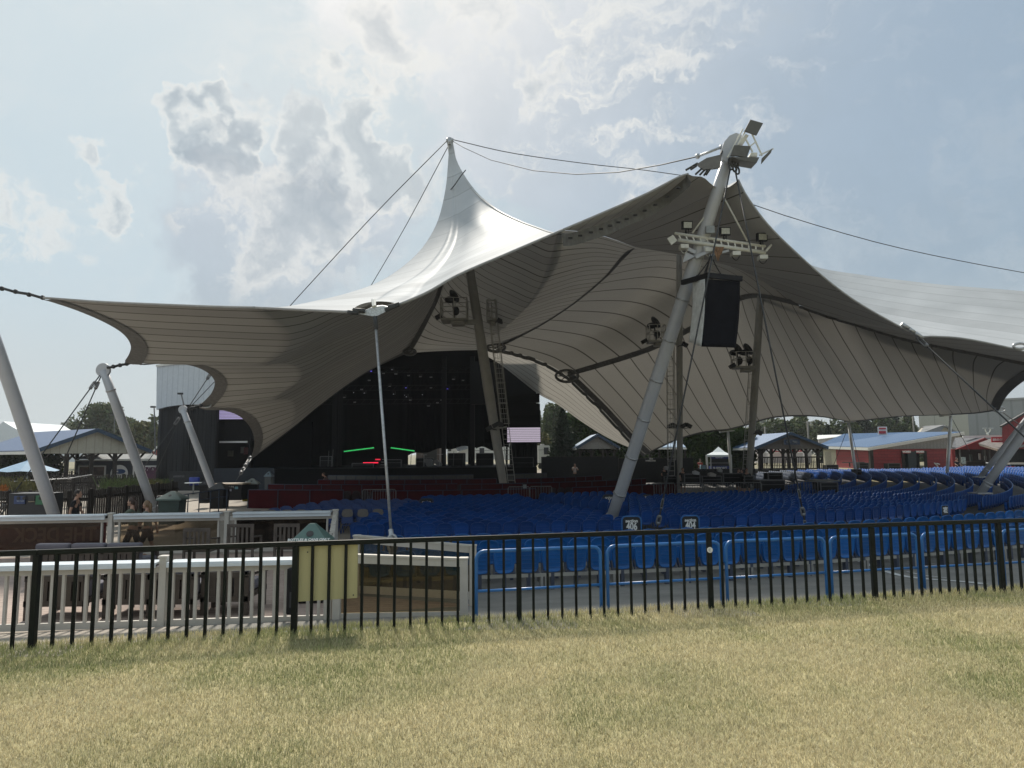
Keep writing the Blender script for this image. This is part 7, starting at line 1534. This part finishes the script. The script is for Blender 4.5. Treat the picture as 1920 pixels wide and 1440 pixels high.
# trailers, emergency exit banner, distant pale buildings
m_pale = mat('pale_trailer', (.52, .49, .48), .6, var=.1, scale=.5)
for a, b, c, d, Y, l in ((1425, 1444, 841, 868, 96, 'pale trailer behind the left posts of the pavilion'), (1445, 1470, 848, 868, 94, 'white trailer under the emergency exit banner, left'), (1472, 1506, 848, 868, 95, 'white trailer under the emergency exit banner, right'), (1508, 1522, 840, 868, 97, 'pale shed seen between the right posts of the pavilion')):
    o = thing('trailer', GP((a+b)/2, Y, 0), l, 'trailer'); kbox(a, b, c, d, Y, 3, 'body', m_pale, o); kbox(a+2, a+5, c+10, c+15, Y-.04, .06, 'window', mat('window_dark', (.06, .06, .07), .2), o); kbox(a, b, c, c+1.5, Y-.08, 3.2, 'roof_edge', m_wt, o)
red_sign(1444.5, 1506, 840, 847.5, 92, 'EMERGENCY EXIT', 'long red EMERGENCY EXIT banner behind the pavilion posts', .50)
wh = thing('white_house', GP(858, 98, 0), 'white gabled house with grey roof seen through the stage opening', 'house'); quadp([(838, 866, 98), (885, 866, 98), (885, 848, 98), (878, 836, 98), (858, 848, 98), (848, 826, 98), (838, 834, 98)], (0, 5, 0), 'wall', m_wt, wh); quadp([(845, 823, 97.5), (873, 823, 99), (878, 841, 97.5), (858, 847, 97.3)], (0, .2, .1), 'roof', mat('roof_grey', (.16, .165, .17), .8), wh); kbox(840, 846, 840, 846, 97.9, .1, 'window', mat('window_dark', (1, 1, 1)), wh)
br_ = thing('brick_shed', GP(800, 90, 0), 'brown shed with a dark doorway behind the drum kit', 'shed'); kbox(780, 824, 833, 870, 90, 4, 'wall', mat('brown_block', (.10, .075, .065), .8), br_); kbox(794, 819, 834, 868, 89.9, .12, 'doorway', m_dark, br_)
for a, b, c, d, Y, l in ((888, 968, 836, 862, 95, 'long white trailer behind the inner mast'), (1009, 1040, 835, 868, 84, 'white camper with a dark side window beside the spruce')):
    o = thing('trailer', GP((a+b)/2, Y, 0), l, 'trailer'); kbox(a, b, c, d, Y, 2.6, 'body', m_wt, o); kbox(a+11, a+20, c+4, c+17, Y-.05, .06, 'window', mat('window_dark', (1, 1, 1)), o); kbox(a+5, a+12, c-2.5, c, Y+.5, 1, 'roof_vent', m_pale, o); kbox(a, b, c+8, c+9, Y-.04, .05, 'stripe', mat('stripe_grey', (.3, .3, .3), .6), o)
    for t in (a+6, b-8): mb = MB(); q = GP(t, Y, .4); mb.tube([q, q+Vector((0, .3, 0))], .4, 12); mb.build('wheel', m_dark, o)
wa = thing('warehouse', GP(1800, 150, 0), 'huge pale windowless warehouse filling the right background', 'warehouse'); cx0 = GP(1821, 132, 0); zt_ = P(1885, 747, 125).z
mb = MB(); q0 = GP(1728, 138, 0); mb.prism([q0, cx0, cx0+Vector((0, 0, zt_)), q0+Vector((0, 0, zt_))], (.3, .5, 0)); mb.build('front_wall', stripes('warehouse_panels', (.40, .39, .33), (.25, .245, .21), 0, .22, .02, .7, noise=.04), wa)
mb = MB(); q1 = GP(2060, 118, 0); mb.prism([cx0, q1, q1+Vector((0, 0, zt_)), cx0+Vector((0, 0, zt_))], (.3, .5, 0)); mb.build('side_wall', stripes('warehouse_ribs', (.24, .25, .25), (.19, .20, .20), 0, .8, .2, .6, noise=.05), wa)
mb = MB(); mb.bar(cx0+Vector((0, -.1, zt_)), q1+Vector((0, -.1, zt_)), .2, .35); mb.bar(q0+Vector((0, -.1, zt_)), cx0+Vector((0, -.1, zt_)), .2, .35); mb.build('parapet', mat('parapet_grey', (.3, .3, .3), .6), wa)
gh = thing('grey_roof_house', GP(1765, 108, 0), 'tan house with a grey gable roof before the pale warehouse', 'house'); quadp([(1760, 825, 106), (1806, 825, 106), (1806, 818, 106), (1772, 799.5, 106), (1760, 810, 106)], (0, 6, 0), 'wall', mat('tan_wall', (.33, .30, .24), .7), gh); quadp([(1726, 815, 105.6), (1761, 812, 105.6), (1772, 799, 106), (1734, 801, 112)], (0, .2, .2), 'roof', mat('roof_grey', (1, 1, 1)), gh)
quadp([(1770, 799, 105.7), (1774, 798, 105.7), (1810, 818, 105.7), (1808, 820, 105.7)], (0, 6, .1), 'roof', mat('roof_grey', (1, 1, 1)), gh)
wr = thing('white_roof', P(1563, 820, 95), 'low white roofed shed between the tree belt and the blue roof', 'shed'); quadp([(1533, 824, 95), (1583, 818, 95), (1583, 816, 98), (1534, 817, 98)], (0, .2, .1), 'roof', m_wt, wr); quadp([(1535, 838, 95.2), (1575, 838, 95.2), (1580, 819, 95.2), (1535, 824, 95.2)], (0, .2, 0), 'wall', m_pale, wr)
for x0, y0, y1, Y, l in ((1514, 790, 850, 100, 'pale wooden pole rising behind the pavilion roof'), (1434, 800, 838, 102, 'thin grey pole left of the pavilion roof'), (1711, 770, 815, 110, 'thin pole before the bushy conifer')): o = thing('utility_pole', GP(x0, Y, 0), l, 'pole'); mb = MB(); t = P(x0, y0, Y); mb.tube([t, (t.x, t.y, 0)], .13, 6); mb.build('shaft', mat('pole_grey', (.2, .19, .17), .8), o); mb = MB(); mb.bar(t+Vector((-.5, 0, -.2)), t+Vector((.5, 0, -.2)), .08); mb.build('crossarm', mat('pole_grey', (.2, .19, .17), .8), o)
# concession stand and red barn
cs = thing('concession_stand', GP(1825, 66, 0), 'red gabled concession stand with dark serving opening', 'building'); m_redp = stripes('red_barn_boards', (.22, .026, .03), (.14, .016, .02), 0, 2.2, .1, .7); m_shing = mat('grey_shingles', (.115, .12, .13), .85, var=.25, scale=5, bump=.4, bscale=30)
quadp([(1786, 840, 66), (1792, 823, 69), (1845, 819, 70), (1848, 822, 66), (1795, 842, 65.6)], (0, .1, .12), 'roof', m_shing, cs); quadp([(1792, 842.5, 65.4), (1864, 842.5, 65.4), (1856, 826, 65.4), (1847, 821, 65.4)], (0, .2, 0), 'gable', m_redp, cs)
kbox(1786, 1930, 842, 885, 69, .3, 'back_wall', mat('dark_interior', (.02, .022, .022), .8, var=.4), cs); kbox(1786, 1792, 842, 885, 65.6, .3, 'side_post', m_redp, cs); kbox(1812, 1870, 865, 877, 66, 1., 'counter', m_wood, cs)
for px in (1801, 1848, 1857): kbox(px, px+1.6, 843, 878, 65.7, .12, 'post', mat('grey_post', (.12, .13, .13), .6), cs)
for a, b, c, d, cc in ((1837, 1839.5, 850, 862, (.5, .5, .5)), (1847.5, 1850, 855, 862, (.6, .6, .6)), (1820, 1824, 852, 864, (.05, .07, .07)), (1787, 1792, 841, 849, (.6, .6, .6))): kbox(a, b, c, d, 66.4, .15, 'menu_board', mat('menu_%d' % int(a), cc, .6), cs)
aw = thing('shingle_awning', P(1860, 838, 62), 'weathered grey shingle awning below the red food sign', 'awning'); quadp([(1836, 834, 63), (1872, 845, 60), (1935, 836, 59), (1935, 824, 64), (1860, 825, 65)], (0, .1, .15), 'roof', mat('awning_shingle', (.17, .16, .15), .85, var=.3, scale=4), aw); quadp([(1838, 835.5, 62.9), (1872, 846, 59.9), (1872, 842, 59.9), (1838, 833, 62.9)], (0, .12, 0), 'fascia', mat('old_timber', (.18, .14, .11), .8, var=.3), aw)
wbm = thing('white_beam', P(1840, 818, 67), 'long white gutter beam reaching towards the red barn', 'beam'); mb = MB(); mb.bar(P(1805, 819.5, 67), P(1880, 818, 66), .25, .22); mb.build('beam', m_wt, wbm); mb = MB(); mb.bar(P(1845, 819, 67), (P(1845, 819, 67).x, 67.2, .2), .2); mb.build('support', m_wood, wbm)
red_sign(1859, 1883, 819.5, 829.5, 61, 'BAR-BE-QUE', 'red BAR-BE-QUE sign hanging before the red barn', .26); red_sign(1888, 1903, 874.5, 883, 56, 'PIZZA', 'red PIZZA sign low between the leaning right masts', .27)
bn = thing('red_barn', GP(1935, 60, 0), 'tall red board barn at the right margin', 'barn'); quadp([(1879, 821, 60), (1879, 799, 60), (1932, 768, 60), (1990, 748, 60), (1990, 885, 60), (1925, 885, 60), (1925, 842, 60), (1881, 842, 60)], (4.8, 6, 0), 'wall', m_redp, bn)
mb = MB(); mb.bar(P(1877, 799.5, 59.8), P(1990, 735, 59.8), .3, .14); mb.build('roof_edge', m_dark, bn); quadp([(1879, 842, 60.5), (1925, 842, 60.5), (1925, 885, 60.5), (1879, 885, 60.5)], (0, .2, 0), 'dark_opening', mat('dark_interior', (1, 1, 1)), bn)
tb_ = thing('picnic_table', GP(1868, 58, .1), 'white topped table between the leaning right masts', 'table'); kbox(1862, 1876, 867, 869, 58, .9, 'top', m_wt, tb_)
for px in (1863.5, 1873): kbox(px, px+1, 869, 882, 58.2, .1, 'leg', m_white, tb_)
ct2 = thing('serving_counter', GP(1910, 57, .1), 'long pale counter at the right margin below the barn', 'counter'); kbox(1893, 1935, 868, 871, 57, .9, 'top', mat('pale_counter', (.42, .39, .33), .6), ct2); kbox(1900, 1935, 871, 883, 57.3, .3, 'front', m_wood, ct2)
ez = thing('easel_board', P(1807, 870, 62), 'pale menu board on an easel before the concession stand', 'board'); kbox(1803, 1811, 857, 870, 62, .06, 'board', mat('easel_pale', (.33, .38, .38), .6, var=.5, scale=6), ez); mb = MB()
for a, b in ((1803, 1801), (1811, 1813)): mb.bar(P(a, 868, 62), P(b, 880, 62), .05)
mb.build('easel_leg', m_wood, ez)
lp2 = thing('street_lamp', P(1851, 815, 100), 'twin armed park lamp standing before the grey warehouse wall', 'street lamp'); mb = MB(); mb.tube([P(1852, 817, 100), P(1852, 812, 100)], .14, 6)
for s in (-1, 1): mb.tube([P(1852, 812, 100), P(1852+s*4, 809, 100), P(1852+s*5, 804, 100)], .08, 5)
mb.build('arms', m_white, lp2)
for s in (-1, 1): mb = MB(); mb.box(P(1852+s*6, 803, 100), (.5, .3, .18)); mb.build('lamp_head', m_galv, lp2)
# ---------------------------------------------------------------- people
def skin_mesh(verts, edges, radii, name, m, parent, root=0, sub=2):
    me = bpy.data.meshes.new(name); o = WL[parent]; me.from_pydata([tuple(Vector(v)-o) for v in verts], edges, []); ob = bpy.data.objects.new(name, me); COL.objects.link(ob)
    sk = ob.modifiers.new('skin', 'SKIN'); sk.use_smooth_shade = True
    for i, r_ in enumerate(radii):
        me.skin_vertices[0].data[i].radius = (r_, r_) if not isinstance(r_, tuple) else r_
    me.skin_vertices[0].data[root].use_root = True
    s = ob.modifiers.new('sub', 'SUBSURF'); s.levels = sub; s.render_levels = sub
    dg = bpy.context.evaluated_depsgraph_get(); m2 = bpy.data.meshes.new_from_object(ob.evaluated_get(dg)); m2.name = name; bpy.data.objects.remove(ob)
    for p in m2.polygons: p.use_smooth = True
    m2.materials.clear(); m2.materials.append(m); ob = bpy.data.objects.new(name, m2); COL.objects.link(ob); ob.parent = parent; WL[ob] = o; return ob
m_skin = mat('skin', (.42, .25, .18), .55, var=.05); m_hairb = mat('hair_brown', (.045, .022, .014), .6, var=.3, scale=40); m_hairl = mat('hair_blond', (.22, .14, .075), .6, var=.3, scale=40); m_shoe = mat('shoe', (.06, .06, .06), .6)
def person(base, face, H, label, shirt, shorts, hair, stride=.25, arms=(.35, -.35), bend=.05, lean=.03, longhair=False, hands=True, sit=False, detail=True, sub=2, elbow=.4):
    """face: direction angle in plan (0 = +X); figure built on the ground at base"""
    base = Vector(base); o = thing('person', base, label, 'person'); s = H/1.72; fw = Vector((math.cos(face), math.sin(face), 0)); lf = Vector((-fw.y, fw.x, 0)); up = Vector((0, 0, 1))
    def q(f, l, z): return base+(fw*f+lf*l+up*z)*s
    pel = q(0, 0, .93); ch = q(lean*.6, 0, 1.22); nk = q(lean*1.2, 0, 1.47); hd = q(lean*1.5+.02, 0, 1.60)
    V = [pel, q(lean*.3, 0, 1.07), ch, q(lean, 0, 1.38), nk, hd]; E = [(0, 1), (1, 2), (2, 3), (3, 4), (4, 5)]; RR = [(.13, .105), (.115, .09), (.135, .10), (.125, .09), .052, .055]; RR = [(a[0]*s, a[1]*s) if isinstance(a, tuple) else a*s for a in RR]
    parts = {}
    for sd_, sg in (('l', 1), ('r', -1)):
        st_ = stride*sg; hip = q(0, .09*sg, .88)
        if sit: kn, an, to = q(.42, .10*sg, .90), q(.45, .10*sg, .48), q(.62, .10*sg, .44)
        else: kn, an, to = q(st_*.55+.04, .095*sg, .48), q(st_-(.06 if sg < 0 else 0), .09*sg, .085+(.06 if sg < 0 and stride > .1 else 0)), q(st_+.14, .10*sg, .035)
        i = len(V); V += [hip, hip.lerp(kn, .5), kn, kn.lerp(an, .35), an, to]; E += [(0, i), (i, i+1), (i+1, i+2), (i+2, i+3), (i+3, i+4), (i+4, i+5)]; RR += [r_*s for r_ in (.088, .076, .055, .054, .036, .034)]
        a = arms[0 if sg > 0 else 1]; shd = q(lean, .185*sg, 1.41); el = shd+(fw*math.sin(a)*.28+lf*.04*sg-up*math.cos(a)*.28)*s; w_a = a+elbow; wr = el+(fw*math.sin(w_a)*.25-up*math.cos(w_a)*.25)*s; hn = wr+(fw*math.sin(w_a)*.06-up*math.cos(w_a)*.06)*s
        i = len(V); V += [q(lean, .10*sg, 1.42), shd, shd.lerp(el, .5), el, el.lerp(wr, .4), wr, hn]; E += [(3, i), (i, i+1), (i+1, i+2), (i+2, i+3), (i+3, i+4), (i+4, i+5), (i+5, i+6)]; RR += [r_*s for r_ in (.062, .054, .045, .036, .035, .024, .030)]
        parts[sd_] = (hip, kn, an, shd, el, wr, hn, to, w_a)
    if detail:
        for sd_, sg in (('l', 1), ('r', -1)):
            hn, w_a = parts[sd_][6], parts[sd_][8]; hi = [k for k, v in enumerate(V) if (v-hn).length < 1e-6][0]; dd = fw*math.sin(w_a)-up*math.cos(w_a); sp2 = dd.cross(lf)
            for k, (of, ln) in enumerate(((-.027, .07), (-.009, .082), (.009, .076), (.026, .06))):
                i = len(V); V += [hn+(dd*.035+sp2*of)*s, hn+(dd*(.035+ln*.55)+sp2*of-lf*sg*.012)*s, hn+(dd*(.03+ln*.95)+sp2*of-lf*sg*.032)*s]; E += [(hi, i), (i, i+1), (i+1, i+2)]; RR += [.0095*s, .0085*s, .007*s]
            i = len(V); V += [hn+(sp2*-.04-dd*.005)*s, hn+(sp2*-.055+dd*.03)*s]; E += [(hi-1, i), (i, i+1)]; RR += [.011*s, .008*s]
    skin_mesh(V, E, RR, 'body', m_skin, o, 0, sub)
    M = Matrix((fw, lf, up)).transposed(); hm = MB(); hc = hd+(up*.03+fw*.01)*s
    hm.ell(hc, (.093*s, .075*s, .118*s), 16, 12, M); hm.ell(hc+(fw*.094-up*.01)*s, (.016*s, .012*s, .024*s), 8, 6, M); hm.ell(hc+(fw*.070-up*.075)*s, (.03*s, .035*s, .028*s), 8, 6, M)
    for sg in (1, -1): hm.ell(hc+(lf*.076*sg-up*.005)*s, (.02*s, .009*s, .03*s), 8, 6, M)
    head = hm.build('head', m_skin, o)
    em = MB()
    for sg in (1, -1): em.ell(hc+(fw*.086+lf*.03*sg+up*.018)*s, (.008*s, .012*s, .007*s), 8, 6, M)
    em.build('eyes', m_dark, head); mm = MB(); mm.ell(hc+(fw*.089-up*.052)*s, (.006*s, .022*s, .006*s), 8, 4, M); mm.build('mouth', mat('lips', (.3, .1, .09), .5), head)
    hb = MB(); hb.ell(hc+(-fw*.018+up*.022)*s, (.098*s, .084*s, .118*s), 16, 10, M)
    if longhair:
        hb.tube([hc-fw*.09*s+up*.04*s, hc-fw*.13*s-up*.05*s, hc-fw*.12*s-up*.2*s, hc-fw*.10*s-up*.33*s], [.05*s, .045*s, .04*s, .012*s], 10)
    hb.build('hair', hair, o)
    # shirt
    SV = [q(0, 0, .95), q(lean*.4, 0, 1.10), ch, q(lean, 0, 1.38), q(lean*1.1, 0, 1.445)]; SE = [(0, 1), (1, 2), (2, 3), (3, 4)]; SR = [(.16*s, .13*s), (.135*s, .108*s), (.15*s, .115*s), (.135*s, .10*s), .06*s]
    for sd_, sg in (('l', 1), ('r', -1)):
        shd, el = parts[sd_][3], parts[sd_][4]; i = len(SV); SV += [q(lean, .10*sg, 1.42), shd, shd.lerp(el, .62)]; SE += [(3, i), (i, i+1), (i+1, i+2)]; SR += [.072*s, .068*s, .060*s]
    skin_mesh(SV, SE, SR, 'shirt', shirt, o, 0, sub)
    TV = [q(0, 0, .97)]; TE = []; TR = [(.148*s, .118*s)]
    for sd_, sg in (('l', 1), ('r', -1)):
        hip, kn = parts[sd_][0], parts[sd_][1]; i = len(TV); TV += [hip, hip.lerp(kn, .55), hip.lerp(kn, .85)]; TE += [(0, i), (i, i+1), (i+1, i+2)]; TR += [.100*s, .092*s, .088*s]
    skin_mesh(TV, TE, TR, 'shorts', shorts, o, 0, sub)
    for sd_ in 'lr':
        an, to = parts[sd_][2], parts[sd_][7]; fm = MB(); c = an.lerp(to, .5)-up*.01*s; fm.ell(c, (.14*s, .05*s, .045*s), 12, 7, M); fm.build('shoe', m_shoe, o)
    return o
gA = GP(247, 17.9, -.66); gA.z = gz(gA.x, gA.y)
m_olive = mat('shirt_olive', (.10, .12, .085), .85, var=.15, scale=6); m_shb = mat('shorts_black', (.012, .013, .016), .8); m_tee2 = mat('shirt_grey_green', (.16, .18, .16), .85, var=.1)
person(gA, math.pi+.1, 1.66, 'woman in an olive shirt and dark shorts walking left behind the clear deck bay', m_olive, m_shb, m_hairb, .28, (.75, -.35), longhair=True, elbow=.5)
gB = GP(275, 18.6, -.66); gB.z = gz(gB.x, gB.y)
person(gB, math.pi+.05, 1.56, 'shorter fair haired person walking just behind the woman in the olive shirt', m_tee2, m_shb, m_hairl, .22, (.2, -.5), longhair=True, elbow=.3)
gC = GP(136, 21.5, -.66); gC.z = gz(gC.x, gC.y)
person(gC, math.pi-2.9, 1.80, 'man in black clothes walking right beside the recycling station', mat('shirt_black', (.010, .010, .012), .85), m_shb, mat('hair_dark', (.025, .018, .015), .6), .2, (.25, -.25), elbow=.35)
def far_person(px, py, Y, zb, face, label, shirt, H=1.7, **k):
    b = GP(px, Y, zb); t = P(px, py, Y).z; return person((b.x, Y, t-H), face, H, label, shirt, m_shb, m_hairb, stride=.08, detail=False, sub=1, **k)
far_person(1078, 870, 58, -.3, -1.5, 'person in a pale pink top leaning on the rail by the dark screen wall', mat('shirt_pink', (.50, .45, .44), .8), arms=(.7, .7), elbow=1.2)
far_person(1313, 861.5, 61, -.1, -1.3, 'person in a bright red jacket left of the white canopy tent', mat('jacket_red', (.42, .03, .02), .8), arms=(.5, .5), elbow=1.3)
far_person(617, 887, 47, -1, -2.8, 'small dim figure bending over the red boxes at the left', mat('shirt_dusk', (.10, .07, .06), .8), arms=(.9, .6), elbow=.3, lean=.25)
for px, py, Y, l in ((1402, 879, 41, 'technician in black standing right at the mixing desk'), (1394, 881, 43, 'technician in black behind the mixing desk, near the inner mast'), (1385, 880, 45, 'technician in black farther back in the mixing area'), (1281, 878, 44, 'technician in black beside the foot of the slim inner mast'), (1246, 876, 49, 'person in dark clothes left of the slim inner mast'), (1796, 859, 60, 'person in black clothes before the concession stand')):
    far_person(px, py, Y, -.8, -1.2-(px % 5)*.3, l, mat('shirt_black', (1, 1, 1)), arms=(.4, .5), elbow=.8)
